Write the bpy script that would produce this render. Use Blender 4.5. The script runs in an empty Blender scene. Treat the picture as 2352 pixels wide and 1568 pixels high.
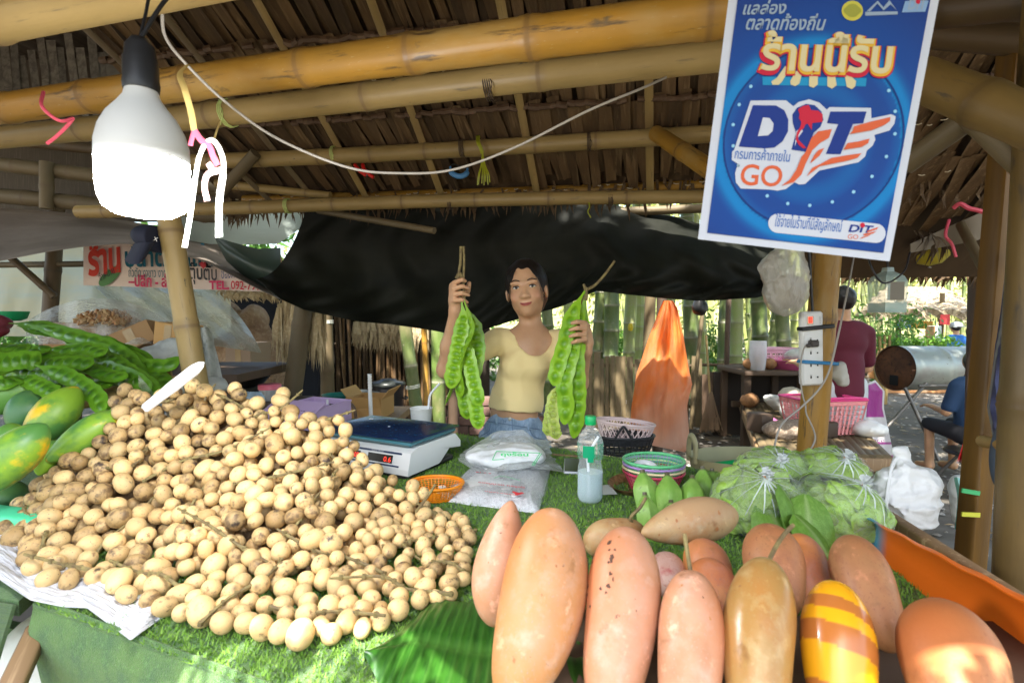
import bpy,bmesh,math,random
import numpy as np
from mathutils import Vector,Matrix
import openvdb as vdb
_stk=np.stack
np.stack=lambda a,axis=0,**k:_stk(np.broadcast_arrays(*a),axis=axis)
# ------------------------------------------------------------------ camera, sky, sun, exposure
SC=bpy.context.scene
COL=SC.collection
EYE=1.33
F=1176.0
PITCH=math.atan((784-731)/F)
cam_d=bpy.data.cameras.new('camera')
cam_d.lens=18;cam_d.sensor_width=36
cam_d.clip_start=0.05;cam_d.clip_end=500
cam_d.dof.use_dof=True;cam_d.dof.focus_distance=1.9;cam_d.dof.aperture_fstop=7.5
cam=bpy.data.objects.new('camera',cam_d)
COL.objects.link(cam)
cam.location=(0,0,EYE)
cam.rotation_euler=(math.pi/2-PITCH,0,0)
SC.camera=cam
SUN_DIR=Vector((-0.12,-0.52,0.85)).normalized()
world=bpy.data.worlds.new("World");SC.world=world
world.use_nodes=True
_nt=world.node_tree
_bg=_nt.nodes.get('Background')or _nt.nodes.new('ShaderNodeBackground')
_sky=_nt.nodes.new('ShaderNodeTexSky')
_sky.sky_type='NISHITA';_sky.sun_disc=False
_sky.sun_elevation=math.asin(SUN_DIR.z)
_sky.sun_rotation=math.atan2(SUN_DIR.x,SUN_DIR.y)
_sky.air_density=1.3;_sky.dust_density=3.0
_nt.links.new(_sky.outputs[0],_bg.inputs[0])
_bg.inputs[1].default_value=0.15
sun_d=bpy.data.lights.new('sun','SUN')
sun_d.energy=4.5;sun_d.angle=math.radians(0.5);sun_d.color=(1,0.95,0.86)
sun=bpy.data.objects.new('sun',sun_d);COL.objects.link(sun)
sun.rotation_euler=(-SUN_DIR).to_track_quat('-Z','Y').to_euler()
sun.location=SUN_DIR*20
SC.view_settings.view_transform='Standard'
SC.view_settings.look='None'
SC.view_settings.exposure=2.15
SC.view_settings.gamma=1
SC.view_settings.use_curve_mapping=False
SC.render.engine='CYCLES'
SC.cycles.use_denoising=True
SC.cycles.max_bounces=8
SC.cycles.diffuse_bounces=4
SC.cycles.transparent_max_bounces=16
SC.cycles.transmission_bounces=6
SC.cycles.glossy_bounces=3
SC.cycles.caustics_reflective=False
SC.cycles.caustics_refractive=False
SC.cycles.sample_clamp_indirect=6.0
rnd=random.Random(7)
nrng=np.random.default_rng(7)
LIT_HANG=0.0
# ------------------------------------------------------------------ placing helpers
def ray(u,v):
 a=(u-1176)/F;b=(784-v)/F
 cp,sp=math.cos(PITCH),math.sin(PITCH)
 d=Vector((a,cp+b*sp,-sp+b*cp))
 return d
def P(u,v,d):
 r=ray(u,v);r=r*(d/r.y)
 return Vector((r.x,r.y,r.z+EYE))
def PZ(u,v,z):
 r=ray(u,v);t=(z-EYE)/r.z
 return Vector((r.x*t,r.y*t,z))
def PPL(u,v,p0,n):
 r=ray(u,v);o=Vector((0,0,EYE))
 t=(Vector(p0)-o).dot(n)/r.dot(n)
 return o+r*t
 # ------------------------------------------------------------------ geometry collector
class G:
 def __init__(s):
  s.V=[];s.U=[];s.K=[];s.F=[];s.MI=[];s.n=0
 def add(s,V,Fc,uvw=None,k=0.0,mi=0):
  V=np.asarray(V,dtype=float).reshape(-1,3)
  m=len(V)
  s.V.append(V);s.U.append(V if uvw is None else np.asarray(uvw,dtype=float).reshape(-1,3))
  s.K.append(np.broadcast_to(np.asarray(k,dtype=float),(m,)))
  if isinstance(Fc,np.ndarray):
   Fc=(Fc+s.n).tolist()
  else:
   Fc=[[i+s.n for i in f]for f in Fc]
  s.F+=Fc;s.MI+=[mi]*len(Fc);s.n+=m
  return s
 def box(s,c,size,R=None,mi=0,k=0.0,bevel=0.0):
  c=np.asarray(c,float);h=np.asarray(size,float)/2
  if bevel>0:
   b=min(bevel,h.min()*.9)
   pts=[]
   for sx in(-1,1):
    for sy in(-1,1):
     for sz in(-1,1):
      sg=np.array((sx,sy,sz))
      for ax in range(3):
       q=sg*(h-b);q[ax]=sg[ax]*h[ax];pts.append(q)
   V=np.array(pts)
   idx=lambda sx,sy,sz,ax:((sx*4+sy*2+sz)*3+ax)
   Fc=[]
   for ax in range(3):
    o=[a for a in range(3)if a!=ax]
    for sg in(0,1):
     f=[]
     for(p,q)in((0,0),(1,0),(1,1),(0,1)):
      t=[0,0,0];t[ax]=sg;t[o[0]]=p;t[o[1]]=q
      f.append(idx(*t,ax))
     Fc.append(f)
   for ax in range(3):
    o=[a for a in range(3)if a!=ax]
    for p in(0,1):
     for q in(0,1):
      t0=[0,0,0];t0[o[0]]=p;t0[o[1]]=q
      t1=list(t0);t1[ax]=1
      Fc.append([idx(*t0,o[0]),idx(*t1,o[0]),idx(*t1,o[1]),idx(*t0,o[1])])
   for sx in(0,1):
    for sy in(0,1):
     for sz in(0,1):
      Fc.append([idx(sx,sy,sz,0),idx(sx,sy,sz,1),idx(sx,sy,sz,2)])
  else:
   V=np.array([(x,y,z)for x in(-h[0],h[0])for y in(-h[1],h[1])for z in(-h[2],h[2])])
   Fc=[[0,1,3,2],[4,6,7,5],[0,4,5,1],[2,3,7,6],[0,2,6,4],[1,5,7,3]]
  U=V.copy()
  if R is not None:
   V=V@np.array(R).T[:3,:3]if np.array(R).shape[0]==3 else V@np.array(R.to_3x3()).T
  return s.add(V+c,Fc,uvw=U+c*.37,k=k,mi=mi)
 def tube(s,pts,rad,seg=8,k=None,mi=0,caps=True,flat=1.0,up=None,u0=0.0):
  pts=np.array([tuple(p)for p in pts],float);n=len(pts)
  rad=np.broadcast_to(np.asarray(rad,float),(n,))
  T=np.gradient(pts,axis=0);T/=np.linalg.norm(T,axis=1)[:,None]+1e-12
  a=np.array(up if up is not None else((0,0,1)if abs(T[0][2])<.9 else(0,1,0)),float)
  N=[];cur=a
  for i in range(n):
   cur=cur-T[i]*cur.dot(T[i])
   if np.linalg.norm(cur)<1e-6:cur=np.cross(T[i],(1,.3,.2))
   cur=cur/np.linalg.norm(cur);N.append(cur)
  N=np.array(N);B=np.cross(T,N)
  L=np.concatenate([[0],np.cumsum(np.linalg.norm(np.diff(pts,axis=0),axis=1))])
  th=np.linspace(0,2*math.pi,seg,endpoint=False)
  c,sn=np.cos(th),np.sin(th)
  V=pts[:,None]+rad[:,None,None]*(c[None,:,None]*N[:,None]*flat+sn[None,:,None]*B[:,None])
  U=np.stack([np.broadcast_to(c,(n,seg))*rad[:,None],np.broadcast_to(sn,(n,seg))*rad[:,None],np.broadcast_to(L[:,None]+u0,(n,seg))],-1)
  i=np.arange(n-1)[:,None]*seg;j=np.arange(seg)[None];j2=(j+1)%seg
  Fc=np.stack([i+j,i+j2,i+seg+j2,i+seg+j],-1).reshape(-1,4).tolist()
  if caps:
   Fc.append(list(range(seg))[::-1]);Fc.append(list(range((n-1)*seg,n*seg)))
  kk=0.0 if k is None else np.repeat(np.broadcast_to(np.asarray(k,float),(n,)),seg)
  return s.add(V.reshape(-1,3),Fc,uvw=U.reshape(-1,3),k=kk,mi=mi)
 def lathe(s,prof,seg=24,origin=(0,0,0),R=None,mi=0,k=None,sx=1.0,sy=1.0,capb=True,capt=False):
  prof=np.array(prof,float);n=len(prof)
  th=np.linspace(0,2*math.pi,seg,endpoint=False)
  V=np.stack([prof[:,None,0]*np.cos(th)*sx,prof[:,None,0]*np.sin(th)*sy,np.broadcast_to(prof[:,None,1],(n,seg))],-1).reshape(-1,3)
  U=V.copy()
  if R is not None:V=V@np.array(R)[:3,:3].T
  V=V+np.asarray(origin,float)
  i=np.arange(n-1)[:,None]*seg;j=np.arange(seg)[None];j2=(j+1)%seg
  Fc=np.stack([i+j,i+j2,i+seg+j2,i+seg+j],-1).reshape(-1,4).tolist()
  if capb:Fc.append(list(range(seg))[::-1])
  if capt:Fc.append(list(range((n-1)*seg,n*seg)))
  kk=0.0 if k is None else np.repeat(np.asarray(k,float),seg)
  return s.add(V,Fc,uvw=U,mi=mi,k=kk)
 def sheet(s,fn,nu,nv,mi=0,k=None,thick=0.0,uvs=(1,1)):
  """fn(u, v) with arrays in 0..1 gives points (.., 3)"""
  u,v=np.meshgrid(np.linspace(0,1,nu),np.linspace(0,1,nv),indexing='ij')
  V=np.asarray(fn(u,v),float)
  U=np.stack([u*uvs[0],v*uvs[1],0*u],-1)
  kk=0.0 if k is None else np.asarray(k(u,v),float).reshape(-1)
  ii=np.arange(nu-1)[:,None]*nv+np.arange(nv-1)[None]
  Fc=np.stack([ii,ii+nv,ii+nv+1,ii+1],-1).reshape(-1,4)
  if thick>0:
   du=np.gradient(V,axis=0);dv=np.gradient(V,axis=1)
   N=np.cross(du,dv);N/=np.linalg.norm(N,axis=-1)[...,None]+1e-12
   V2=V-N*thick
   m=nu*nv
   VV=np.concatenate([V.reshape(-1,3),V2 .reshape(-1,3)])
   UU=np.concatenate([U.reshape(-1,3)]*2)
   FF=Fc.tolist()+(Fc[:,::-1]+m).tolist()
   def rim(a):
    for p,q in zip(a[:-1],a[1:]):FF.append([int(p),int(p+m),int(q+m),int(q)])
   idx=np.arange(m).reshape(nu,nv)
   rim(idx[:,0]);rim(idx[-1,:]);rim(idx[::-1,-1]);rim(idx[0,::-1])
   return s.add(VV,FF,uvw=UU,mi=mi,k=(0.0 if k is None else np.concatenate([kk,kk])))
  return s.add(V.reshape(-1,3),Fc,uvw=U.reshape(-1,3),mi=mi,k=kk)
 def egg(s,p0,p1,prof,seg=20,mi=0,k=None,flat=1.0,bend=(0,0,0),up=(0,0,1),lob=0.0,nl=22):
  """closed body between p0 and p1; prof is a function t -> radius"""
  n=nl
  t=.5-.5*np.cos(np.linspace(0,math.pi,n))
  p0=np.array(p0,float);p1=np.array(p1,float);b=np.array(bend,float)
  pts=p0+(p1-p0)*t[:,None]+b*(4*t*(1-t))[:,None]
  r=np.array([max(prof(x),1e-4)for x in t])
  m0=s.n
  s.tube(pts,r,seg=seg,mi=mi,flat=flat,up=up,k=(None if k is None else np.array([k(x)for x in t])))
  if lob:
   V=s.V[-1];c=np.repeat(pts,seg,axis=0)
   th=np.tile(np.linspace(0,2*math.pi,seg,endpoint=False),n)
   V[:]=c+(V-c)*(1+lob*np.cos(th*5))[:,None]
  return s
 def mesh(s,name,mats,smooth=True):
  me=bpy.data.meshes.new(name)
  V=np.concatenate(s.V)if s.V else np.zeros((0,3))
  me.from_pydata(V.tolist(),[],s.F)
  a=me.attributes.new('uvw','FLOAT_VECTOR','POINT')
  a.data.foreach_set('vector',np.concatenate(s.U).astype(np.float32).ravel())
  K=np.concatenate(s.K)
  if np.any(K):
   a=me.attributes.new('k','FLOAT','POINT')
   a.data.foreach_set('value',K.astype(np.float32))
  if not isinstance(mats,(list,tuple)):mats=[mats]
  for m in mats:me.materials.append(m)
  if len(mats)>1:me.polygons.foreach_set('material_index',s.MI)
  me.polygons.foreach_set('use_smooth',[bool(smooth)]*len(s.F))
  if smooth:
   try:me.set_sharp_from_angle(angle=math.radians(48))
   except Exception:pass
  me.update()
  return me
 def shift(s,o):
  o=np.array(tuple(o),float)
  s.V=[v-o for v in s.V]
  return s
def tag(o,label=None,cat=None,group=None,kind=None):
 if label:o['label']=label
 if cat:o['category']=cat
 if group:o['group']=group
 if kind:o['kind']=kind
 return o
class Thing:
 """an Empty at the thing's base with its parts as children; parts are given in world coordinates"""
 def __init__(s,name,label,cat,loc,group=None):
  s.o=bpy.data.objects.new(name,None);COL.objects.link(s.o)
  s.loc=Vector(loc);s.o.location=s.loc
  s.o.empty_display_size=.05
  tag(s.o,label,cat,group)
 def part(s,name,g,mat,parent=None,label=None,smooth=True,kind=None):
  me=g.shift(s.loc).mesh(name,mat,smooth)
  o=bpy.data.objects.new(name,me);COL.objects.link(o)
  o.parent=parent if parent is not None else s.o
  tag(o,label,None,None,kind)
  return o
 def inst(s,name,me,M,parent=None,label=None):
  o=bpy.data.objects.new(name,me);COL.objects.link(o)
  o.parent=parent if parent is not None else s.o
  o.matrix_local=Matrix.Translation(-s.loc)@M
  if label:o['label']=label
  return o
def solo(name,g,mat,label=None,cat=None,group=None,kind=None,loc=None,smooth=True):
 V=np.concatenate(g.V)
 if loc is None:
  mn,mx=V.min(0),V.max(0)
  loc=((mn[0]+mx[0])/2,(mn[1]+mx[1])/2,mn[2])
 me=g.shift(loc).mesh(name,mat,smooth)
 o=bpy.data.objects.new(name,me);COL.objects.link(o);o.location=loc
 return tag(o,label,cat,group,kind)
def rotm(x=0,y=0,z=0):
 return(Matrix.Rotation(z,3,'Z')@Matrix.Rotation(y,3,'Y')@Matrix.Rotation(x,3,'X'))
def bez(pts,n=16):
 """Catmull-Rom through pts"""
 p=[Vector(q)for q in pts];p=[p[0]*2-p[1]]+p+[p[-1]*2-p[-2]]
 out=[]
 for i in range(1,len(p)-2):
  for j in range(n):
   t=j/n
   a,b,c,d=p[i-1],p[i],p[i+1],p[i+2]
   out.append(.5*((2*b)+(c-a)*t+(2*a-5*b+4*c-d)*t*t+(3*b-a-3*c+d)*t**3))
 out.append(p[-2]);return out
def smooth_noise(seed,shape,octs=((3,1.0),(7,.5),(15,.25))):
 """2-D value noise on an array grid, in -1..1"""
 r=np.random.default_rng(seed);out=np.zeros(shape)
 for f,a in octs:
  g=r.uniform(-1,1,(f+2,f+2))
  x=np.linspace(0,f,shape[0]);y=np.linspace(0,f,shape[1])
  xi=x.astype(int);yi=y.astype(int);fx=x-xi;fy=y-yi
  fx=fx*fx*(3-2*fx);fy=fy*fy*(3-2*fy)
  a00=g[np.ix_(xi,yi)];a10=g[np.ix_(xi+1,yi)];a01=g[np.ix_(xi,yi+1)];a11=g[np.ix_(xi+1,yi+1)]
  out+=a*((a00*(1-fx)[:,None]+a10*fx[:,None])*(1-fy)[None]+(a01*(1-fx)[:,None]+a11*fx[:,None])*fy[None])
 return out
 # ------------------------------------------------------------------ signed distance modelling (bodies, bags, rocks)
class SDF:
 def __init__(s,lo,hi,h):
  s.lo=np.array(lo,float);s.h=h
  n=np.ceil((np.array(hi)-s.lo)/h).astype(int)+1
  s.a=np.full(n,1.0,dtype=np.float32);s.n=n
 def _blk(s,lo,hi):
  i0=np.clip(np.floor((np.array(lo)-s.lo)/s.h).astype(int),0,s.n-1)
  i1=np.clip(np.ceil((np.array(hi)-s.lo)/s.h).astype(int)+1,1,s.n)
  sl=tuple(slice(a,b)for a,b in zip(i0,i1))
  ax=[(s.lo[d]+s.h*np.arange(i0[d],i1[d])).astype(np.float32)for d in range(3)]
  X=np.meshgrid(*ax,indexing='ij')
  return sl,X
 def _comb(s,sl,d,k,op):
  a=s.a[sl]
  if op=='u':
   if k>0:
    hh=np.clip(k-np.abs(a-d),0,None)/k
    s.a[sl]=np.minimum(a,d)-hh*hh*k*.25
   else:s.a[sl]=np.minimum(a,d)
  else:
   d=-d
   hh=np.clip(k-np.abs(a-d),0,None)/max(k,1e-6)
   s.a[sl]=np.maximum(a,d)+hh*hh*k*.25
 def cap(s,p,q,r0,r1,k=.02,op='u',sq=None):
  """round cone p->q; sq = (axis vector, factor) squashes thickness along that axis"""
  p=np.array(tuple(p),float);q=np.array(tuple(q),float)
  m=max(r0,r1)*(1.0 if sq is None else max(1,sq[1]))+k+3*s.h
  sl,X=s._blk(np.minimum(p,q)-m,np.maximum(p,q)+m)
  if X[0].size==0:return s
  d=q-p;L2=d.dot(d)+1e-12
  t=np.clip(sum((X[i]-p[i])*d[i]for i in range(3))/L2,0,1)
  V=[X[i]-(p[i]+d[i]*t)for i in range(3)]
  if sq is not None:
   ax=np.array(sq[0],float);ax/=np.linalg.norm(ax)
   c=sum(V[i]*ax[i]for i in range(3))
   V=[V[i]+ax[i]*c*(1/sq[1]-1)for i in range(3)]
  dist=np.sqrt(sum(v*v for v in V))-(r0+(r1-r0)*t)
  s._comb(sl,dist,k,op);return s
 def ell(s,c,r,R=None,k=.02,op='u'):
  c=np.array(tuple(c),float);r=np.array(r,float)
  m=r.max()+k+3*s.h
  sl,X=s._blk(c-m,c+m)
  if X[0].size==0:return s
  Y=[X[i]-c[i]for i in range(3)]
  if R is not None:
   Rt=np.array(R)[:3,:3].T
   Y=[sum(Rt[i][j]*Y[j]for j in range(3))for i in range(3)]
  k0=np.sqrt(sum((Y[i]/r[i])**2 for i in range(3)))+1e-9
  k1=np.sqrt(sum((Y[i]/r[i]**2)**2 for i in range(3)))+1e-9
  s._comb(sl,k0*(k0-1)/k1,k,op);return s
 def noise(s,seed,amp,freq):
  r=np.random.default_rng(seed)
  ax=[(s.lo[d]+s.h*np.arange(s.n[d]))for d in range(3)]
  X=np.meshgrid(*ax,indexing='ij');o=0
  for _ in range(7):
   w=r.normal(size=3);w*=freq*r.uniform(.6,1.6)/np.linalg.norm(w)
   o=o+np.sin(X[0]*w[0]+X[1]*w[1]+X[2]*w[2]+r.uniform(0,6.28))
  s.a+=(o*amp/3).astype(np.float32);return s
 def crease(s,seed,amp,freq,n=5):
  r=np.random.default_rng(seed)
  ax=[(s.lo[d]+s.h*np.arange(s.n[d]))for d in range(3)]
  X=np.meshgrid(*ax,indexing='ij');o=0
  for _ in range(n):
   w=r.normal(size=3);w*=freq*r.uniform(.6,1.5)/np.linalg.norm(w);q=r.normal(size=3)*freq*.8
   ph=X[0]*w[0]+X[1]*w[1]+X[2]*w[2]+1.3*np.sin(X[0]*q[0]+X[1]*q[1]+X[2]*q[2])+r.uniform(0,6.28)
   o=o+(1-np.abs(np.sin(ph)))**2.5-.28
  s.a-=(o*amp).astype(np.float32);return s
 def cut(s,p,n):
  ax=[(s.lo[d]+s.h*np.arange(s.n[d]))for d in range(3)]
  X=np.meshgrid(*ax,indexing='ij');n=np.array(n,float);n/=np.linalg.norm(n)
  d=sum((X[i]-p[i])*n[i]for i in range(3))
  s.a=np.maximum(s.a,d.astype(np.float32));return s
 def g(s,smooth=1,k=None,iso=0.0,adapt=0.0):
  a=np.pad(s.a,1,constant_values=1.0)
  gr=vdb.FloatGrid(1.0);gr.copyFromArray(a.astype(np.float32))
  p,q=gr.convertToQuads(isovalue=iso)[:2]
  V=(np.asarray(p,float)-1)*s.h+s.lo
  Q=np.asarray(q,int)[:,::-1]
  for _ in range(smooth):
   acc=np.zeros_like(V);cnt=np.zeros(len(V))
   for i in range(4):
    j=(i+1)%4
    np.add.at(acc,Q[:,i],V[Q[:,j]]);np.add.at(cnt,Q[:,i],1)
    np.add.at(acc,Q[:,j],V[Q[:,i]]);np.add.at(cnt,Q[:,j],1)
   V=V*.5+acc/cnt[:,None]*.5
   # check winding
  if len(Q):
   c=V[Q];vol=np.einsum('ij,ij->i',c[:,0],np.cross(c[:,1],c[:,2])).sum()+np.einsum('ij,ij->i',c[:,0],np.cross(c[:,2],c[:,3])).sum()
   if vol<0:Q=Q[:,::-1]
  gg=G();gg.add(V,Q,k=(0.0 if k is None else k(V)))
  return gg
  # ------------------------------------------------------------------ materials
_mats={}
def mat(name,col,rough=.6,noise=(),bump=None,spec=.5,metal=0.0,rnd_obj=0.0,kcol=None,emis=None,trans=0.0,sss=0.0,alpha=None,coat=0.0,thin=None,sheen=0.0,ior=1.45,translucent=None,krough=None):
 """noise: list of (scale, colour, lo, hi[, stretch xyz]); bump: (scale, strength, stretch, distance)"""
 if name in _mats:return _mats[name]
 m=bpy.data.materials.new(name);m.use_nodes=True;_mats[name]=m
 nt=m.node_tree;N=nt.nodes;L=nt.links
 b=N['Principled BSDF'];out=N['Material Output']
 at=N.new('ShaderNodeAttribute');at.attribute_name='uvw';vec=at.outputs['Vector']
 oi=N.new('ShaderNodeObjectInfo')
 va=N.new('ShaderNodeVectorMath');va.operation='MULTIPLY_ADD'
 cx=N.new('ShaderNodeCombineXYZ')
 for i in range(3):L.new(oi.outputs['Random'],cx.inputs[i])
 L.new(cx.outputs[0],va.inputs[0]);va.inputs[1].default_value=(37,53,71);L.new(vec,va.inputs[2])
 vec=va.outputs[0]
 def mapped(st):
  if st is None:return vec
  mp=N.new('ShaderNodeMapping');mp.inputs['Scale'].default_value=st
  L.new(vec,mp.inputs[0]);return mp.outputs[0]
 rgb=N.new('ShaderNodeRGB');rgb.outputs[0].default_value=(*col,1);c=rgb.outputs[0]
 def mix(fac,a,colr,factor=1.0):
  mx=N.new('ShaderNodeMix');mx.data_type='RGBA'
  L.new(fac,mx.inputs[0]);L.new(a,mx.inputs[6]);mx.inputs[7].default_value=(*colr,1)
  return mx.outputs[2]
 for t in noise:
  sc_,cc,lo,hi=t[:4];st=t[4]if len(t)>4 else None
  nz=N.new('ShaderNodeTexNoise');nz.inputs['Scale'].default_value=sc_;nz.inputs['Detail'].default_value=5
  nz.inputs['Roughness'].default_value=.6
  L.new(mapped(st),nz.inputs['Vector'])
  mr=N.new('ShaderNodeMapRange');mr.inputs[1].default_value=lo;mr.inputs[2].default_value=hi
  L.new(nz.outputs[0],mr.inputs[0])
  c=mix(mr.outputs[0],c,cc)
 if kcol is not None:
  ka=N.new('ShaderNodeAttribute');ka.attribute_name='k'
  c=mix(ka.outputs['Fac'],c,kcol)
 if rnd_obj:
  hs=N.new('ShaderNodeHueSaturation');mr=N.new('ShaderNodeMapRange')
  L.new(oi.outputs['Random'],mr.inputs[0]);mr.inputs[3].default_value=1-rnd_obj;mr.inputs[4].default_value=1+rnd_obj
  L.new(mr.outputs[0],hs.inputs['Value']);L.new(c,hs.inputs['Color'])
  c=hs.outputs[0]
 L.new(c,b.inputs['Base Color'])
 b.inputs['Roughness'].default_value=rough;b.inputs['Metallic'].default_value=metal
 b.inputs['Specular IOR Level'].default_value=spec
 b.inputs['IOR'].default_value=ior
 b.inputs['Coat Weight'].default_value=coat
 b.inputs['Sheen Weight'].default_value=sheen
 b.inputs['Transmission Weight'].default_value=trans
 if sss:
  b.inputs['Subsurface Weight'].default_value=sss
  b.inputs['Subsurface Radius'].default_value=(1,.4,.2);b.inputs['Subsurface Scale'].default_value=.008
 if emis:
  b.inputs['Emission Color'].default_value=(*emis[0],1);b.inputs['Emission Strength'].default_value=emis[1]
 if bump:
  nz=N.new('ShaderNodeTexNoise');nz.inputs['Scale'].default_value=bump[0];nz.inputs['Detail'].default_value=6
  L.new(mapped(bump[2]if len(bump)>2 else None),nz.inputs['Vector'])
  bp=N.new('ShaderNodeBump');bp.inputs['Strength'].default_value=bump[1]
  bp.inputs['Distance'].default_value=bump[3]if len(bump)>3 else.002
  L.new(nz.outputs[0],bp.inputs['Height']);L.new(bp.outputs[0],b.inputs['Normal'])
 sh=b.outputs[0]
 if translucent is not None:
  tr=N.new('ShaderNodeBsdfTranslucent');L.new(c,tr.inputs[0])
  ms=N.new('ShaderNodeMixShader');ms.inputs[0].default_value=translucent
  L.new(sh,ms.inputs[1]);L.new(tr.outputs[0],ms.inputs[2]);sh=ms.outputs[0]
 if thin is not None:
  tb=N.new('ShaderNodeBsdfTransparent');lw=N.new('ShaderNodeLayerWeight');lw.inputs[0].default_value=.35
  if bump:L.new(bp.outputs[0],lw.inputs['Normal'])
  mr=N.new('ShaderNodeMapRange');L.new(lw.outputs['Facing'],mr.inputs[0])
  mr.inputs[3].default_value=thin;mr.inputs[4].default_value=min(1,thin*2.2+.15)
  ms=N.new('ShaderNodeMixShader');L.new(mr.outputs[0],ms.inputs[0])
  L.new(tb.outputs[0],ms.inputs[1]);L.new(sh,ms.inputs[2]);sh=ms.outputs[0]
 if alpha is not None:
  b.inputs['Alpha'].default_value=alpha
 L.new(sh,out.inputs[0])
 return m
 # base colours; roof, beams and background darkened for contrast
M_bam_gold=mat('bamboo_golden',(.42,.215,.028),.42,[(9,(.25,.14,.028),.35,.75,(1,1,.35)),(4,(.42,.30,.12),.50,.72,(1,1,.5)),(60,(.10,.06,.025),.58,.68,(1,1,.12)),(220,(.40,.27,.11),.64,.72,(1,1,.3)),(25,(.13,.09,.045),.66,.76,(1,1,.6))],(120,.25,(1,1,.08)),kcol=(.20,.11,.035))
M_bam_pale=mat('bamboo_pale',(.40,.28,.11),.45,[(8,(.26,.18,.065),.35,.75,(1,1,.35)),(70,(.19,.14,.07),.62,.74,(1,1,.1)),(30,(.10,.09,.06),.66,.74,(1,1,.6))],(120,.25,(1,1,.08)),kcol=(.20,.13,.06))
M_bam_grey=mat('bamboo_weathered',(.155,.115,.06),.6,[(8,(.10,.075,.038),.35,.7,(1,1,.3)),(90,(.12,.09,.05),.58,.74,(1,1,.08))],(120,.4,(1,1,.08)),kcol=(.13,.09,.05),rnd_obj=.15)
M_bam_green=mat('bamboo_green',(.085,.135,.03),.4,[(5,(.19,.21,.09),.4,.7,(1,1,.4)),(40,(.28,.27,.20),.60,.76),(2.2,(.22,.19,.10),.55,.7)],(60,.15,(1,1,.1)),kcol=(.34,.33,.25),rnd_obj=.25)
M_bam_dark=mat('bamboo_dark',(.09,.055,.022),.55,[(8,(.055,.035,.015),.4,.7,(1,1,.3))],(100,.3,(1,1,.08)),kcol=(.06,.04,.02),rnd_obj=.2)
M_thatch=mat('thatch_leaf',(.125,.075,.033),.75,[(14,(.062,.036,.015),.35,.7,(1,.25,1)),(60,(.22,.145,.07),.55,.75,(1,.06,1))],(160,.5,(1,.05,1),.003),rnd_obj=.45)
M_thatch_pale=mat('thatch_sunbleached',(.42,.33,.19),.75,[(9,(.28,.20,.11),.4,.7),(60,(.50,.42,.27),.5,.7)],(70,.6),rnd_obj=.3)
M_turf=mat('artificial_turf',(.075,.18,.02),.75,[(30,(.03,.115,.018),.4,.65),(160,(.10,.26,.05),.55,.75),(420,(.16,.34,.09),.60,.72)],(500,.9,None,.006),sheen=.2)
M_turf_blade=mat('turf_blade',(.14,.29,.035),.6,[(90,(.26,.42,.08),.45,.7)],spec=.3)
M_wood=mat('timber',(.24,.15,.075),.6,[(12,(.22,.13,.06),.4,.65,(1,1,.12)),(60,(.42,.29,.16),.55,.7,(1,1,.06))],(90,.4,(1,1,.08)),rnd_obj=.12)
M_wood_dark=mat('timber_dark',(.075,.046,.027),.65,[(14,(.07,.045,.03),.4,.65,(1,1,.15))],(90,.4,(1,1,.08)),rnd_obj=.2)
M_ground=mat('gravel_ground',(.11,.10,.082),.9,[(2.5,(.06,.046,.032),.45,.65),(40,(.20,.185,.16),.5,.65),(110,(.11,.095,.075),.55,.65)],(90,1.0,None,.02))
M_black_tarp=mat('black_tarpaulin',(.0085,.0095,.007),.6,[(5,(.015,.016,.011),.4,.7)],(18,.5,(1,.3,1),.01),spec=.18)
M_white_pl=mat('white_plastic',(.78,.78,.76),.35)
M_black_pl=mat('black_plastic',(.02,.02,.022),.4)
M_film=mat('clear_film',(.80,.82,.80),.14,bump=(22,.8,None,.02),thin=.18,spec=.8)
M_card=mat('cardboard',(.34,.20,.09),.8,[(30,(.33,.20,.09),.4,.7)],(60,.1))
M_string_pink=mat('pink_string',(.75,.10,.16),.5)
M_string_white=mat('white_ribbon',(.78,.80,.72),.5)
M_string_green=mat('green_ribbon',(.55,.65,.22),.5)
M_leafgreen=mat('leaf_green',(.05,.14,.02),.5,[(12,(.10,.20,.03),.4,.7)],translucent=.35,rnd_obj=.3)
M_bamleaf=mat('bamboo_leaf',(.13,.20,.035),.5,[(2,(.24,.28,.07),.4,.65)],translucent=.45)
# ------------------------------------------------------------------ ground
g=G()
def _gr(u,v):
 x=(u-.5)*2;y=(v-.5)*2
 X=np.sign(x)*np.abs(x)**2.2*150;Y=np.sign(y)*np.abs(y)**2.2*150+4
 d=np.hypot(X,Y-4)
 Z=.012*np.sin(X*2.1+1)*np.sin(Y*1.7)*(d<40)+.5*np.clip(d/150,0,1)**2
 return np.stack([X,Y,Z-.01],-1)
g.sheet(_gr,90,90)
solo('ground',g,M_ground,kind='structure',loc=(0,0,0))
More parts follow.
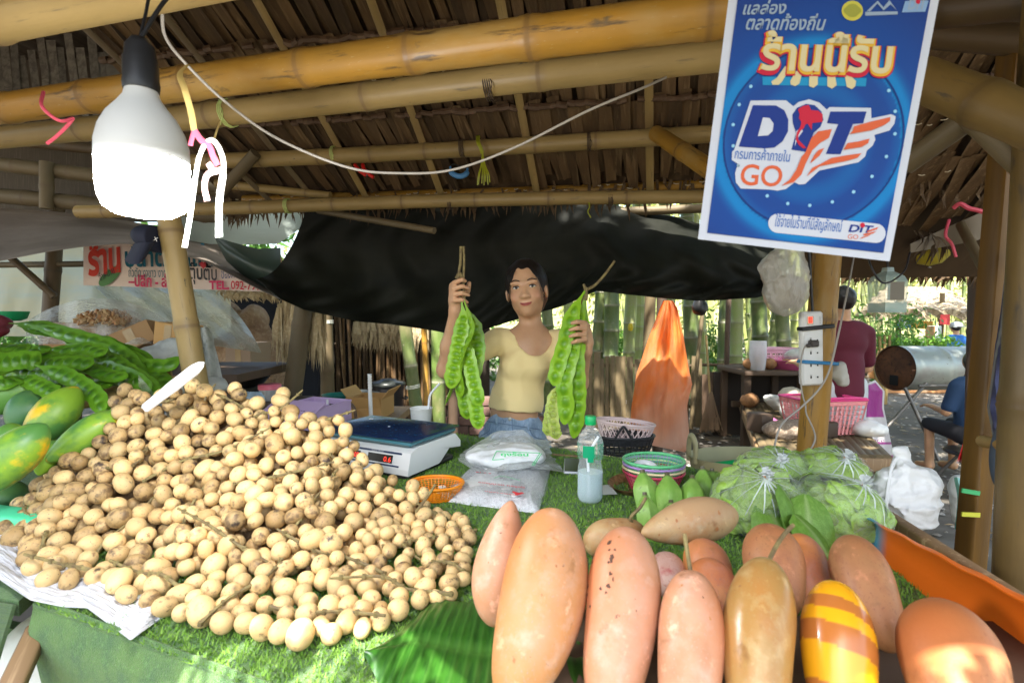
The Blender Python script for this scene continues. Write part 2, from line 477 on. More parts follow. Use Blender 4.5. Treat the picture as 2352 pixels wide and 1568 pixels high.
# pebbles and leaf litter on the lit ground at the right and behind the seller
g=G();r_=np.random.default_rng(3)
for i in range(2600):
 d=r_.uniform(2.2,9);x=r_.uniform(-.4,1.25)*d*.95
 s=r_.uniform(.008,.028)*(1+d*.05);h=s*r_.uniform(.3,.6)
 a=r_.uniform(0,6.28);c,sn=math.cos(a)*s,math.sin(a)*s
 z=.0
 V=[(x+c,d+sn,z),(x-sn,d+c*.8,z),(x-c,d-sn,z),(x+sn,d-c*.8,z),(x,d,z+h)]
 g.add(V,[[0,1,4],[1,2,4],[2,3,4],[3,0,4]])
solo('gravel',g,mat('gravel_stone',(.27,.26,.24),.9,[(3,(.16,.14,.11),.45,.6),(9,(.42,.40,.36),.55,.62)]),kind='stuff',loc=(0,0,0),smooth=False)
g=G()
for i in range(900):
 d=r_.uniform(2.2,9);x=r_.uniform(-.4,1.25)*d*.95
 s=r_.uniform(.02,.06);a=r_.uniform(0,6.28);w=s*.22
 c,sn=math.cos(a),math.sin(a);z=r_.uniform(.004,.02)
 V=[(x+c*s,d+sn*s,z),(x-sn*w,d+c*w,z+.01),(x-c*s,d-sn*s,z+.004),(x+sn*w,d-c*w,z+.008)]
 g.add(V,[[0,1,2,3]])
solo('leaf_litter',g,mat('dry_leaf',(.30,.22,.12),.8,[(4,(.16,.11,.06),.45,.6),(7,(.45,.38,.24),.5,.6)]),kind='stuff',loc=(0,0,0),smooth=False)
# ------------------------------------------------------------------ bamboo
def culm(g,p0,p1,r0,r1,step=.32,seed=0,seg=14,mi=0,wob=.006,sag=0.0,bulge=.085):
 r=random.Random(seed)
 p0=Vector(p0);p1=Vector(p1);L=(p1-p0).length
 s=[0.0];kk=[0.0];rr=[1.0]
 x=r.uniform(.25,.9)*step
 while x<L-.04:
  for dx,q,k in((-.03,1,0),(-.010,1+bulge*.6,.35),(-.003,1+bulge,1),(.003,1+bulge*.5,1),(.008,1+bulge*.9,.5),(.03,.99,0)):
   s.append(x+dx*min(1,r0/.04));rr.append(q);kk.append(k)
  x+=step*r.uniform(.85,1.15)
 s.append(L);rr.append(1.0);kk.append(0.0)
 s=np.array(s);t=s/L
 a,b=r.uniform(0,6),r.uniform(0,6)
 d=(p1-p0)/L
 u=d.cross(Vector((0,0,1)));u=u.normalized()if u.length>.1 else Vector((1,0,0));w=d.cross(u)
 pts=[p0+d*si+u*(wob*math.sin(si*2.3+a))+w*(wob*math.sin(si*1.7+b))-Vector((0,0,sag*4*ti*(1-ti)))for si,ti in zip(s,t)]
 g.tube(pts,(r0+(r1-r0)*t)*np.array(rr),seg=seg,k=np.array(kk)*.8,mi=mi,u0=seed*3.1)
 return g
def twine(g,c,axis,r,n=3,w=.003,mi=0,seed=0):
 """windings of string round a pole"""
 rr=random.Random(seed)
 axis=Vector(axis).normalized();u=axis.orthogonal().normalized();v=axis.cross(u)
 pts=[]
 for i in range(n*12+1):
  a=i/12*2*math.pi
  pts.append(Vector(c)+axis*((i/12-n/2)*w*1.6)+(u*math.cos(a)+v*math.sin(a))*(r+w*.4))
 g.tube(pts,w*.5,seg=5,mi=mi)
 return g
 # ------------------------------------------------------------------ our stall: posts, beams, rafters, thatch
stall=Thing('market_stall','open bamboo market stall with a thatched roof over the fruit table','stall',(0,1.6,0))
PHI=math.radians(9)
E1=Vector((math.cos(PHI),-math.sin(PHI),0));E2=Vector((math.sin(PHI),math.cos(PHI),0))
S0,Z0,SL=2.25,2.02,.72
NPL=(E2*SL+Vector((0,0,1))).normalized()
def roofp(t,s,off=0.0):
 p=E1*t+E2*s;p.z=Z0-SL*(s-S0)
 return p-NPL*off
def PR(u,v,off=0.0):
 return PPL(u,v,roofp(0,S0,off),NPL)
def beam(name,a,b,r0,r1,m,seed,step=.34,sag=0.0,label=None,wob=.006):
 g=G();culm(g,a,b,r0,r1,step,seed,seg=20,sag=sag,wob=wob)
 return stall.part(name,g,m,label=label)
 # two thick tie beams overhead
def extend(a,b,e0,e1):d=b-a;return a-d*e0,b+d*e1
_a,_b=extend(P(0,263,1.36),P(1570,56,.93),.22,.16)
bA=beam('beam',_a,_b,.0365,.0385,M_bam_gold,3,.29,label='thick golden bamboo beam across the top',wob=.006,sag=-.022)
_a,_b=extend(P(0,318,1.62),P(1570,145,1.17),.2,.16)
bB=beam('beam',_a,_b,.033,.034,M_bam_pale,5,.42,label='paler bamboo beam just under the thick golden one',sag=-.008)
beam('beam',P(-200,100,.95),P(560,-60,.80),.036,.036,M_bam_pale,8,.5,label='pale bamboo beam in the top left corner')
# purlins
beam('purlin',PR(430,372,.075),PR(1760,306,.075),.033,.033,M_bam_pale,11,.24)
beam('beam',P(180,484,2.52),P(1760,448,2.15),.031,.028,M_bam_pale,13,.36,label='bamboo eave beam above the black tarpaulin')
beam('beam',P(560,462,2.66),P(1760,420,2.30),.026,.026,M_bam_gold,15,.4)
beam('beam',P(1180,500,2.72),P(1800,472,2.45),.022,.022,M_bam_grey,17,.4)
beam('purlin',roofp(-2.5,1.62,.07),roofp(1.7,1.62,.07),.028,.028,M_bam_grey,19,.3)
beam('ridge_pole',roofp(-2.6,1.25,.08),roofp(1.8,1.25,.08),.035,.035,M_bam_grey,21,.4)
# braces
beam('brace',PR(590,355,.12),P(505,445,2.3),.024,.024,M_bam_grey,23,.3)
beam('brace',PR(1505,303,.10),P(1660,405,1.55),.030,.030,M_bam_gold,25,.5)
beam('brace',P(730,480,2.5),P(1000,528,2.2),.016,.014,M_bam_grey,27,.4)
beam('brace',P(500,420,2.55),P(760,447,2.45),.022,.018,M_bam_pale,28,.4)
# rafters: split bamboo laths running down the slope
laths=[((300,-60),(470,170),(560,330),(730,470)),((555,-60),(665,200),(745,330),(850,470)),((822,-80),(895,170),(950,310),(1018,460)),((1133,-80),(1165,100),(1200,300),(1236,460)),((1487,-80),(1487,100),(1489,300),(1493,440)),((60,-60),(250,120),(420,290),(640,480))]
for i,q in enumerate(laths):
 a=PR(*q[0],.045);b=PR(*q[3],.045)
 g=G();d=(b-a).normalized();L=(b-a).length
 up=NPL;sd=d.cross(up).normalized()
 R=Matrix((sd,up,d)).transposed()
 n=9;pts=[a+d*(L*j/(n-1))for j in range(n)]
 g.tube(pts,.016,seg=8,flat=.45,up=tuple(NPL),k=[0,0,.6,0,0,.6,0,0,0],u0=i)
 stall.part('rafter',g,M_bam_pale if i not in(0,5)else M_bam_grey)
pa_,pb_=PR(430,372,.075),PR(1760,306,.075);da_,db_=P(180,484,2.52),P(1760,448,2.15)
for i,(q0,q1,f,r0)in enumerate(((pa_,pb_,.29,.034),(pa_,pb_,.52,.034),(pa_,pb_,.73,.034),(da_,db_,.34,.0315),(da_,db_,.58,.030),(da_,db_,.80,.029),(_a,_b,.45,.035),(_a,_b,.72,.036))):
 g=G();twine(g,q0+(q1-q0)*f,q1-q0,r0,3+i%2,.0032,seed=i);w_=q0+(q1-q0)*f
 g.tube(bez([w_+Vector((0,-r0,0)),w_+Vector((.006,-r0-.006,-.02)),w_+Vector((-.004,-r0,-.045))],4),.0014,seg=4);stall.part('lashing',g,mat('lashing',(.07,.045,.03),.7)if i%3 else M_string_green)
 # right-hand posts and braces; the shaded bamboo has shade put into its colour
_a,_b=P(2343,1350,1.0),P(2384,700,1.0);_d=(_b-_a).normalized()
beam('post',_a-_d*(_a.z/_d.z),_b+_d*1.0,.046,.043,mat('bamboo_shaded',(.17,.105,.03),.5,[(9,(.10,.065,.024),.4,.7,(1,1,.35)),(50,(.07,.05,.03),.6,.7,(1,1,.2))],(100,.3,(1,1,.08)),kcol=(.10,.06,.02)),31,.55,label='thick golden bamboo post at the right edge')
g=G()
a,b=P(2266,832,1.42),P(2229,1262,1.42);a=a+(a-b)*1.9
d=(b-a).normalized();b=a+d*((a.z)/-d.z)
Rm=Matrix((d.cross(Vector((0,1,0))).normalized(),Vector((0,1,0)),d)).transposed()
g.box((a+b)/2,(.050,.06,(b-a).length),R=Rm,bevel=.006)
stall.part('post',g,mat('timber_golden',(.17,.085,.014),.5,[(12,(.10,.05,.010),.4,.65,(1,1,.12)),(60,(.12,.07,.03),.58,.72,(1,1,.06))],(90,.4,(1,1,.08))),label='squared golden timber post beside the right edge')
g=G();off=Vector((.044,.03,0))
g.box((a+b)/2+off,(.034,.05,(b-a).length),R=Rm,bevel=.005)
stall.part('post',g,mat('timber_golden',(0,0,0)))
beam('post',Vector((P(1838,1040,1.78).x-.01,1.78,0)),P(1897,545,1.80)+Vector((.03,0,.35)),.047,.045,M_bam_gold,33,.8,label='golden bamboo post carrying the power strip',wob=.002)
pl0,pl1=P(455,905,1.72),P(396,545,1.72)
dd=(pl1-pl0).normalized()
beam('post',pl0-dd*(pl0 .z/dd.z),pl1+dd*.42,.040,.034,M_bam_pale,35,.34,label='slanting bamboo post behind the longkong heap',wob=.002)
pr0,pr1=P(673,905,2.85),P(700,700,2.85);dd=(pr1-pr0).normalized()
beam('post',pr0-dd*(pr0 .z/dd.z),pr1+dd*.05,.053,.049,M_bam_grey,37,.5,wob=.003)
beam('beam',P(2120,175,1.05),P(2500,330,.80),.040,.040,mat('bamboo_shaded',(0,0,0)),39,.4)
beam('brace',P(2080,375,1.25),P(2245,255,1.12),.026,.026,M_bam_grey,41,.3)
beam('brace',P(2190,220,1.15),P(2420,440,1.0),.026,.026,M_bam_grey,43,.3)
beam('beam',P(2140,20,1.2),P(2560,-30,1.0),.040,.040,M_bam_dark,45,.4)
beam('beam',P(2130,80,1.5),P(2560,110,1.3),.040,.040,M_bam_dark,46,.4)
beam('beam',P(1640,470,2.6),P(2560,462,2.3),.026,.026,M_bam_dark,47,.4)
beam('beam',P(1880,612,3.0),P(2300,622,2.9),.026,.026,M_bam_grey,49,.4)
beam('brace',P(2210,520,2.2),P(2268,625,1.9),.018,.018,M_bam_grey,51,.4)
beam('post',Vector((P(2245,900,3.6).x,3.6,0)),P(2245,560,3.6),.05,.05,M_wood_dark,53,.7)
# thatch
roof=G()
def _ts(p):return p.dot(E1),p.dot(E2)
_t0,_s0=_ts(PR(215,90));_t1,_s1=_ts(PR(480,440))
def tleft(s):return _t0+(_t1-_t0)*(s-_s0)/(_s1-_s0)
def _back(u,v):
 sv=1.22+v*1.20;t=tleft(sv)+u*(4.0-tleft(sv));s=1.22+v*(1.20+.55*np.clip((t-.95)*6,0,1))
 p=np.stack([E1 .x*t+E2 .x*s,E1 .y*t+E2 .y*s,Z0-SL*(s-S0)],-1)
 return p+np.array(NPL)*.075
roof.sheet(_back,60,12,thick=.02)
def _front(u,v):
 t=-3.4+u*5.6;ext=np.interp(t,[-3.4,-1.2,-.75,-.60,-.30,-.15,0,.12,.22,.45,.75,2.2],[.35,.30,.22,-.03,-.05,.12,.12,.10,.03,-.01,.02,.10])+.012*np.sin(t*60)  # unseen front slope, eave edge shaped to place the sun patches
 s=1.22-v*(1.40+ext)
 zt=Z0-SL*(1.22-S0)
 p=np.stack([E1 .x*t+E2 .x*s,E1 .y*t+E2 .y*s,zt-v*.72+0*t],-1)
 return p+np.array(NPL)*.075
roof.sheet(_front,30,12,thick=.03)
thatch=stall.part('thatch_roof',roof,M_thatch)
lr=random.Random(5)
def leaf_mesh(seed,L=.40,W=.050):
 r=random.Random(seed);a=r.uniform(-.012,.012);c=r.uniform(.1,1.0);tw=r.uniform(-.25,.25)
 def fn(u,v):
  w=W*(1-.25*u**3)*(.9+.1*np.sin(u*9+seed))
  x=(v-.5)*w+a*np.sin(u*3.0)
  z=-np.abs(v-.5)*.016*c+.010*np.sin(u*4+seed)+(v-.5)*w*tw*u
  return np.stack([x,u*L,z],-1)
 g=G();g.sheet(fn,7,3,uvs=(L,W));
 g.U[-1]=g.V[-1]+seed
 return g.mesh('thatch_leaf',M_thatch,True)
lmesh=[leaf_mesh(i)for i in range(12)]
dn=(roofp(0,2)-roofp(0,1)).normalized()
BASE=Matrix((E1,dn,NPL)).transposed()
rows=[(1.22,.0),(1.50,.0),(1.78,.0),(2.03,.0),(2.29,1.0)]
extra=G();nleaf=0
cands=[]
for ri,(s0,_)in enumerate(rows):
 t=-2.9
 while t<2.9:
  t+=lr.uniform(.034,.046)
  if(ri<4 or t>.95)and t>tleft(s0+.1):cands.append((ri,s0,t))
def _vis(ri,s0,t):
 p=roofp(t,s0+.18);
 u=1176+p.x/p.y*F;v=731-(p.z-EYE)/p.y*F
 return(250<u<1660 and-60<v<470),abs(u-1080)+abs(v-250)
vis=sorted([c for c in cands if _vis(*c)[0]],key=lambda c:_vis(*c)[1])
vset=set(vis[:300])
for c in cands:
 ri,s0,t=c
 me=lmesh[lr.randrange(12)]
 skew=.09+lr.uniform(-.03,.03);tilt=.085+lr.uniform(-.02,.02)
 loc=roofp(t,s0+lr.uniform(-.02,.02),.028-lr.uniform(0,.012))
 R3=BASE@Matrix.Rotation(-skew,3,'Z')@Matrix.Rotation(tilt,3,'X')@Matrix.Rotation(lr.uniform(-.16,.16),3,'Y')
 M4=Matrix.Translation(loc)@R3 .to_4x4()@Matrix.Diagonal((lr.uniform(.85,1.15),lr.uniform(.92,1.08),1,1))
 if c in vset:
  stall.inst('thatch_leaf',me,M4,parent=thatch)
 else:
  V=np.array([M4@v.co for v in me.vertices]);extra.add(V,[list(p.vertices)for p in me.polygons],uvw=V)
stall.part('thatch_rest',extra,M_thatch,kind='stuff')
# rolled tops of each thatch course, with bindings
g=G();st=G()
for s0 in(1.78,2.03):
 t=-2.6
 while t<1.7:
  w=lr.uniform(.025,.05)
  a=roofp(t,s0+lr.uniform(-.006,.006),.036);b=roofp(t+w*.96,s0+lr.uniform(-.006,.006),.036)
  g.tube([a,(a+b)/2-NPL*.003,b],lr.uniform(.010,.014),seg=7,u0=t)
  t+=w
  if lr.random()<.05:t+=.04
  if t<tleft(s0):t=tleft(s0)
for s0 in(1.40,1.60,1.90,2.17,2.36):
 t=-2.4
 while t<1.6:
  t+=lr.uniform(.035,.06)
  if lr.random()<.35 or t<tleft(s0):continue
  a=roofp(t,s0+lr.uniform(-.012,.012),.030);b=a+E1*lr.uniform(.012,.026)+dn*lr.uniform(-.006,.006)
  st.tube([a,(a+b)/2-NPL*.004,b],.0022,seg=5)
stall.part('thatch_binding',g,mat('thatch_roll',(.09,.05,.026),.6,[(30,(.15,.09,.05),.5,.65)],(120,.5),rnd_obj=0),kind='stuff')
stall.part('stitching',st,mat('palm_fibre',(.50,.42,.28),.6),kind='stuff')
# ragged eave fringe
fr=G()
for i in range(520):
 t=lr.uniform(-2.6,1.8);s=2.42+lr.uniform(-.05,.04)
 t=max(t,tleft(2.4)+lr.uniform(0,.1));a=roofp(t,s,-.02+lr.uniform(-.03,.03));L=lr.uniform(.03,.10)
 d=Vector((lr.uniform(-.3,.3),lr.uniform(-.2,.5),-1)).normalized()*L
 w=lr.uniform(.003,.009);e=E1*w
 m_=a+d*.5+Vector((lr.uniform(-.01,.01),.01,0))
 fr.add([a-e,a+e,m_+e*.9,m_-e*.9,a+d],[[0,1,2,3],[3,2,4]])
for i in range(900):  # unseen front fringe, thickened to fray the edge of the sun patches
 t=lr.uniform(-3.2,2.0)
 zt=Z0-SL*(1.22-S0)-.72
 a=E1*t+E2*(-.18-float(np.interp(t,[-1.2,-.75,-.60,-.30,-.15,0,.12,.22,.45,.75],[.30,.22,-.03,-.05,.12,.12,.10,.03,-.01,.02]))+lr.uniform(-.02,.05));a.z=zt+.06
 d=Vector((lr.uniform(-.3,.3),lr.uniform(-.6,.1),-.7)).normalized()*lr.uniform(.04,.22);e=E1*lr.uniform(.003,.010)
 fr.add([a-e,a+e,a+d],[[0,1,2]])
stall.part('eave_fringe',fr,M_thatch,kind='stuff',smooth=False)
# loose strings on the beams
def string(name,pts,r,m,label,cat='string',group=None,flat=1.0,seg=6):
 g=G();g.tube(bez(pts,8),r,seg=seg,flat=flat)
 return solo(name,g,m,label,cat,group)
string('string',[P(100,212,1.11),P(95,240,1.075),P(112,262,1.07),P(140,278,1.075),P(168,272,1.10)],.0035,M_string_pink,'pink string looped round the golden beam, left of the bulb')
string('string',[P(168,272,1.10),P(152,292,1.10),P(128,315,1.10),P(108,330,1.10)],.0035,M_string_pink,'pink string end hanging free below the golden beam')
# cable swagging across
g=G();g.tube(bez([P(372,20,.9),P(380,85,.93),P(430,150,.95),P(520,236,1.0),P(640,320,1.06),P(800,385,1.12),P(920,398,1.16),P(1040,390,1.18),P(1180,340,1.17),P(1350,255,1.14),P(1470,205,1.13),P(1530,178,1.16)],8),.0028,seg=8)
solo('cable',g,mat('grey_cable',(.36,.33,.29),.5),'pale grey electric cable sagging across below the two thick beams','cable')
# ------------------------------------------------------------------ small things clipped on the purlins
cl=Thing('pliers','red handled pliers hanging on the thatch above the black tarpaulin','pliers',P(838,392,2.3))
g=G();g.tube(bez([P(815,378,2.28),P(826,392,2.27),P(842,403,2.27)],5),.0085,seg=8);cl.part('handle',g,mat('red_plastic',(.62,.02,.015),.35))
g=G();g.tube(bez([P(833,378,2.28),P(838,392,2.27),P(858,408,2.27)],5),.0085,seg=8);cl.part('handle',g,mat('red_plastic',(0,0,0)))
g=G();g.tube([P(838,393,2.275),P(846,404,2.275)],.011,seg=8);cl.part('jaw',g,mat('steel_dark',(.3,.3,.3),.35,metal=1))
g=G()
g.tube(bez([P(1034,384,2.3),P(1038,398,2.28),P(1055,405,2.27),P(1070,400,2.28),P(1074,388,2.3)],6),[.006]*4+[.012]*17+[.006]*4,seg=8)
g.tube(bez([P(1034,384,2.3),P(1042,377,2.3),P(1060,384,2.3),P(1074,388,2.3)],5),.0022,seg=6,mi=1)
solo('tape_loop',g,[mat('blue_plastic',(.10,.30,.62),.35),mat('dark_cord',(.03,.03,.03),.6)],'small blue plastic case hanging by a dark cord under the thatch','case')
t_=Thing('ribbon','yellow green plastic ribbon tied on the purlin with a frayed tail','ribbon',P(1105,320,2.05))
g=G();g.tube(bez([P(1098,312,2.08),P(1098,326,2.04),P(1104,340,2.04),P(1108,352,2.05)],6),.008,seg=8,flat=.25);t_.part('band',g,mat('lime_film',(.42,.44,.03),.35,translucent=.3))
g=G()
for i in range(9):
 e=lr.uniform(-16,16)
 g.tube(bez([P(1108,348,2.05),P(1110+e*.3,378,2.05),P(1112+e*.8,400,2.04),P(1112+e,422+lr.uniform(-6,4),2.05)],5),.0022,seg=4,flat=.3)
t_.part('tail',g,mat('lime_film',(0,0,0)))
string('string',[P(1352,462,2.22),P(1354,476,2.21),P(1350,486,2.2),P(1357,500,2.2)],.003,mat('lime_film',(0,0,0)),'wisp of yellow string under the eave beam, left of the poster')
# ------------------------------------------------------------------ light bulb
bx,by=331,.66
top=P(bx+4,232,by);bot=P(bx,516,by)
ax=P(bx,400,by)
zt,zb=top.z,bot.z
cxy=(ax.x,ax.y)
bulb=Thing('light_bulb','lit white LED bulb hanging from a black socket on the left','bulb',(cxy[0],cxy[1],zb+.012))
zc=lambda v:P(bx,v,by).z
g=G()
g.lathe([(.0,zb+.010),(.017,zb+.010),(.032,zb+.013),(.043,zb+.020),(.048,zb+.032),(.0500,zb+.05),(.0500,zc(372))],seg=40,origin=(cxy[0],cxy[1],0),capb=False)
bulb.part('diffuser',g,mat('bulb_light',(.9,.9,.9),.4,emis=((.97,.98,1.0),46.0)))
g=G()
z3=zc(372)
g.lathe([(.0496,z3),(.0508,z3+.002),(.0502,z3+.02),(.046,z3+.038),(.038,z3+.055),(.028,z3+.068),(.020,z3+.080),(.017,z3+.092),(.016,z3+.100)],seg=40,origin=(cxy[0],cxy[1],0),capb=False)
bulb.part('housing',g,mat('bulb_housing',(.66,.66,.64),.45))
g=G()
z4=z3+.096
g.lathe([(.0195,z4-.008),(.0205,z4),(.0195,z4+.006),(.0195,z4+.030),(.0175,z4+.034),(.0165,z4+.046),(.010,z4+.056),(.004,z4+.058)],seg=24,origin=(cxy[0],cxy[1],0),capt=True)
bulb.part('socket',g,M_black_pl)
g=G();s_=Vector((cxy[0],cxy[1],z4+.055));g.tube(bez([s_,s_+Vector((.012,.02,.05)),s_+Vector((.02,.06,.12)),s_+Vector((.03,.12,.26)),s_+Vector((.03,.16,.42))],6),.0026,seg=6)
g.tube(bez([s_,s_+Vector((-.010,.03,.06)),s_+Vector((-.03,.08,.16)),s_+Vector((-.05,.12,.30))],6),.0020,seg=6)
bulb.part('cord',g,M_black_pl)
# ribbons hanging beside the bulb
rb=Thing('ribbon','pale ribbon loop and knotted red string hanging right of the bulb','ribbon',P(480,330,.85))
def rib(name,pts,w,m,d=.85):
 g=G();g.tube(bez([P(a,b,d+(c if c else 0))for a,b,c in pts],8),w,seg=8,flat=.18,up=(0,1,0));return rb.part(name,g,m)
rib('strand',[(430,150,.05),(413,170,.02),(424,205,0),(438,255,0),(446,300,0)],.0050,mat('ochre_ribbon',(.50,.36,.12),.5))
rib('strand',[(505,280,.12),(498,300,.03),(490,325,0)],.004,mat('ochre_ribbon',(0,0,0)))
rib('loop',[(424,568,-.03),(436,500,-.02),(446,430,0),(455,370,0),(470,333,0),(487,322,0),(503,340,0),(513,370,0),(513,400,0)],.0042,M_string_white)
rib('strand',[(513,400,0),(506,440,-.01),(503,480,-.01),(503,545,-.02)],.0058,M_string_white)
rib('strand',[(446,300,0),(440,322,0),(437,335,0)],.0040,M_string_pink)
rib('strand',[(446,300,0),(462,322,0),(480,335,0),(490,360,0),(500,380,0)],.0050,M_string_pink)
rib('strand',[(478,375,0),(492,392,0),(514,388,0)],.0050,mat('faded_pink',(.75,.45,.42),.5))
rib('strand',[(500,392,0),(476,402,0),(470,430,0),(476,462,0)],.0050,mat('faded_pink',(0,0,0)))
# ------------------------------------------------------------------ table with artificial turf
ZT=.88
tb=Thing('market_table','long low market table covered with green artificial turf','table',(0,1.1,0))
FL=PZ(75,1385,ZT);FB=PZ(560,1568,ZT)
dirf=(FB-FL).normalized()
A_=FL;B_=FL+dirf*2.0
BL=PZ(735,951,ZT);BR=PZ(1640,1082,ZT)
C_=Vector((.86,1.32,ZT));D_=Vector((BL.x-.25,BL.y+.14,ZT))
right_front=Vector((.80,.30,ZT))
poly=[A_,FL+dirf*1.35,right_front,C_,BR+(BL-BR)*.0,BL,D_,Vector((-1.15,1.75,ZT)),Vector((-.93,1.25,ZT))]
def prism(g,poly,z0,z1,mi=0):
 n=len(poly);V=[(p.x,p.y,z0)for p in poly]+[(p.x,p.y,z1)for p in poly]
 F_=[[i,(i+1)%n,n+(i+1)%n,n+i]for i in range(n)]+[list(range(n))[::-1],list(range(n,2*n))]
 return g.add(V,F_,mi=mi)
g=G();prism(g,poly,ZT-.03,ZT-.006);tb.part('tabletop',g,M_wood,smooth=False)
# turf sheet: triangulated so the relief can be modelled
from mathutils.geometry import tessellate_polygon
g=G();prism(g,poly,ZT-.006,ZT);turf=tb.part('turf_cover',g,M_turf,smooth=False)
# front drop of the turf with a slanting, slightly wavy left edge
def _drop(u,v):
 p=np.array(A_)[None,None]+u[...,None]*np.array(dirf)*1.9
 x=p[...,0]+v*.17*np.exp(-u*7);y=p[...,1]+.012-.022*np.minimum(1,v*25)-.05*v+.004*np.sin(u*17)*v
 return np.stack([x,y,ZT+.003-v*.55],-1)
g=G();g.sheet(_drop,40,16,thick=.006,uvs=(1.9,.55));tb.part('turf_drop',g,M_turf)
for(x,y)in((A_.x+.2,A_.y+.0),(.70,.50),(.75,1.25),(-.7,2.1)):
 g=G();culm(g,(x,y,0),(x,y,ZT-.03),.035,.035,.3,int(x*50)+60);tb.part('leg',g,M_bam_grey)
 # grass blades where the turf can be seen
def inpoly(x,y,poly):
 c=np.zeros(len(x),bool);n=len(poly)
 for i in range(n):
  a,b=poly[i],poly[(i+1)%n]
  m=((a.y>y)!=(b.y>y))&(x<(b.x-a.x)*(y-a.y)/(b.y-a.y+1e-12)+a.x);c^=m
 return c
r_=np.random.default_rng(11)
N_=95000
x=r_.uniform(-.80,.80,N_*3);y=r_.uniform(.45,2.4,N_*3)
# density falls with distance so that the same screen density is kept
m=inpoly(x,y,poly)&(r_.uniform(0,1,len(x))<np.clip((.75/y)**1.3,0,1))&(x>-.8)
x=x[m][:N_];y=y[m][:N_];n=len(x)
h=r_.uniform(.004,.011,n);a=r_.uniform(0,6.28,n);w=.0009+.0007*y
lx,ly=r_.normal(0,.5,n)*h,r_.normal(0,.5,n)*h
base=np.stack([x,y,np.full(n,ZT-.001)],-1);e=np.stack([np.cos(a)*w,np.sin(a)*w,0*w],-1)
tip=base+np.stack([lx,ly,h],-1)
V=np.stack([base-e,base+e,tip],1).reshape(-1,3)
Fc=np.arange(3*n).reshape(-1,3)
g=G();g.add(V,Fc);tb.part('turf_pile',g,M_turf_blade,kind='stuff',smooth=False)
# white thread specks of dirt on the turf
g=G()
for i in range(60):
 p=PZ(r_.uniform(1080,1600),r_.uniform(1090,1400),ZT+.006);s=r_.uniform(.001,.0025)
 g.box(p,(s,s*.6,s*.5))
solo('crumbs',g,mat('crumb',(.55,.40,.22),.8),kind='stuff')
# second table to the left with its own turf, wooden rails and clutter underneath
tl=Thing('side_table','second turf covered table at the lower left corner','table',(-1.2,1.0,0))
q0=PZ(60,1380,ZT-.005)+Vector((-.012,.0,0));q1=Vector((-1.65,1.0,ZT-.005))
pl=[q0,Vector((-.945,1.25,0)),Vector((-1.17,1.78,0)),Vector((-1.9,1.9,0)),q1]
g=G();prism(g,pl,ZT-.03,ZT-.005);tl.part('turf_cover',g,M_turf,smooth=False)
def _drop2(u,v):
 p=np.array(q0)[None,None]*(1-u[...,None])+np.array(q1)*u[...,None]
 return np.stack([p[...,0],p[...,1]-.01-.03*v,ZT-.006-v*(.07+.05*u)],-1)
g=G();g.sheet(_drop2,16,6,thick=.006);tl.part('turf_drop',g,M_turf)
g=G();g.box((q0+q1)/2+Vector((0,.10,-.17)),((q1-q0).length,.02,.10),R=rotm(z=math.atan2(q0 .y-q1 .y,q0 .x-q1 .x)));tl.part('apron',g,M_turf)
g=G();a,b=P(90,1440,.80),P(-30,1700,.62);R_=(b-a).normalized().to_track_quat('Z','Y').to_matrix();g.box((a+b)/2,(.03,.02,(b-a).length),R=R_,bevel=.003);tl.part('rail',g,M_wood)
g=G();culm(g,(-1.5,1.2,0),(-1.5,1.2,.85),.03,.03,.3,70);tl.part('leg',g,M_bam_grey)
sd=SDF((-1.15,.75,.45),(-.72,1.15,.80),.010)
sd.ell((-.93,.98,.60),(.17,.12,.11),k=.03).ell((-.86,.95,.72),(.08,.07,.06),k=.03).noise(4,.010,40)
solo('sack',sd.g(2),mat('film_white_bag',(.62,.66,.62),.3,bump=(30,.6,None,.01)),'crumpled pale plastic sack under the lower left table','sack')
sd=SDF((-1.0,.62,.0),(-.40,1.25,.66),.014)
sd.ell((-.66,.95,.42),(.2,.2,.2),k=.03).noise(5,.012,25)
solo('cloth_bundle',sd.g(2),mat('maroon_cloth',(.085,.035,.05),.8,bump=(25,.4)),'dark maroon cloth bundle under the table behind the wooden rail','cloth')
# right-hand rail and printed tarp edge of the mango crate
rail0,rail1=PZ(2020,1180,.90),PZ(2440,1455,.90)
g=G();d=(rail1-rail0);R_=d.normalized().to_track_quat('X','Z').to_matrix()
g.box((rail0+rail1)/2+Vector((.02,.01,-.02)),(d.length+.2,.028,.05),R=R_,bevel=.004)
solo('table_rail',g,M_wood,'weathered wooden rail along the right side of the table','rail')
def _tarp(u,v):
 a=np.array(PZ(1990,1215,.93));b=np.array(P(2500,1640,.50))
 p=a+(b-a)*u[...,None]
 n=np.array((.35,.30,0.0));n/=np.linalg.norm(n)
 w=.035+.05*u
 th=v*2.6
 off=np.sin(th)*w;zz=np.cos(th)*w*.9
 zz=np.where(v>.75,zz-(v-.75)*.25,zz)
 return np.stack([p[...,0]+n[0]*off,p[...,1]+n[1]*off,p[...,2]+zz+.0012*np.sin(u*30+v*5)-.01+0.014*u],-1)
g=G();g.sheet(_tarp,40,18,thick=.002,k=lambda u,v:np.clip((.13-u)*14,0,1))
solo('printed_tarp',g,mat('orange_tarp',(.90,.17,.012),.4,bump=(10,.15,None,.004),kcol=(.07,.30,.45)),'glossy orange printed tarpaulin folded over the right edge of the mango pile','tarpaulin')
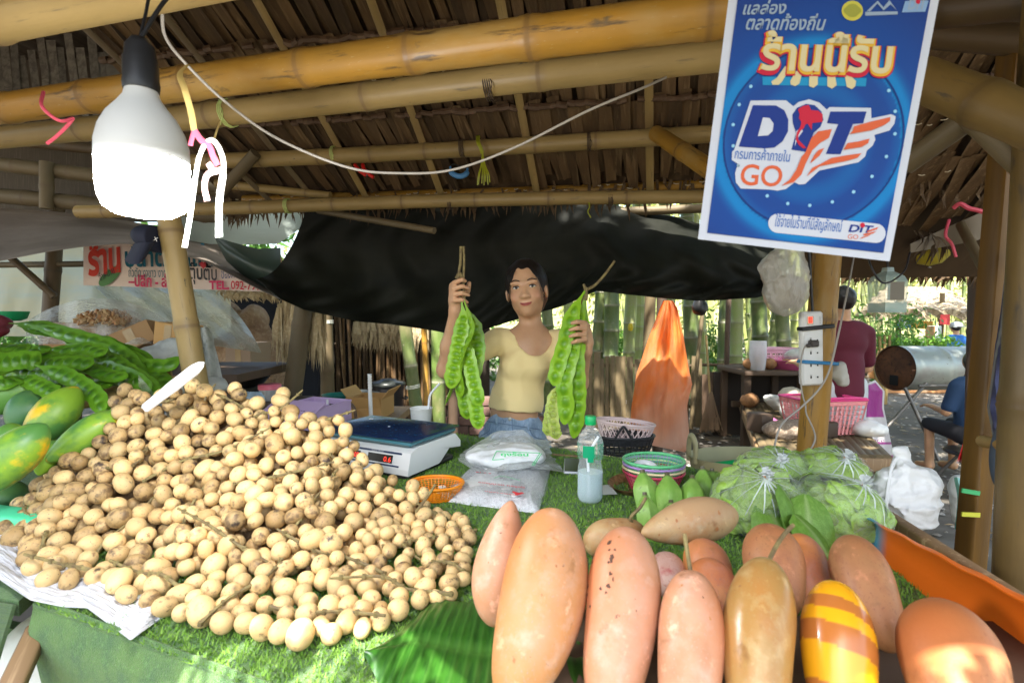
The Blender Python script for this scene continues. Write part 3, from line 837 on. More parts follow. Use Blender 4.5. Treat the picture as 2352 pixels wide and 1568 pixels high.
# ------------------------------------------------------------------ black tarpaulin behind the seller
def lerp1(x,xs,ys):return np.interp(x,xs,ys)
def Parr(u,v,d):
 a=(u-1176)/F;b=(784-v)/F;cp,sp=math.cos(PITCH),math.sin(PITCH)
 y=cp+b*sp;z=-sp+b*cp;t=d/y
 return np.stack([a*t,y*t,z*t+EYE],-1)
def _tarpb(u,v):
 xl=700-112*v**1.1
 x=xl+u*(1790-xl)
 yt=lerp1(x,[455,500,560,700,760,900,1400,1560,1700,1790],[590,540,520,488,478,472,470,500,545,566])
 yb=lerp1(x,[455,500,530,600,640,700,820,900,990,1040,1100,1160,1230,1290,1370,1480,1600,1740,1775,1790],[592,545,602,650,685,712,738,745,758,768,760,742,720,704,668,680,691,684,672,640])
 ys=yt+(yb-yt)*(v**.9)
 d=2.60-.12*v+.13*np.sin(v*math.pi)*np.sin(u*5.2+.6)+.05*np.sin(u*19+v*4)*v+.03*np.sin(u*41-v*9)*v+.016*np.sin(u*70+6*v+3*np.sin(v*7))*(.4+v)
 d=d-.20*np.clip(v-.75,0,1)*(1+np.sin(u*14))+.22*np.exp(-((u-.47)/.1)**2)*v
 return Parr(x,ys,d)
g=G();g.sheet(_tarpb,110,34,thick=.002)
solo('tarpaulin',g,M_black_tarp,'black tarpaulin sagging behind the young woman under the eave','tarpaulin')
def _t2(u,v):
 x=495+u*150
 yt=lerp1(x,[495,530,590,645],[545,556,572,570]);yb=lerp1(x,[495,520,560,600,645],[550,598,634,660,690])
 return Parr(x,yt+(yb-yt)*v,2.72-.12*np.sin(v*3.1)*np.sin(u*2.2)+.06*u)
g=G();g.sheet(_t2,24,14,thick=.002)
solo('tarpaulin_corner',g,mat('tarp_green_sheen',(.035,.055,.045),.38),'dark green corner of tarpaulin folded over in front of the painted banner','tarpaulin')
def _t3(u,v):
 x=395+u*330
 yt=lerp1(x,[395,500,725],[470,480,484]);yb=lerp1(x,[395,480,560,640,725],[545,560,562,560,500])
 return Parr(x,yt+(yb-yt)*v,2.95+.1*np.sin(u*7)*v)
g=G();g.sheet(_t3,24,10,thick=.002)
solo('awning_sheet',g,mat('pale_sheet',(.55,.62,.58),.6,bump=(8,.4,None,.02),translucent=.5),'pale bluish plastic awning behind the thatch fringe','awning')
# ------------------------------------------------------------------ neighbouring stall on the left
nb=Thing('neighbour_stall','neighbouring bamboo stall at the left with a sagging grey canopy','stall',P(115,900,3.4)*1.0)
nb.o.location.z=0;nb.loc.z=0
def nbp(name,a,b,r,m,s,**k):
 g=G();culm(g,a,b,r,r,.36,s,seg=12);return nb.part(name,g,m,**k)
a,b=P(112,730,3.4),P(122,560,3.4);d=(b-a).normalized()
nbp('post',a-d*(a.z/d.z),b+d*.3,.045,M_bam_dark,80)
nbp('beam',P(-200,607,3.45),P(200,606,3.4),.020,M_bam_grey,81)
nbp('brace',P(-60,520,3.2),P(125,682,3.35),.022,M_bam_dark,82)
nbp('beam',P(-200,352,3.0),P(500,440,3.0),.042,M_bam_grey,83)
nbp('beam',P(-200,432,3.0),P(560,505,3.0),.044,M_bam_grey,84)
nbp('strut',P(104,372,2.95),P(104,480,2.95),.034,M_bam_grey,85)
nbp('beam',P(-200,300,2.9),P(360,360,2.9),.030,M_bam_dark,87)
nbp('beam',P(470,430,2.9),P(760,460,3.1),.026,M_bam_grey,88)
def _can(u,v):
 x=-150+u*800
 yt=lerp1(x,[-150,200,470,650],[468,492,540,612]);yb=lerp1(x,[-150,0,100,190,290,400,470,600,650],[615,600,580,567,560,583,600,668,690])
 return Parr(x,yt+(yb-yt)*v,3.15-.55*v+.03*np.sin(u*25+3*v)*v+.1*np.sin(v*3.14))
g=G();g.sheet(_can,60,16,thick=.003);nb.part('canopy',g,mat('grey_canopy',(.17,.135,.11),.75,[(4,(.23,.19,.16),.4,.6)],(20,.3,None,.01)))
def _rf(u,v):
 p=Parr(-200+u*640,60+v*420,3.3+0*u);return p
 # back wall of the neighbour roof : dark upright thatch
g=G();g.sheet(lambda u,v:Parr(-260+u*1000,-80+v*590,3.7+.5*(1-v)),30,10,thick=.02);nroof=nb.part('roof',g,mat('thatch_dark',(.085,.065,.045),.7,[(30,(.14,.11,.08),.5,.7,(14,.4,1))],(40,.5)))
def _nfr(u,v):return np.stack([-6.5+u*(4.55-.5*v),.5+v*3.9,2.95+.45*v+.02*np.sin(u*90)],-1)
g=G();g.sheet(_nfr,60,8,thick=.05);nb.part('roof',g,mat('thatch_dark',(0,0,0)))  # forward roof sheet, added to keep sun off the left stall
for i in range(26):
 x=-60+i*22+lr.uniform(-6,6);y=lr.uniform(60,130)
 g=G();a,b=P(x,y,3.45),P(x+lr.uniform(0,22),y+lr.uniform(180,260),3.35)
 w=Vector((lr.uniform(.022,.035),0,0));m_=(a+b)/2+Vector((0,.02,0))
 g.add([a-w,a+w,m_+w,m_-w,b+w*.5,b-w*.5,(a+m_)/2+Vector((0,-.012,0))],[[0,1,2,3],[3,2,4,5]])
 nb.inst('thatch_leaf',g.mesh('thatch_leaf',mat('thatch_grey',(.16,.14,.11),.7,[(30,(.09,.075,.06),.4,.6,(1,8,.2))],(80,.4,(8,8,.4)),rnd_obj=.3),True),Matrix.Identity(4),parent=nroof)  # grey thatch tone varying at random from leaf to leaf
def _ps(u,v):
 x=-160+u*690;
 yb=lerp1(x,[-160,300,450,530],[770,775,800,760])
 y=556+(yb-556)*v
 return Parr(x,y,4.1+.05*np.sin(u*40+v*3)*(.3+v)+.12*np.sin(u*9)-.1*v)
g=G();g.sheet(_ps,70,16)
solo('plastic_sheet',g,mat('milky_plastic',(.72,.66,.46),.3,[(3,(.60,.64,.54),.4,.6)],bump=(7,.7,(1,.25,1),.03),translucent=.55,spec=.7),'large translucent plastic sheet hung as the back wall of the left stall','plastic sheet')
def _ps2(u,v):
 x0=215+120*v;x1=540-60*(1-v)**2+60*v
 x=x0+(x1-x0)*u
 y=655+155*v*(.75+.25*u)
 return Parr(x,y,3.3-.35*v+.04*np.sin(u*22-v*5)+.03*np.sin(v*14+u*6))
g=G();g.sheet(_ps2,50,22)
solo('plastic_sheet',g,mat('film_heavy',(.66,.70,.60),.15,bump=(30,1.0,(1,.5,1),.03),thin=.36,spec=.8),'crumpled clear plastic sheet draped from below the painted banner','plastic sheet')
def _ps3(u,v):
 x=60+330*u;y=745-60*np.sin(u*3.14)**.7*(1-v)+45*v
 return Parr(x,y,2.75-.35*v+.02*np.sin(u*30)+.02*np.sin(u*13+v*8))
g=G();g.sheet(_ps3,50,12)
solo('plastic_sheet',g,mat('film_mid',(.75,.77,.72),.15,bump=(20,1.0,None,.02),thin=.22,spec=.9),'clear plastic film loosely covering the bag of dried snacks','plastic sheet')
# lit lane and greenery behind the left stall are closed off by a low wall of dark brush
# boxes, snack bag, sacks on the neighbour's counter
nt_=Thing('counter','wooden counter of the left stall under the cardboard boxes','counter',(P(260,850,2.7).x,2.7,0))
zc_=P(260,850,2.6).z
g=G();g.box((P(180,850,2.7).x,2.75,zc_-.02),(2.0,.7,.04));nt_.part('board',g,M_wood_dark,smooth=False)
for dx in(-.9,.9):
 g=G();g.box((P(180,850,2.7).x+dx,2.5,(zc_-.04)/2),(.06,.06,zc_-.04));nt_.part('leg',g,M_wood_dark,smooth=False)
def carton(u0,v0,u1,v1,d,depth,label,rz=0,open_=False,m=M_card,loc=None):
 a,b=P(u0,v1,d),P(u1,v0,d)
 w,h=b.x-a.x,b.z-a.z;c=Vector(((a.x+b.x)/2,d+depth/2,a.z))
 t=Thing('cardboard_box',label,'box',c)
 R=rotm(z=rz);th=.005
 def wall(name,cx,cy,sx,sy,z0=0,hh=None,tilt=None):
  g=G();hh=hh or h
  g.box(c+R@Vector((cx,cy,z0+hh/2)),(sx,sy,hh),R=R);t.part(name,g,m,smooth=False)
 wall('panel',0,-depth/2,w,th);wall('panel',0,depth/2,w,th)
 wall('panel',-w/2+th/2,0,th,depth-th*1.2);wall('panel',w/2-th/2,0,th,depth-th*1.2)
 wall('bottom_panel',0,0,w-th*2,depth-th*2,.002,th)
 if not open_:
  g=G();g.box(c+R@Vector((0,0,h+th*.3)),(w-.001,depth+th,th),R=R);t.part('flap',g,m,smooth=False)
  g=G();g.box(c+R@Vector((0,-depth/2-th*.75,h*.5)),(.04,.001,h*.9),R=R);t.part('packing_tape',g,mat('packing_tape',(.36,.25,.12),.25),smooth=False)
 else:
  for(sx,dy,sy)in((0,-1,1),(1,0,0),(-1,0,0)):
   g=G()
   if sx==0:
    g.box(c+R@Vector((0,-depth/2-.02,h-.02)),(w*.96,th,.07),R=R@rotm(x=.5))
   else:
    g.box(c+R@Vector((sx*(w/2+.018),0,h+.018)),(th,depth*.95,.075),R=R@rotm(y=sx*.7))
   t.part('flap',g,m,smooth=False)
 return t
carton(100,742,222,800,2.62,.3,'plain cardboard box left of the dried snacks, half hidden by green pods')
carton(226,745,335,805,2.62,.3,'cardboard box under the bag of dried snacks',m=mat('cardboard_grey',(.33,.24,.17),.8))
t_=carton(262,752,352,800,2.42,.10,'flattened brown carton leaning at a slant behind the pods',rz=.2)
t_.o.rotation_euler=(0,-.45,0)
t_=carton(352,745,425,795,2.40,.12,'open brown carton beside the slanting bamboo post',rz=-.2,m=mat('cardboard_ochre',(.48,.28,.10),.8))
t_.o.rotation_euler=(0,.12,0)
carton(520,790,575,868,3.6,.3,'small cardboard box standing before the clay mound',m=mat('cardboard_grey',(0,0,0)))
# dried snack bag
sd=SDF(P(180,760,2.8),P(320,700,2.3)+Vector((0,.2,0)),.006)if False else None
c0,c1=P(200,730,2.6),P(300,728,2.6)
sn=Thing('snack_bag','clear bag of brown dried snacks lying on a cardboard box','snack bag',(c0+c1)/2-Vector((0,0,.04)))
g=G();r_=np.random.default_rng(2)
for i in range(420):
 t=r_.uniform(0,1);x=c0 .x+(c1 .x-c0 .x)*t;hh=.036*math.sin(math.pi*min(max(t,.04),.96))**.4
 p=Vector((x,2.6+r_.uniform(-.08,.06),c0 .z-.035+r_.uniform(0,1)**.6*hh*2))
 R=rotm(*r_.uniform(0,6.28,3));g.box(p,(.022,.014,.005),R=R,k=float(r_.uniform(0,1)))
sn.part('chips',g,mat('dried_chips',(.30,.13,.04),.45,kcol=(.42,.30,.16)),kind='stuff',smooth=False)
g=G();g.egg(c0-Vector((.04,0,0)),c1+Vector((.05,0,.0)),lambda t:.055*math.sin(math.pi*min(max(t,.01),.99))**.45,seg=20,flat=.85)
sn.part('film',g,mat('film_clear_bag',(.85,.85,.8),.1,bump=(35,1.0,None,.02),thin=.10,spec=1.0))
# green bowl and red thing far left
g=G();c=P(30,728,2.7);g.lathe([(.03,0),(.055,.012),(.068,.05),(.066,.05),(.05,.014),(.0,.006)],24,origin=c-Vector((0,0,.02)))
solo('bowl',g,mat('green_plastic',(.02,.36,.14),.3,translucent=.3),'green plastic bowl at the far left behind the pods','bowl')
sd=SDF(P(-40,780,2.5)-Vector((.1,.15,.05)),P(25,715,2.5)+Vector((.1,.15,.05)),.008)
sd.ell(P(-8,742,2.5),(.055,.06,.04),k=.02).ell(P(-14,760,2.45),(.05,.05,.03),k=.02).noise(8,.006,70)
solo('net_bag',sd.g(1),mat('dark_red_net',(.16,.02,.03),.6),'dark red net bag at the left edge beside the green bowl','bag')
# white sacks
def blob_bag(name,label,cat,ells,m,h=.008,amp=.006,freq=50,seed=1,group=None,sm=1):
 cs=np.array([tuple(e[0])for e in ells]);rs=np.array([max(e[1])for e in ells])
 lo=(cs-rs[:,None]).min(0)-.05;hi=(cs+rs[:,None]).max(0)+.05
 s=SDF(lo,hi,h)
 for e in ells:s.ell(e[0],e[1],R=(e[2]if len(e)>2 else None),k=.03)
 s.noise(seed,amp,freq);s.noise(seed+9,amp*.5,freq*2.3)
 return solo(name,s.g(sm),m,label,cat,group)
M_sack=mat('white_sack',(.66,.68,.64),.45,[(9,(.52,.55,.52),.45,.65)],(26,.7,None,.015),translucent=.2)
blob_bag('plastic_bag','white plastic sack left of the slanting bamboo post','bag',[(P(375,815,2.1),(.10,.07,.05)),(P(400,800,2.1),(.05,.05,.04)),(P(345,828,2.1),(.05,.05,.035))],M_sack)
def _wb(u,v):
 x0=lerp1(v,[0,.4,1],[448,440,452]);x1=lerp1(v,[0,.15,.5,1],[475,487,500,513])
 return Parr(x0+(x1-x0)*u,752+132*v,2.25-.05*np.sin(u*3.14)+.012*np.sin(u*14+v*4)+.01*np.sin(v*12+u*5))
g=G();g.sheet(_wb,22,26,thick=.004)
solo('rice_sack',g,M_sack,'tall white woven sack right of the slanting bamboo post','sack')
rsk=bpy.data.objects.get('rice_sack')
g=G()
for i,(y,w)in enumerate(((800,.012),(812,.014),(824,.010),(836,.013),(848,.009))):
 g.box(P(464+i,y,2.185),(.012,.002,w*.8),k=0)
g.shift(rsk.location);o=bpy.data.objects.new('print',g.mesh('print',mat('blue_print',(.12,.22,.42),.6),False));COL.objects.link(o);o.parent=rsk;o['kind']='stuff'
blob_bag('plastic_bag','folded white plastic under the tall woven sack','bag',[(P(450,885,2.2),(.14,.06,.03)),(P(490,880,2.2),(.05,.05,.035))],M_sack,seed=6)
# clay mound, dark shed, stove and wok
sd=SDF((P(480,700,4.4).x-.2,4.1,-.02),(P(640,700,4.4).x+.2,5.2,1.7),.02)
cx_=P(558,800,4.6).x
sd.cap((cx_,4.7,.0),(cx_,4.7,1.0),.42,.28,k=.1).ell(P(520,745,4.6),(.14,.2,.18),k=.1).ell(P(590,735,4.6),(.12,.2,.16),k=.1).ell(P(600,830,4.6),(.16,.2,.3),k=.1)
sd.noise(3,.035,9);sd.noise(5,.02,26)
solo('clay_mound',sd.g(1),mat('clay',(.40,.26,.16),.9,[(5,(.30,.19,.12),.4,.6),(30,(.48,.34,.22),.5,.7)],(30,.8,None,.04)),'rough brown clay mound behind the wok','mound')
g=G();g.box((P(560,700,5.6).x,5.7,.95),(1.6,.2,1.9));solo('dark_shed',g,mat('shed_hollow',(.012,.014,.022),.9),'dark hollow of a shed behind the clay mound','screen',smooth=False)  # near-black box standing for the shaded hollow of the shed
st_=Thing('stove','black iron gas stove behind the longkong heap','stove',(P(570,905,3.0).x,3.0,0))
zt_=P(570,897,3.0).z
g=G();g.box((st_.loc.x,3.05,zt_-.015),(.42,.34,.03),bevel=.004);st_.part('top',g,M_black_pl,smooth=False)
for sx in(-1,1):
 for sy in(-1,1):
  g=G();g.box((st_.loc.x+sx*.19,3.05+sy*.15,(zt_-.03)/2),(.025,.025,zt_-.03));st_.part('leg',g,M_black_pl,smooth=False)
g=G();c=(P(572,890,3.0).x,3.0,zt_)
for k_ in range(5):
 g.box((c[0]-.12+k_*.06,3.02,zt_+.008),(.010,.26,.014))
st_.part('grate',g,M_black_pl,smooth=False)
wk=Thing('wok','black wok with leftovers and a wooden handle on the stove','wok',(P(566,888,3.0).x,3.0,zt_+.016))
g=G();R0=52*3.0/F;zw=wk.loc.z
g.lathe([(0,0),(.05,.004),(.09,.020),(R0-.01,.062),(R0,.070),(R0-.004,.071),(.085,.026),(.04,.010),(0,.008)],32,origin=wk.loc,capb=False)
wk.part('pan',g,mat('black_iron',(.018,.018,.018),.35))
g=G();g.tube([wk.loc+Vector((-R0+.005,0,.066)),wk.loc+Vector((-R0-.07,-.01,.085)),wk.loc+Vector((-R0-.17,-.02,.118))],[.007,.012,.014],seg=8);wk.part('handle',g,M_wood_dark)
g=G();g.tube(bez([wk.loc+Vector((R0-.005,-.02,.068)),wk.loc+Vector((R0+.01,0,.105)),wk.loc+Vector((R0-.005,.02,.068))],6),.004,seg=6);wk.part('handle',g,M_black_pl)
fd=Thing('leftovers','pale leftovers lying in the black wok','food',wk.loc+Vector((0,0,.028)))
g=G();r_=np.random.default_rng(4)
for i in range(40):
 a=r_.uniform(0,6.28);q=R0*.62*r_.uniform(0,1)**.5
 p=wk.loc+Vector((math.cos(a)*q,math.sin(a)*q,.04+r_.uniform(0,.03)))
 g.box(p,(.035,.022,.012),R=rotm(*r_.uniform(0,6,3)),k=float(r_.uniform(0,1)>.6),bevel=.004)
fd.part('pieces',g,mat('food_bits',(.38,.37,.26),.6,kcol=(.45,.38,.05)),kind='stuff')
# pink lidded jar
jr=Thing('jar','clear plastic jar with a pink lid beside the stove','jar',(P(620,916,2.6).x,2.6,P(620,918,2.6).z))
rj=24*2.6/F;hj=P(620,893,2.6).z-jr.loc.z
g=G();g.lathe([(0,0),(rj*.9,0),(rj*.95,.01),(rj*.95,hj)],28,origin=jr.loc);jr.part('body',g,mat('frosted_plastic',(.55,.58,.60),.3,translucent=.4))
g=G();g.lathe([(rj*.96,0),(rj*1.04,.0),(rj*1.04,.022),(rj*.98,.025),(0,.025)],28,origin=jr.loc+Vector((0,0,hj)),capb=True);jr.part('lid',g,mat('pink_plastic',(.75,.16,.24),.35))
g=G();z_=jr.loc.z;g.box((jr.loc.x+.02,2.62,z_/2),(.3,.25,z_));solo('crate',g,M_wood_dark,'dark wooden crate under the pink lidded jar','crate',smooth=False)
# ------------------------------------------------------------------ reed fence, thatch fringes and posts behind the seller
rf=Thing('reed_fence','screen of thin upright brown reeds behind the black bins','fence',(P(820,900,6.6).x,6.6,0))
M_reed=mat('reed',(.12,.066,.025),.65,[(6,(.15,.09,.045),.4,.6,(1,1,.3)),(3,(.32,.22,.10),.55,.7)],rnd_obj=.5)
g=G();culm(g,(0,0,0),(0,0,2.1),.021,.016,.4,91,seg=7);rme=[g.mesh('reed',M_reed)]
g=G();culm(g,(0,0,0),(.04,.01,2.0),.019,.015,.5,92,seg=7);rme.append(g.mesh('reed',M_reed))
x=P(610,800,6.6).x
while x<P(1075,800,6.6).x:
 x+=lr.uniform(.026,.046)
 rf.inst('reed',rme[lr.randrange(2)],Matrix.Translation((x,6.6+lr.uniform(-.03,.03),0))@Matrix.Rotation(lr.uniform(-.03,.03)-.02,4,'Y')@Matrix.Rotation(lr.uniform(0,6),4,'Z'))
for z in(.35,1.0,1.5):
 g=G();culm(g,(P(600,800,6.6).x,6.66,z),(P(1080,800,6.6).x,6.66,z),.025,.025,.4,93,seg=8);rf.part('rail',g,M_bam_dark)
g=G();g.box(((P(600,800,7).x+P(1080,800,7).x)/2,6.9,1.0),(3.4,.05,2.0));rf.part('backing',g,mat('dark_backing',(.03,.022,.015),.9),smooth=False)
def fringe(name,label,x0,x1,yt,d,Lpx,n,m,spread=6,seed=0):
 r=random.Random(seed);g=G()
 for i in range(n):
  x=r.uniform(x0,x1);L=Lpx*r.uniform(.45,1.0);y0=yt(x)+r.uniform(-8,8)
  a=P(x,y0,d+r.uniform(-.12,.12));dx=r.gauss(0,spread)
  b=P(x+dx,y0+L,a.y+r.uniform(-.03,.03));m_=(a+b)/2+Vector((r.uniform(-.01,.01),-.02,0))
  w=Vector((r.uniform(.004,.013),r.uniform(-.008,.008),0))*(d/3)
  g.add([a-w,a+w,m_+w,m_-w,b],[[0,1,2,3],[3,2,4]])
 return solo(name,g,m,label,'thatch',smooth=False)
fringe('thatch_fringe','shaggy dried palm leaves hanging round the bamboo post, right of the clay mound',640,745,lambda x:690+abs(x-690)*.3,3.0,150,300,M_thatch_pale,10,1)
fringe('thatch_fringe','pale frayed thatch edge hanging before the reed screen',815,985,lambda x:742+(x-815)*.06,5.6,62,420,M_thatch_pale,8,2)
fringe('thatch_fringe','thin dry thatch edge just below the painted banner',500,660,lambda x:664+(x-500)*.05,3.3,26,140,M_thatch_pale,8,3)
def pole(name,label,u0,v0,u1,v1,d,wpx,m,seed,step=.5,band=False,cat='post'):
 a,b=P(u1,v1,d),P(u0,v0,d);dd=(b-a).normalized();a=a-dd*(a.z/dd.z)
 t=Thing(name,label,cat,a)
 g=G();culm(g,a,b+dd*.25,wpx/2*d/F,wpx/2*d/F*.95,step,seed,seg=14);t.part('culm',g,m)
 if band:
  q=a+dd*((band-0))
  g=G();twine(g,q,dd,wpx/2*d/F*1.03,3,.006,seed=seed);t.part('wire',g,M_string_white)
 return t
pole('bamboo_post','pale brown bamboo post with white string tied round it, in front of the reeds',748,715,752,945,4.0,31,M_bam_grey,101,.6,band=1.30)
pole('bamboo_post','leaning dark green bamboo post with wire bands, right of the bins',928,735,962,990,4.0,30,M_bam_green,102,.7,band=.80)
pole('bamboo_post','narrow yellow bamboo post behind the seller\'s elbow',972,735,982,960,4.3,14,M_bam_gold,103,.6)
pole('bamboo_post','thick mossy green bamboo post behind the paper cup',1005,740,1008,1000,4.4,34,M_bam_green,104,.9)
pole('timber_post','dark brown timber post behind the seller\'s raised elbow',1040,740,1040,1000,4.5,26,M_wood_dark,105,3)
pole('timber_post','weathered timber post with a darker twin beside the orange bag',1494,680,1484,960,3.7,26,M_bam_grey,106,3)
pole('timber_post','darker timber post just behind the top of the orange bag',1520,680,1512,960,3.8,24,M_wood_dark,107,3)
g=G();x0=P(1070,900,4.9).x;x1=P(1130,900,4.9).x
for iz in range(6):
 for ix in range(4):
  g2=None
bw=Thing('block_wall','low reddish brick wall behind the seller','wall',((x0+x1)/2,5.0,0))
M_brick=mat('brick',(.13,.075,.06),.85,[(9,(.09,.05,.04),.4,.6)],(60,.5),rnd_obj=.2)
g=G();g.box((0,0,0),(.20,.10,.085),bevel=.006);bme=g.mesh('brick',M_brick)
for iz in range(6):
 for ix in range(-2,3):
  bw.inst('brick',bme,Matrix.Translation((bw.loc.x+(ix+.5*(iz%2))*.212,5.0,.045+iz*.095)))
g=G();g.box((bw.loc.x+.05,5.02,.28),(1.1,.08,.54));bw.part('mortar',g,mat('mortar',(.10,.085,.07),.9),smooth=False)
# bins
def bin_(u,vtop,w,d,label,h=.62):
 c=P(u,vtop,d);r=w/2*d/F;z1=c.z
 t=Thing('rubbish_bin',label,'bin',(c.x,c.y,0))
 g=G();g.lathe([(r*.78,0),(r*.80,.02),(r*.93,z1-.08),(r*.98,z1-.06),(r*.98,z1-.03)],28,origin=t.loc);t.part('bucket',g,M_black_pl)
 g=G();g.lathe([(r*1.05,-.035),(r*1.07,-.03),(r*1.07,-.012),(r*1.0,.0),(r*.55,.012),(r*.5,.022),(.05,.026),(0,.026)],28,origin=(c.x,c.y,z1),capb=False);t.part('lid',g,mat('black_lid',(.035,.04,.038),.3))
 for s in(-1,1):
  g=G();g.tube(bez([(c.x+s*r*.93,c.y-.04,z1-.14),(c.x+s*r*1.13,c.y-.04,z1-.15),(c.x+s*r*1.13,c.y+.04,z1-.15),(c.x+s*r*.93,c.y+.04,z1-.14)],5),.008,seg=6);t.part('handle',g,M_black_pl)
bin_(892,876,74,4.6,'tall black lidded bin beside the leaning green bamboo')
bin_(830,903,84,4.2,'lower black lidded bin behind the cardboard box')
# teal basin, open box, on a low bench
bn=Thing('bench','low plank bench behind the table carrying the teal basin and open carton','bench',(P(800,960,2.9).x,2.95,0))
zb_=P(800,962,2.75).z
g=G();g.box((bn.loc.x,2.95,zb_-.02),(.62,.42,.04));bn.part('board',g,M_wood,smooth=False)
for sx in(-1,1):
 g=G();g.box((bn.loc.x+sx*.25,2.95,(zb_-.04)/2),(.05,.3,zb_-.04));bn.part('leg',g,M_wood,smooth=False)
c=Vector((P(768,930,2.9).x,2.95,zb_));rb_=34*2.9/F;hb=P(768,908,2.9).z-zb_
g=G();g.lathe([(0,0),(rb_*.75,0),(rb_*.95,hb-.01),(rb_*1.05,hb),(rb_*1.0,hb),(rb_*.9,hb-.012),(rb_*.7,.006),(0,.006)],30,origin=c,capb=False)
solo('basin',g,mat('teal_plastic',(.01,.17,.14),.35),'teal plastic basin behind the purple tray','basin')
carton(802,915,880,962,2.75,.22,'open brown cardboard box behind the scale',open_=True,rz=-.08,m=mat('cardboard_ochre',(0,0,0)))
g=G();g.tube(bez([P(770,925,2.6),P(795,922,2.55),P(812,935,2.5),P(818,960,2.5)],8),.008,seg=8)
solo('hose',g,mat('brown_hose',(.14,.09,.06),.5),'curved brown hose end in front of the open cardboard box','hose')
# ------------------------------------------------------------------ bamboo grove
M_g=[M_bam_green,mat('bamboo_lit',(.30,.36,.10),.45,[(4,(.34,.34,.16),.4,.65),(40,(.40,.38,.28),.6,.75)],kcol=(.42,.40,.28),rnd_obj=.2)]  # brighter copy with sunlight put into its colour, for some farther stalks
gr_=random.Random(17);cols=[]
spec=[(1262,8,26),(1290,9,16),(1312,10,18),(1365,6.9,34),(1405,6.6,34),(1440,8.5,26),(1462,9.5,20),(1548,9,24),(1600,7.5,30),(1622,9.5,20),(1655,6.9,26),(1690,8.2,30),(1722,9.5,22),(1752,7.0,34),(1782,8.0,30),(1815,6.6,30),(1838,8.5,26),(1868,9.5,24)]
for(u,d,w)in spec:cols.append((u+gr_.uniform(-6,6),d,w,gr_.uniform(-26,26)))
for i in range(30):
 cols.append((gr_.uniform(1225,1900),gr_.uniform(11,15),gr_.uniform(8,14),gr_.uniform(-30,30)))
for i in range(40):
 cols.append((gr_.uniform(1920,2260),gr_.uniform(15,21),gr_.uniform(5,9),gr_.uniform(-26,36)))
ORD='first second third fourth fifth sixth seventh eighth ninth tenth eleventh twelfth thirteenth fourteenth fifteenth sixteenth seventeenth eighteenth'.split()
where=['seen right of the seller','seen left of the orange bag','seen between the orange bag and the broom','seen behind the hanging plastic bag','seen beyond the man in maroon']
for i,(u,d,w,lean)in enumerate(cols):
 near=d<9.0;r=w/2*d/F
 x=P(u,760,d).x;h=8.0
 dx=lean/F*d*.40;w=w*.85
 nm=where[0 if u<1345 else 1 if u<1500 else 2 if u<1740 else 3 if u<1910 else 4]
 g=G();culm(g,(x+dx*.3,d,0),(x-dx*h,d+gr_.uniform(-.3,.3),h),r*1.05,r*.75,gr_.uniform(.36,.5),i,seg=10 if near else 6,bulge=.09,wob=.02)
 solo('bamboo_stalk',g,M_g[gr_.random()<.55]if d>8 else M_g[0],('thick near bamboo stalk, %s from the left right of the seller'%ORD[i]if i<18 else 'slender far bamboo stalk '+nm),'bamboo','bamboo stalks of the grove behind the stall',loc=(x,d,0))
def foliage(name,label,n,box,size,m,seed,cat=None,kind='stuff',th=None):
 r=np.random.default_rng(seed)
 c=np.stack([r.uniform(box[i],box[i+3],n)for i in range(3)],-1)
 k=max(8,n//400);cc=np.stack([r.uniform(box[i],box[i+3],k)for i in range(3)],-1)
 w=r.integers(0,k,n);s=r.uniform(.25,.75,k)*min(1,min(abs(box[3+i]-box[i])for i in range(3))/1.6)
 m_=r.uniform(0,1,n)<.8
 c=np.where(m_[:,None],cc[w]+r.normal(0,1,(n,3))*s[w][:,None],c)
 c[:,2]=np.clip(c[:,2],.05,None)
 a=r.uniform(0,6.28,n);el=r.normal(-.5,.5,n);L=size*r.uniform(.5,1.3,n);W=L*.16
 d=np.stack([np.cos(a)*np.cos(el),np.sin(a)*np.cos(el),np.sin(el)],-1);sde=np.cross(d,r.normal(size=(n,3)));sde/=np.linalg.norm(sde,axis=1)[:,None]
 V=np.stack([c,c+d*(L*.4)[:,None]+sde*W[:,None],c+d*L[:,None],c+d*(L*.4)[:,None]-sde*W[:,None]],1).reshape(-1,3)
 g=G();g.add(V,np.arange(4*n).reshape(-1,4),uvw=np.repeat(cc[w],4,axis=0)*.7+V*.05)
 if th:return th.part(name,g,m,kind='stuff',smooth=False)
 return solo(name,g,m,label,cat,kind=kind,loc=((box[0]+box[3])/2,(box[1]+box[4])/2,0),smooth=False)
M_far=mat('grove_leaf_far',(.30,.34,.08),.5,[(1.3,(.33,.36,.10),.4,.6),(3,(.08,.12,.03),.55,.7)],translucent=.45)
foliage('bamboo_foliage',None,30000,(-9,17,1.2,26,27,9.0),.38,M_far,1)
foliage('bamboo_foliage',None,2500,(.2,10.5,1.9,7.8,15,6.5),.20,M_bamleaf,2)
foliage('undergrowth',None,9000,(-3,10.5,.0,7.4,14.5,1.0),.18,M_leafgreen,3)
foliage('undergrowth',None,12000,(-14,9,0.0,-1.0,15,4.0),.28,M_leafgreen,4)
foliage('shade_canopy',None,46000,(-12,-1.4,5.0,12,8,7.2),.44,M_bamleaf,21)  # unseen foliage overhead, added to shade the background and dapple the sun
g=G();g.sheet(lambda u,v:np.stack([-40+80*u,34+4*np.sin(u*3),-.5+v*(5+1.0*np.sin(u*23))],-1),60,8)
solo('far_wood',g,mat('far_wood',(.30,.33,.14),.9,[(1.6,(.42,.42,.20),.4,.6,(22,4,1)),(5,(.05,.07,.03),.55,.7,(22,4,1))]),kind='structure')
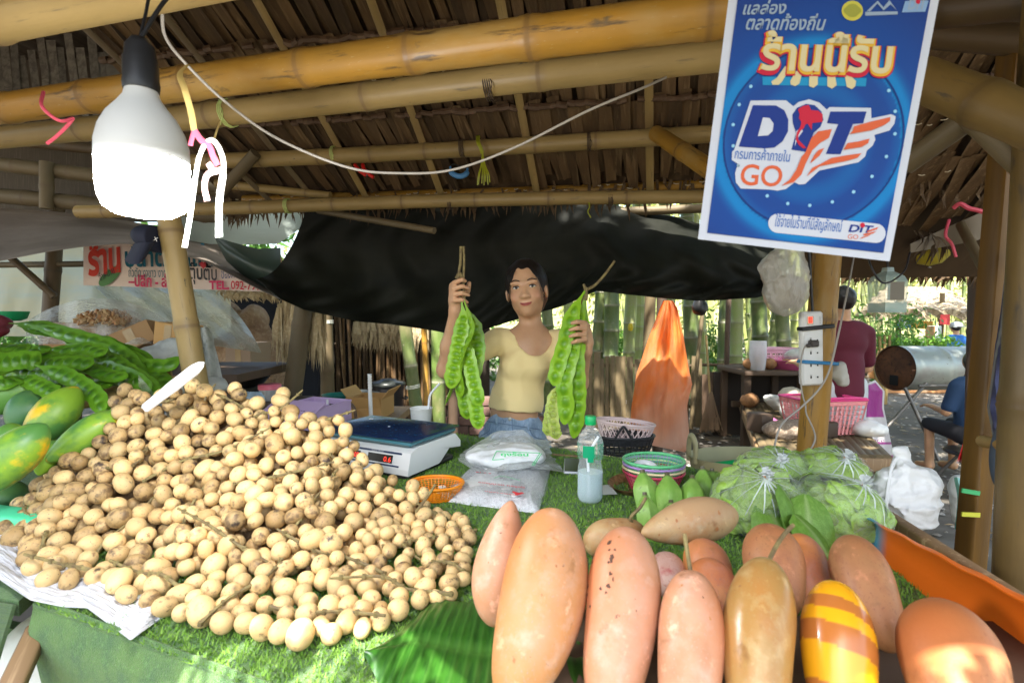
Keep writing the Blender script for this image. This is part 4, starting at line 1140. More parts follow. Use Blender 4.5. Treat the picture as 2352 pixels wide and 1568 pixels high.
# ------------------------------------------------------------------ low plank fence of split bamboo
def planks(name,label,u0,u1,vt,d,wpx,m,seed,jag=8,lean=0.0):
 r=random.Random(seed);t=Thing(name,label,'fence',(P((u0+u1)/2,900,d).x,d,0))
 u=u0
 while u<u1:
  w=wpx*r.uniform(.7,1.2);x=P(u+w/2,900,d).x;z=P(u,vt(u)+r.uniform(-jag,jag),d).z
  W=w*.94*d/F
  g=G();g.sheet(lambda a,b:np.stack([(a-.5)*W,-np.sin(a*3.14)*.012,b*z],-1),5,6,thick=.006,uvs=(W,z))
  me=g.mesh('plank',m)
  t.inst('plank',me,Matrix.Translation((x,d+r.uniform(-.02,.02),0))@Matrix.Rotation(lean+r.uniform(-.015,.015),4,'Y'))
  u+=w
 for z in(.25,.75):
  g=G();culm(g,(P(u0,900,d).x,d+.04,z),(P(u1,900,d).x,d+.04,z),.02,.02,.4,seed);t.part('rail',g,M_bam_dark)
 return t
planks('plank_fence','low fence of split bamboo planks behind the water bottle',1325,1600,lambda u:815+(u-1335)*.03,6.2,15,M_bam_grey,1)
planks('plank_fence','dark low fence of upright planks behind the broom',1600,1735,lambda u:848,6.4,24,M_wood_dark,2,12)
g=G();culm(g,P(1588,985,5.9),P(1614,700,5.9),.025,.022,.5,121);solo('bamboo_pole',g,M_bam_grey,'thin bamboo pole leaning left of the broom','pole')
g=G();a=P(1672,690,6.0);culm(g,(P(1665,960,6).x,6,0),a+Vector((.02,0,.3)),.03,.03,2,122);solo('timber_post',g,M_wood_dark,'thin dark post right of the broom','post')
# broom
br=Thing('broom','upside palm rib broom leaning on the dark fence','broom',P(1632,992,5.8))
g=G();culm(g,P(1622,770,5.9),P(1632,905,5.8),.013,.013,.4,123);br.part('handle',g,M_bam_pale)
g=G();r_=random.Random(3)
for i in range(170):
 x=r_.uniform(-28,28)
 g.tube([P(1633+x*.10,900,5.8+r_.uniform(-.03,.03)),P(1633+x*.55,945,5.8+r_.uniform(-.06,.06)),P(1634+x,990+r_.uniform(-5,4),5.8+r_.uniform(-.1,.1))],.004,seg=3)
br.part('bristles',g,mat('bristle',(.24,.16,.10),.8),kind='stuff')
# ------------------------------------------------------------------ orange plastic bag hanging from the post
def _ob(side):
 def fn(u,v):
  yl=v
  xl=lerp1(yl,[0,.05,.25,.5,.75,1],[1524,1516,1490,1462,1450,1445]);xr=lerp1(yl,[0,.05,.2,.45,.55,.7,.98,1],[1545,1556,1568,1582,1590,1578,1586,1572])
  x=xl+(xr-xl)*u
  y=690+v*(348-26*(1-u)*v)
  d=3.15+side*(.03+.13*v)*np.sin(u*math.pi)**.6+(.020*np.sin(u*15+.6+v*2)+.008*np.sin(u*37+v*3))*(1-.75*v)+.012*np.sin(v*16+u*8)-.05*np.clip(u-.55,0,1)*v+.02*np.sin(u*6-v*9)*v
  return Parr(x,y,d)
 return fn
ob=Thing('plastic_bag','large limp orange plastic bag hanging by the timber post','bag',P(1520,1035,3.15))
M_or=mat('orange_film',(.88,.30,.07),.22,[(2.5,(.80,.36,.16),.45,.65)],(12,.6,(3,1,1),.015),translucent=.5,kcol=(.72,.46,.33))
g=G();g.sheet(_ob(-1),40,44,k=lambda u,v:np.clip((v-.55)*2.2+.5*u-.25+.15*np.sin(u*9+v*7),0,.9));ob.part('front_film',g,M_or)
g=G();g.sheet(_ob(1),30,30);ob.part('back_film',g,M_or)
def _bb(u,v):
 return Parr(lerp1(v,[0,1],[1508,1452])+u*lerp1(v,[0,1],[10,60]),740+180*v,3.34+.02*np.sin(u*12))
g=G();g.sheet(_bb,12,14);solo('plastic_bag',g,mat('blue_film',(.10,.34,.48),.3,translucent=.4),'blue plastic bag edge showing left of the orange bag','bag')
blob_bag('plastic_bag','small blue plastic bag under the hem of the orange bag','bag',[(P(1522,1056,3.1),(.11,.06,.05))],mat('blue_film',(0,0,0)),seed=12)
sd=SDF(P(1600,735,3.0)-Vector((.06,.1,.05)),P(1615,680,3.0)+Vector((.08,.1,.08)),.005)
sd.ell(P(1607,706,3.0),(.045,.045,.05),k=.02).cap(P(1607,690,3.0),P(1607,670,3.0),.02,.02,k=.03).noise(2,.003,90)
solo('black_bag',sd.g(1),M_black_pl,'small black bag hanging below the tarpaulin, right of the orange bag','bag')
g=G();x_=P(1447,745,6.5);g.lathe([(0,-.06),(.05,-.05),(.07,.0),(.05,.06),(0,.07)],14,origin=P(1448,752,8.2),sx=.6)
solo('yellow_flower',g,mat('yellow_cloth',(.70,.50,.02),.6),'yellow hanging cloth among the bamboo stalks','cloth')
# ------------------------------------------------------------------ slatted platform with clutter (right)
ZP=.42
pf=Thing('slatted_platform','low wooden platform of split bamboo slats behind the post','platform',(1.9,4.4,0))
cA,cB,cC,cD=PZ(1752,1040,ZP),PZ(2046,1045,ZP),PZ(1905,912,ZP),PZ(1702,915,ZP)
nsl=17
for i in range(nsl):
 t=(i+.5)/nsl
 a=cD+(cA-cD)*0;
 p=cA+(cB-cA)*t;q=cD+(cC-cD)*t
 g=G();d=(q-p).normalized();L=(q-p).length
 g.tube([p+Vector((0,0,-.01)),(p+q)/2+Vector((0,0,-.008)),q+Vector((0,0,-.01))],.030,seg=10,flat=.45,up=(0,0,1),k=[0,.7,0],u0=i)
 pf.part('slat',g,M_bam_grey)
for(p,q)in((cA,cB),(cA,cD),(cB,cC),(cD,cC)):
 g=G();d=q-p;g.box((p+q)/2+Vector((0,0,-.065)),(d.length,.045,.09),R=d.normalized().to_track_quat('X','Z').to_matrix(),bevel=.004);pf.part('rail',g,M_wood)
for p in(cA+(cB-cA)*.03,cB-(cB-cA)*.05,cD,cC):
 g=G();g.box((p.x,p.y+.03,(ZP-.1)/2),(.07,.07,ZP-.1),bevel=.005);pf.part('leg',g,M_wood)
 # far bench with coconuts
ZB=.80
fb=Thing('work_table','dark wooden work table with coconuts behind the platform','table',(P(1800,860,5.3).x,5.5,0))
x0,x1=P(1705,860,5.2).x,P(1985,860,5.2).x
g=G();g.box(((x0+x1)/2,5.5,ZB-.025),(x1-x0,.7,.05),bevel=.005);fb.part('board',g,M_wood_dark)
for x in(x0+.05,(x0+x1)/2,x1-.05):
 for y in(5.22,5.78):
  g=G();g.box((x,y,(ZB-.05)/2),(.07,.07,ZB-.05));fb.part('leg',g,M_wood_dark,smooth=False)
g=G();g.box(((x0+x1)/2,5.55,.40),(x1-x0-.1,.05,.06));fb.part('rail',g,M_wood_dark,smooth=False)
g=G();g.box(((x0+x1)/2-.1,5.8,.36),(x1-x0-.1,.04,.72));fb.part('back_panel',g,mat('near_black_wood',(.03,.022,.018),.8),smooth=False)
M_coco=mat('husk',(.34,.17,.07),.7,[(20,(.22,.11,.05),.4,.6)],(60,.5))
for i,(u,v,r,lb)in enumerate(((1722,846,15,'brown coconut at the left end of the dark work table'),(1745,845,16,'brown coconut second from the left on the work table'),(1768,848,15,'brown coconut beside the clear jug on the work table'),(1806,850,14,'brown coconut between the clear jug and the power strip'),(1722,912,20,'dark brown coconut resting on the far corner of the slatted platform'))):
 d=5.3 if i<4 else 5.2
 c=P(u,v,d);r=r*d/F
 if i==4:c.z=ZP+r*.85
 else:c.z=ZB+r*.9
 g=G();g.egg(c-Vector((r*1.1,0,0)),c+Vector((r*1.1,0,0)),lambda t:r*.9*math.sin(math.pi*t)**.55,seg=18);solo('coconut',g,M_coco,lb,'coconut')
def bowl(name,label,c,r,h,m,cat,R=None,rim=.004,taper=.7,seg=30):
 g=G();g.lathe([(0,0),(r*taper,0),(r*.96,h*.9),(r,h),(r+rim,h),(r+rim*.6,h-.006),(r*.93,h*.85),(r*taper*.95,.005),(0,.005)][::1],seg,origin=c,R=R,capb=False)
 return solo(name,g,m,label,cat)
M_pinkp=mat('pink_tub',(.72,.14,.34),.35)
bowl('basin','deep pink basin on the work table behind the power strip',Vector((P(1828,850,5.35).x,5.4,ZB)),.30,.10,M_pinkp,'basin')
blob_bag('plastic_bag','bag of white dough standing in the deep pink basin','bag',[(Vector((P(1838,820,5.4).x,5.42,ZB+.14)),(.16,.12,.07))],M_sack,h=.012,seed=20)
# perforated baskets (alike builder)
def basket(name,label,c,rx,ry,h,m,cat='basket',taper=.8,nv=22,nh=4,strand=.003,rim=.006,solid=.0,diag=False,tilt=None,handle=None,hm=None,seg=36):
 t=Thing(name,label,cat,c)
 R=tilt if tilt is not None else Matrix.Identity(3)
 def pt(a,z):
  s=taper+(1-taper)*(z/h)
  return Vector(c)+R@Vector((math.cos(a)*rx*s,math.sin(a)*ry*s,z))
 g=G()
 ring=[pt(2*math.pi*i/seg,h)for i in range(seg+1)];g.tube(ring,rim,seg=8,caps=False);t.part('rim',g,m)
 g=G()
 if diag:
  for i in range(nv):
   for s in(-1,1):
    a=2*math.pi*i/nv
    g.tube([pt(a+s*2*math.pi/nv*1.5*q,h*(.06+.94*q))for q in(0,.5,1)],strand,seg=5,caps=False)
 else:
  for i in range(nv):
   a=2*math.pi*i/nv;g.tube([pt(a,0),pt(a,h*.5),pt(a,h)],strand,seg=5,caps=False)
  for j in range(1,nh+1):
   z=h*j/(nh+1);g.tube([pt(2*math.pi*i/seg,z)for i in range(seg+1)],strand*.9,seg=5,caps=False)
 g.tube([pt(2*math.pi*i/seg,.003)for i in range(seg+1)],strand*1.3,seg=5,caps=False)
 t.part('lattice',g,m)
 if solid:
  n=seg;g=G();V=[pt(2*math.pi*i/n,h*(1-solid))for i in range(n)]+[pt(2*math.pi*i/n,h)for i in range(n)]
  g.add(V,[[i,(i+1)%n,n+(i+1)%n,n+i]for i in range(n)]);t.part('band',g,m)
 g=G();n=seg;V=[pt(2*math.pi*i/n,.004)for i in range(n)];g.add(V,[list(range(n))]);t.part('base',g,m)
 if handle:
  a0,hh=handle
  a=pt(a0-.28,h);b=pt(a0+.28,h);m_=(a+b)/2+R@Vector((math.cos(a0)*.01,math.sin(a0)*.01,hh))
  g=G();g.tube(bez([a,a+(m_-a)*.8+(a-b)*.05,m_,b+(m_-b)*.8+(b-a)*.05,b],5),rim*1.0,seg=8);t.part('handle',g,hm or m)
 return t
basket('basket','pale pink round basket on the work table behind the hanging bag',Vector((P(1778,815,5.7).x,5.65,ZB)),.24,.2,.20,mat('pale_pink_plastic',(.75,.45,.55),.4),nv=26,nh=5,strand=.006,solid=.2)
# rectangular pink shopping basket
def rbasket(name,label,c,sx,sy,h,m,rimm,R,nx=12,nz=6):
 t=Thing(name,label,'basket',c);c=Vector(c)
 def pt(a,b,z):
  s=.82+.18*z/h
  return c+R@Vector((a*sx/2*s,b*sy/2*s,z))
 g=G();cn=[(-1,-1),(1,-1),(1,1),(-1,1),(-1,-1)]
 for i in range(4):g.tube([pt(*cn[i],h),pt(*cn[i+1],h)],.014,seg=8,flat=.7)
 t.part('rim',g,rimm)
 g=G()
 for i in range(4):
  a,b=cn[i],cn[i+1];n=nx if i%2==0 else 8
  for j in range(n+1):
   q=j/n;aa=a[0]+(b[0]-a[0])*q;bb=a[1]+(b[1]-a[1])*q
   g.tube([pt(aa,bb,0),pt(aa,bb,h)],.0075,seg=4,flat=.4)
  for j in range(nz+1):
   z=h*j/nz*.86;g.tube([pt(*a,z),pt(*b,z)],.0075,seg=4,flat=.4)
 g.add([pt(-1,-1,.01),pt(1,-1,.01),pt(1,1,.01),pt(-1,1,.01)],[[0,1,2,3]])
 t.part('lattice',g,m)
 g=G()
 for i in range(4):
  a,b=cn[i],cn[i+1];g.add([pt(*a,h*.84),pt(*b,h*.84),pt(*b,h),pt(*a,h)],[[0,1,2,3]])
 t.part('band',g,m)
 g=G();g.tube(bez([pt(-.9,-1,h+.01),pt(-.3,-1.08,h+.02),pt(.5,-1.08,h+.02),pt(.95,-1.0,h+.01)],6),.009,seg=8);t.part('handle',g,rimm)
 return t
M_salmon=mat('salmon_plastic',(.80,.32,.32),.4);M_hotpink=mat('hot_pink_plastic',(.80,.07,.26),.35)
cb=PZ(1915,1000,ZP+.012)
rbasket('basket','salmon pink shopping basket with a hot pink handle on the platform',(cb.x,cb.y+.16,ZP+.012),.50,.34,.27,M_salmon,M_hotpink,rotm(z=.15))
c=PZ(1862,1003,ZP);g=G();g.box((c.x+.10,c.y+.02,ZP+.06),(.17,.14,.12),R=rotm(z=.2),bevel=.01);solo('wood_block',g,M_wood_dark,'dark wooden block on the slats between the post and the pink basket','block')
blob_bag('plastic_bag','small full white plastic bag right of the pink basket','bag',[(PZ(1998,1003,ZP)+Vector((0,0,.065)),(.12,.10,.065)),(PZ(1975,1000,ZP)+Vector((0,0,.05)),(.06,.06,.05))],mat('film_white',(.80,.80,.78),.4,bump=(20,.5,None,.01)),h=.01,seed=22)
g=G();c=PZ(1745,975,ZP+.06);g.box((c.x,c.y,ZP+.08),(.13,.16,.15),R=rotm(z=.3),bevel=.01);solo('wood_block',g,M_wood_dark,'dark wooden block on the left edge of the slatted platform','block')
bowl('basin','mauve pink basin tilted against the post on the platform',P(1788,985,4.3)+Vector((0,.1,-.12)),.19,.10,mat('mauve_plastic',(.66,.20,.42),.35),'basin',R=rotm(x=.55,y=.5))
blob_bag('cloth_bundle','newspaper wrapped bundle behind the tilted mauve basin','bundle',[(P(1800,930,4.8),(.20,.10,.07),rotm(y=.4)),(P(1822,945,4.7),(.12,.10,.08))],mat('newsprint',(.55,.55,.52),.8,[(14,(.12,.12,.14),.60,.66),(7,(.62,.62,.6),.4,.6)]),h=.012,seed=23)
blob_bag('cloth_bag','beige cloth bag standing below the deep pink basin','bag',[(P(1822,925,5.0),(.14,.12,.14)),(P(1815,905,5.0),(.10,.09,.07))],mat('beige_cloth',(.50,.46,.37),.85,bump=(30,.5,None,.01)),h=.012,seed=24)
blob_bag('leaf_bundle','brown woven bundle on the slats below the mauve basin','bundle',[(PZ(1800,1005,ZP)+Vector((.06,0,.06)),(.22,.12,.08))],mat('brown_mesh',(.20,.15,.11),.9,[(60,(.32,.26,.2),.5,.6)]),h=.012,seed=25)
g=G();c=P(1768,860,5.0);g.lathe([(0,0),(.07,0),(.085,.15),(.08,.30),(.075,.30),(.08,.15),(.065,.01)],20,origin=(c.x,5.25,ZB),capb=False)
solo('jug',g,mat('film_jug',(.8,.8,.85),.1,thin=.35),'clear plastic jug on the work table left of the power strip','jug')
# white feed sack with purple print
fs=Thing('feed_sack','white and purple feed sack standing right of the pink basket','sack',(P(2010,1000,4.4).x,4.45,0))
def _fs(s):
 def fn(u,v):
  xl=lerp1(v,[0,.2,.45,1],[1945,1930,1950,1968]);xr=lerp1(v,[0,.12,.3,1],[2010,2032,2030,2062])
  y=872+v*215
  return Parr(xl+(xr-xl)*u,y+10*np.sin(u*3.1)*(v<.1),4.42+s*.12*np.sin(u*3.14)**.5*(.3+.7*v)+.015*np.sin(u*15+v*7))
 return fn
def _kf(u,v):return np.where(((v>.02)&(v<.40)&(u>.28)&(u<.95))|((v>.80)&(v<.84))|((v>.66)&(v<.69))|((v>.9)&(v<.93)),1.0,0.0)
g=G();g.sheet(_fs(-1),60,80,k=_kf);fs.part('front',g,mat('feed_sack_print',(.56,.54,.55),.5,bump=(12,.4,None,.02),kcol=(.30,.03,.22)))
g=G();g.sheet(_fs(1),20,20);fs.part('back',g,mat('feed_sack_plain',(.56,.54,.55),.5))
# flat print helper: text as mesh on a plane
def text_geo(body,size=1.0,offset=0.0,shear=0.0,spacing=1.0,font_res=4,align='LEFT'):
 c=bpy.data.curves.new('t','FONT');c.body=body;c.size=size;c.offset=offset;c.shear=shear
 c.space_character=spacing;c.resolution_u=font_res;c.align_x=align
 o=bpy.data.objects.new('t',c);COL.objects.link(o)
 dg=bpy.context.evaluated_depsgraph_get();dg.update()
 me=bpy.data.meshes.new_from_object(o.evaluated_get(dg))
 V=np.array([v.co[:]for v in me.vertices]).reshape(-1,3);Fc=[list(p.vertices)for p in me.polygons]
 bpy.data.objects.remove(o);bpy.data.curves.remove(c);bpy.data.meshes.remove(me)
 return V,Fc
def text_on(g,body,o,ex,ey,h,w=None,offset=0.0,shear=0.0,nrm=None,mi=0,lift=0.0,spacing=1.0,x0=None):
 """text with its left baseline at o, glyph height h along ey, optional full width w along ex"""
 V,Fc=text_geo(body,1.0,offset,shear,spacing)
 mn,mx=V.min(0),V.max(0)
 sx=h if w is None else w/(mx[0]-mn[0])
 ex=Vector(ex).normalized();ey=Vector(ey).normalized();n=Vector(nrm).normalized()if nrm else ex.cross(ey)
 W=np.array(o)[None]+(V[:,:1]-mn[0])*sx*np.array(ex)+V[:,1:2]*h*np.array(ey)+np.array(n)*lift
 return g.add(W,Fc,mi=mi)
g=G()
o=P(1976,990,4.25);text_on(g,'Balance',o,(1,.02,-.05),(0,0,1),.075,w=.24,offset=.02)
o=P(1972,1013,4.25);text_on(g,'Balance',o,(1,.02,-.05),(0,0,1),.05,w=.22)
fs.part('lettering',g,mat('purple_print',(.30,.03,.22),.5))
# ------------------------------------------------------------------ barrel grill
bd=5.2
ba=Thing('barrel_grill','rusty silver oil drum lying on crossed legs','barrel',(P(2140,850,bd).x,bd,0))
c0=P(2062,845,bd);c1=P(2290,845,bd+.25);axd=(c1-c0).normalized()
Rb=axd.to_track_quat('Z','Y').to_matrix();Lb=(c1-c0).length;rb_=51*bd/F
c0=c0-axd*.04
pr=[]
for t in np.linspace(0,1,60):
 r=rb_*(1+(.035*math.exp(-((t-.36)/.02)**2)+.035*math.exp(-((t-.70)/.02)**2))+(.02 if t<.012 or t>.988 else 0))
 pr.append((r,t*Lb))
M_drum=mat('drum_metal',(.34,.37,.34),.45,[(5,(.30,.30,.28),.45,.6),(3,(.18,.09,.05),.60,.72),(25,(.12,.06,.03),.66,.74)],(20,.2),metal=.65)
g=G();g.lathe(pr,40,origin=c0,R=Rb,capb=False);ba.part('drum',g,M_drum)
M_rust=mat('rust',(.075,.032,.016),.85,[(6,(.14,.055,.022),.4,.65),(25,(.03,.015,.01),.55,.7)])
g=G();g.lathe([(rb_*.985,0),(rb_*.97,.02),(rb_*.5,.024),(0,.024)],40,origin=c0,R=Rb,capb=False);ba.part('end_plate',g,M_rust)
g=G();q=c0+axd*.5+Vector((.1,-rb_*1.0,-.02));g.box(c0+axd*(Lb*.5)+Vector((0,-rb_*1.0,-.0)),(Lb,.006,.012),R=axd.to_track_quat('X','Z').to_matrix());ba.part('seam',g,M_rust)
g=G();g.box(c0+axd*(Lb*.62)+Vector((0,-rb_*.97,-.02)),(.30,.02,.16),R=axd.to_track_quat('X','Z').to_matrix());ba.part('hatch',g,M_rust,smooth=False)
g=G();g.box(c0+Vector((-.0,-.0,0))+axd*-.004+Vector((0.0,0,-rb_*.55)),(.006,.09,.10),R=axd.to_track_quat('X','Z').to_matrix());ba.part('vent',g,mat('vent_black',(.008,.008,.008),.9),smooth=False)  # plain black plate drawn for the vent
for(u0,v0,u1,v1,dy)in((2078,890,2138,1018,-.25),(2128,880,2040,978,-.22),(2290,880,2350,1010,-.25),(2330,880,2250,1000,.2)):
 a,b=P(u0,v0,bd+dy),P(u1,v1,bd+dy*1.6);d_=(b-a);b=a+d_*(a.z/-d_.z)
 g=G();g.tube([a,b],.016,seg=8);ba.part('leg',g,mat('steel_tube',(.16,.15,.14),.5,metal=.6))
g=G();g.tube([P(2110,886,bd-.27),P(2250,884,bd-.27)],.012,seg=8);ba.part('rail',g,mat('steel_tube',(0,0,0)))
# ------------------------------------------------------------------ far hut with signs
hd=12.0
hut=Thing('thatched_hut','far thatched hut beyond the barrel grill','hut',(P(2110,800,hd).x,hd,0))
def _hr(u,v):
 xl=lerp1(v,[0,1],[2035,1960]);xr=lerp1(v,[0,1],[2165,2262])
 return Parr(xl+(xr-xl)*u,668+v*(58+6*np.sin(u*40)*v)+8*np.abs(u-.5)*v,13.4-2.6*v+.08*np.sin(u*60)*np.sin(v*25))
M_hutt=mat('hut_thatch',(.34,.27,.17),.9,[(9,(.20,.15,.09),.42,.6,(6,1,1)),(22,(.52,.44,.30),.52,.66,(5,1,1))],(18,1.0,(5,1,1),.08))
g=G();g.sheet(_hr,60,20,thick=.12);hut.part('roof',g,M_hutt)
g=G();r_=np.random.default_rng(6)
for i in range(900):
 u,v=r_.uniform(0,1),r_.uniform(0,1)**.7;p=_hr(np.array(u),np.array(v));d_=Vector((r_.normal(0,.10)+(u-.5)*.2,-.16,-.09-.05*r_.uniform()))*r_.uniform(.8,1.8);w=.02
 g.add([p+np.array((-w,0,.02)),p+np.array((w,0,.02)),p+np.array(d_)+np.array((0,0,.04))],[[0,1,2]])
hut.part('loose_straw',g,mat('hut_straw',(.48,.39,.25),.9,[(1,(.22,.16,.10),.4,.6)]),kind='stuff',smooth=False)
for(u,w)in((2062,12),(2160,10),(2245,12)):
 x=P(u,800,11.6).x;g=G();g.tube([(x,11.6,0),(x,11.6,1.9)],w/2*11.6/F,seg=10);hut.part('post',g,M_bam_grey)
g=G();g.box((P(2130,800,11.4).x,11.4,.35),(2.6,.5,.7),bevel=.01);hut.part('counter',g,mat('orange_cloth',(.55,.26,.10),.8,[(4,(.7,.62,.5),.5,.6)]))
sg=Thing('hut_banner','small blue and orange banner under the far hut roof','banner',P(2100,765,11.0))
g=G();g.add([P(2062,752,11),P(2092,753,11),P(2090,735,11),P(2062,732,11)],[[0,1,2,3]]);sg.part('panel',g,mat('poster_blue_far',(.03,.16,.55),.5))
g=G();g.add([P(2092.5,753,11),P(2142,757,11),P(2143,738,11),P(2091,735,11)],[[0,1,2,3]]);sg.part('panel',g,mat('banner_orange',(.85,.42,.06),.5))
g=G();g.add([P(2068,748,10.98),P(2086,749,10.98),P(2084,739,10.98),P(2070,738,10.98)],[[0,1,2,3]]);sg.part('print',g,mat('print_white',(.75,.78,.8),.5))
pp=Thing('concrete_pillar','short grey concrete pillar in front of the far hut','pillar',(P(2145,770,9.6).x,9.6,0))
g=G();g.box((pp.loc.x,9.6,P(0,748,9.6).z/2),(.16,.16,P(0,748,9.6).z),bevel=.01);pp.part('shaft',g,mat('painted_concrete',(.42,.48,.44),.7));g=G();g.box((pp.loc.x-.07,9.6,P(0,748,9.6).z/2),(.03,.20,P(0,748,9.6).z-.01));pp.part('board',g,M_wood,smooth=False)
# potted greenery between
shr=Thing('shrub','leafy potted shrub with pale stems right of the man in maroon','shrub',(P(2025,850,7.9).x,7.9,0))
foliage('leaves',None,900,tuple(P(1990,800,7.6))+tuple(P(2062,725,8.3)),.10,mat('shrub_leaf',(.07,.20,.03),.5,[(3,(.14,.30,.05),.4,.6)],translucent=.3),12,th=shr)
for i in range(5):
 g=G();g.tube([(P(2025,850,7.9).x+.02*i,7.9,0),(P(2020+(i-2)*12,770,7.9).x,7.9,P(0,770,7.9).z)],.02,seg=6);shr.part('stem',g,M_bam_pale)
M_seed=mat('seedling',(.16,.34,.04),.5,translucent=.4)
for k_,(lb,n,a,b)in enumerate((('row of bright green seedlings above the barrel',700,P(2040,792,9.0),P(2100,772,9.4)),('small yellow green plant left of the man in blue',300,P(2155,795,9.0),P(2180,772,9.4)))):
 sd_=Thing('seedling_tray',lb,'seedlings',((a.x+b.x)/2,9.2,min(a.z,b.z)));foliage('leaves',None,n,tuple(a)+tuple(b),.10,M_seed,13+k_,th=sd_)
 g=G();g.box(((a.x+b.x)/2,9.2,min(a.z,b.z)-.04),(abs(b.x-a.x),.3,.05));sd_.part('tray',g,M_black_pl,smooth=False)
g=G();x0=P(2030,800,9.2).x;x1=P(2200,800,9.2).x;g.box(((x0+x1)/2,9.25,.36),(x1-x0,.3,.72));solo('planter_bench',g,mat('orange_board',(.50,.24,.10),.8,[(3,(.62,.45,.28),.5,.6)]),'orange brown bench carrying seedlings behind the barrel','bench',smooth=False)
g=G();g.add([P(2158,745,10.5),P(2182,746,10.5),P(2182,722,10.5),P(2160,722,10.5)],[[0,1,2,3]]);solo('red_cloth',g,mat('red_cloth',(.55,.05,.05),.7),'red cloth hanging left of the man in the blue shirt','cloth')
# ------------------------------------------------------------------ things hanging at the right
hb=Thing('hanging_bag','big milky plastic bag stuffed full, hanging left of the power strip post','bag',P(1802,728,1.62))
sd=SDF(P(1735,740,1.5)-Vector((.04,0,.03)),P(1865,560,1.9)+Vector((.04,0,.05)),.0045)
sd.ell(P(1804,665,1.66),(.072,.06,.085),k=.03).ell(P(1800,615,1.66),(.064,.05,.06),k=.03).ell(P(1775,612,1.66),(.042,.03,.03),k=.03).cap(P(1808,620,1.66),P(1812,560,1.66),.055,.035,k=.03).crease(4,.0035,40,4).noise(6,.001,160)
hb.part('film',sd.g(1),mat('film_milky',(.56,.53,.46),.2,bump=(24,1.0,(1,1,.35),.03),thin=.50,spec=.9))
sd=SDF(P(1745,730,1.6),P(1860,600,1.75)+Vector((0,.1,0)),.006)
sd.ell(P(1804,668,1.68),(.058,.045,.065),k=.02).noise(5,.008,60);hb.part('contents',sd.g(1),mat('bag_contents',(.36,.31,.25),.6,[(14,(.2,.15,.12),.45,.6)]))
# power strip
ps=Thing('power_strip','white multi socket power strip strapped to the bamboo post','power strip',P(1862,886,1.70))
pc=P(1862,800,1.70);w,h=50*1.7/F,170*1.7/F
Rp=rotm(y=-.035)
g=G();g.box(pc,(w,.028,h),R=Rp,bevel=.007);ps.part('body',g,M_white_pl)
def pp_(dx,dz):return pc+Rp@Vector((dx,-.0148,dz))
g=G();g.box(pp_(-.010,.093),(.020,.004,.028),R=Rp);ps.part('switch_frame',g,mat('switch_frame',(.55,.52,.38),.4),smooth=False)
g=G();g.box(pp_(-.010,.095)+Vector((0,-.003,0)),(.011,.005,.020),R=Rp,bevel=.001);ps.part('switch',g,mat('red_switch',(.75,.02,.01),.25,emis=((1,.04,.02),.6)))
g=G()
for dz in(.028,-.014,-.055,-.094):
 for dx,sz in((-.008,(.004,.002,.009)),(.014,(.004,.002,.005)),(-.008,(.006,.002,.001))):
  g.box(pp_(dx,dz+(.008 if sz[2]<.003 else 0)),sz,R=Rp)
ps.part('socket_slots',g,M_black_pl,smooth=False)
g=G();text_on(g,'DATA',pp_(.020,.105),Rp@Vector((0,0,-1)),Rp@Vector((1,0,0)),.009,nrm=(0,-1,0),lift=.0006);ps.part('lettering',g,mat('grey_print',(.3,.3,.3),.6))
g=G();g.box(pp_(.0,.066)+Vector((.012,.006,.004)),(w*1.5,.034,.013),R=rotm(y=-.10),bevel=.002);ps.part('strap',g,mat('black_tape',(.02,.02,.02),.45))
g=G();g.box(pp_(.0,-.045)+Vector((.018,.006,-.001)),(w*1.7,.034,.011),R=rotm(y=.06),bevel=.002);ps.part('strap',g,mat('blue_tape',(.03,.20,.42),.4))
g=G();g.box(pp_(-.006,.018)+Vector((0,-.012,0)),(.026,.026,.022),R=Rp,bevel=.004);g.box(pp_(-.024,.018)+Vector((0,-.014,-.006)),(.016,.014,.012),R=Rp,bevel=.004);solo('plug',g,mat('plug_dark',(.07,.06,.055),.45),'dark plug pushed into the power strip','plug')
g=G();a=pp_(-.032,.012)+Vector((0,-.012,0));g.tube(bez([a,a+Vector((-.012,-.006,-.02)),P(1838,850,1.66),P(1842,900,1.66),P(1850,930,1.66),P(1852,950,1.65),P(1868,985,1.66),P(1872,1010,1.66),P(1858,1035,1.65),P(1835,1050,1.6)],8),.0026,seg=6);solo('cable',g,mat('grey_cable',(0,0,0)),'grey cable falling from the plug down the bamboo post','cable')
g=G();g.tube(bez([P(1963,580,1.9),P(1952,640,1.75),P(1940,700,1.68),P(1925,770,1.64),P(1905,850,1.63),P(1880,895,1.62),P(1840,935,1.62),P(1795,975,1.62),P(1778,1030,1.6),P(1782,1048,1.55)],8),.0032,seg=6);solo('cable',g,mat('grey_cable',(0,0,0)),'long grey cable looping in front of the power strip and down to the left','cable')
g=G();g.tube(bez([P(1858,572,1.70),P(1862,640,1.70),P(1866,716,1.70)],6),.0045,seg=8);solo('cable',g,M_black_pl,'thick black cable running straight down into the power strip','cable')
g=G();g.tube(bez([P(1990,560,1.95),P(2000,610,1.9),P(2030,660-10,1.9),P(2075,625,2.0),P(2090,580,2.1)],8),.0035,seg=6);solo('cable',g,M_black_pl,'black cable loop hanging above the clear water bottle','cable')
# rag on the post
blob_bag('rag','dirty white rag tied on the post right of the power strip','rag',[(P(1924,850,1.85),(.022,.02,.035),rotm(y=.4)),(P(1936,870,1.85),(.022,.015,.03),rotm(y=-.5))],mat('rag_cloth',(.55,.54,.48),.8,bump=(60,.6)),h=.004,amp=.003,freq=120,seed=31)
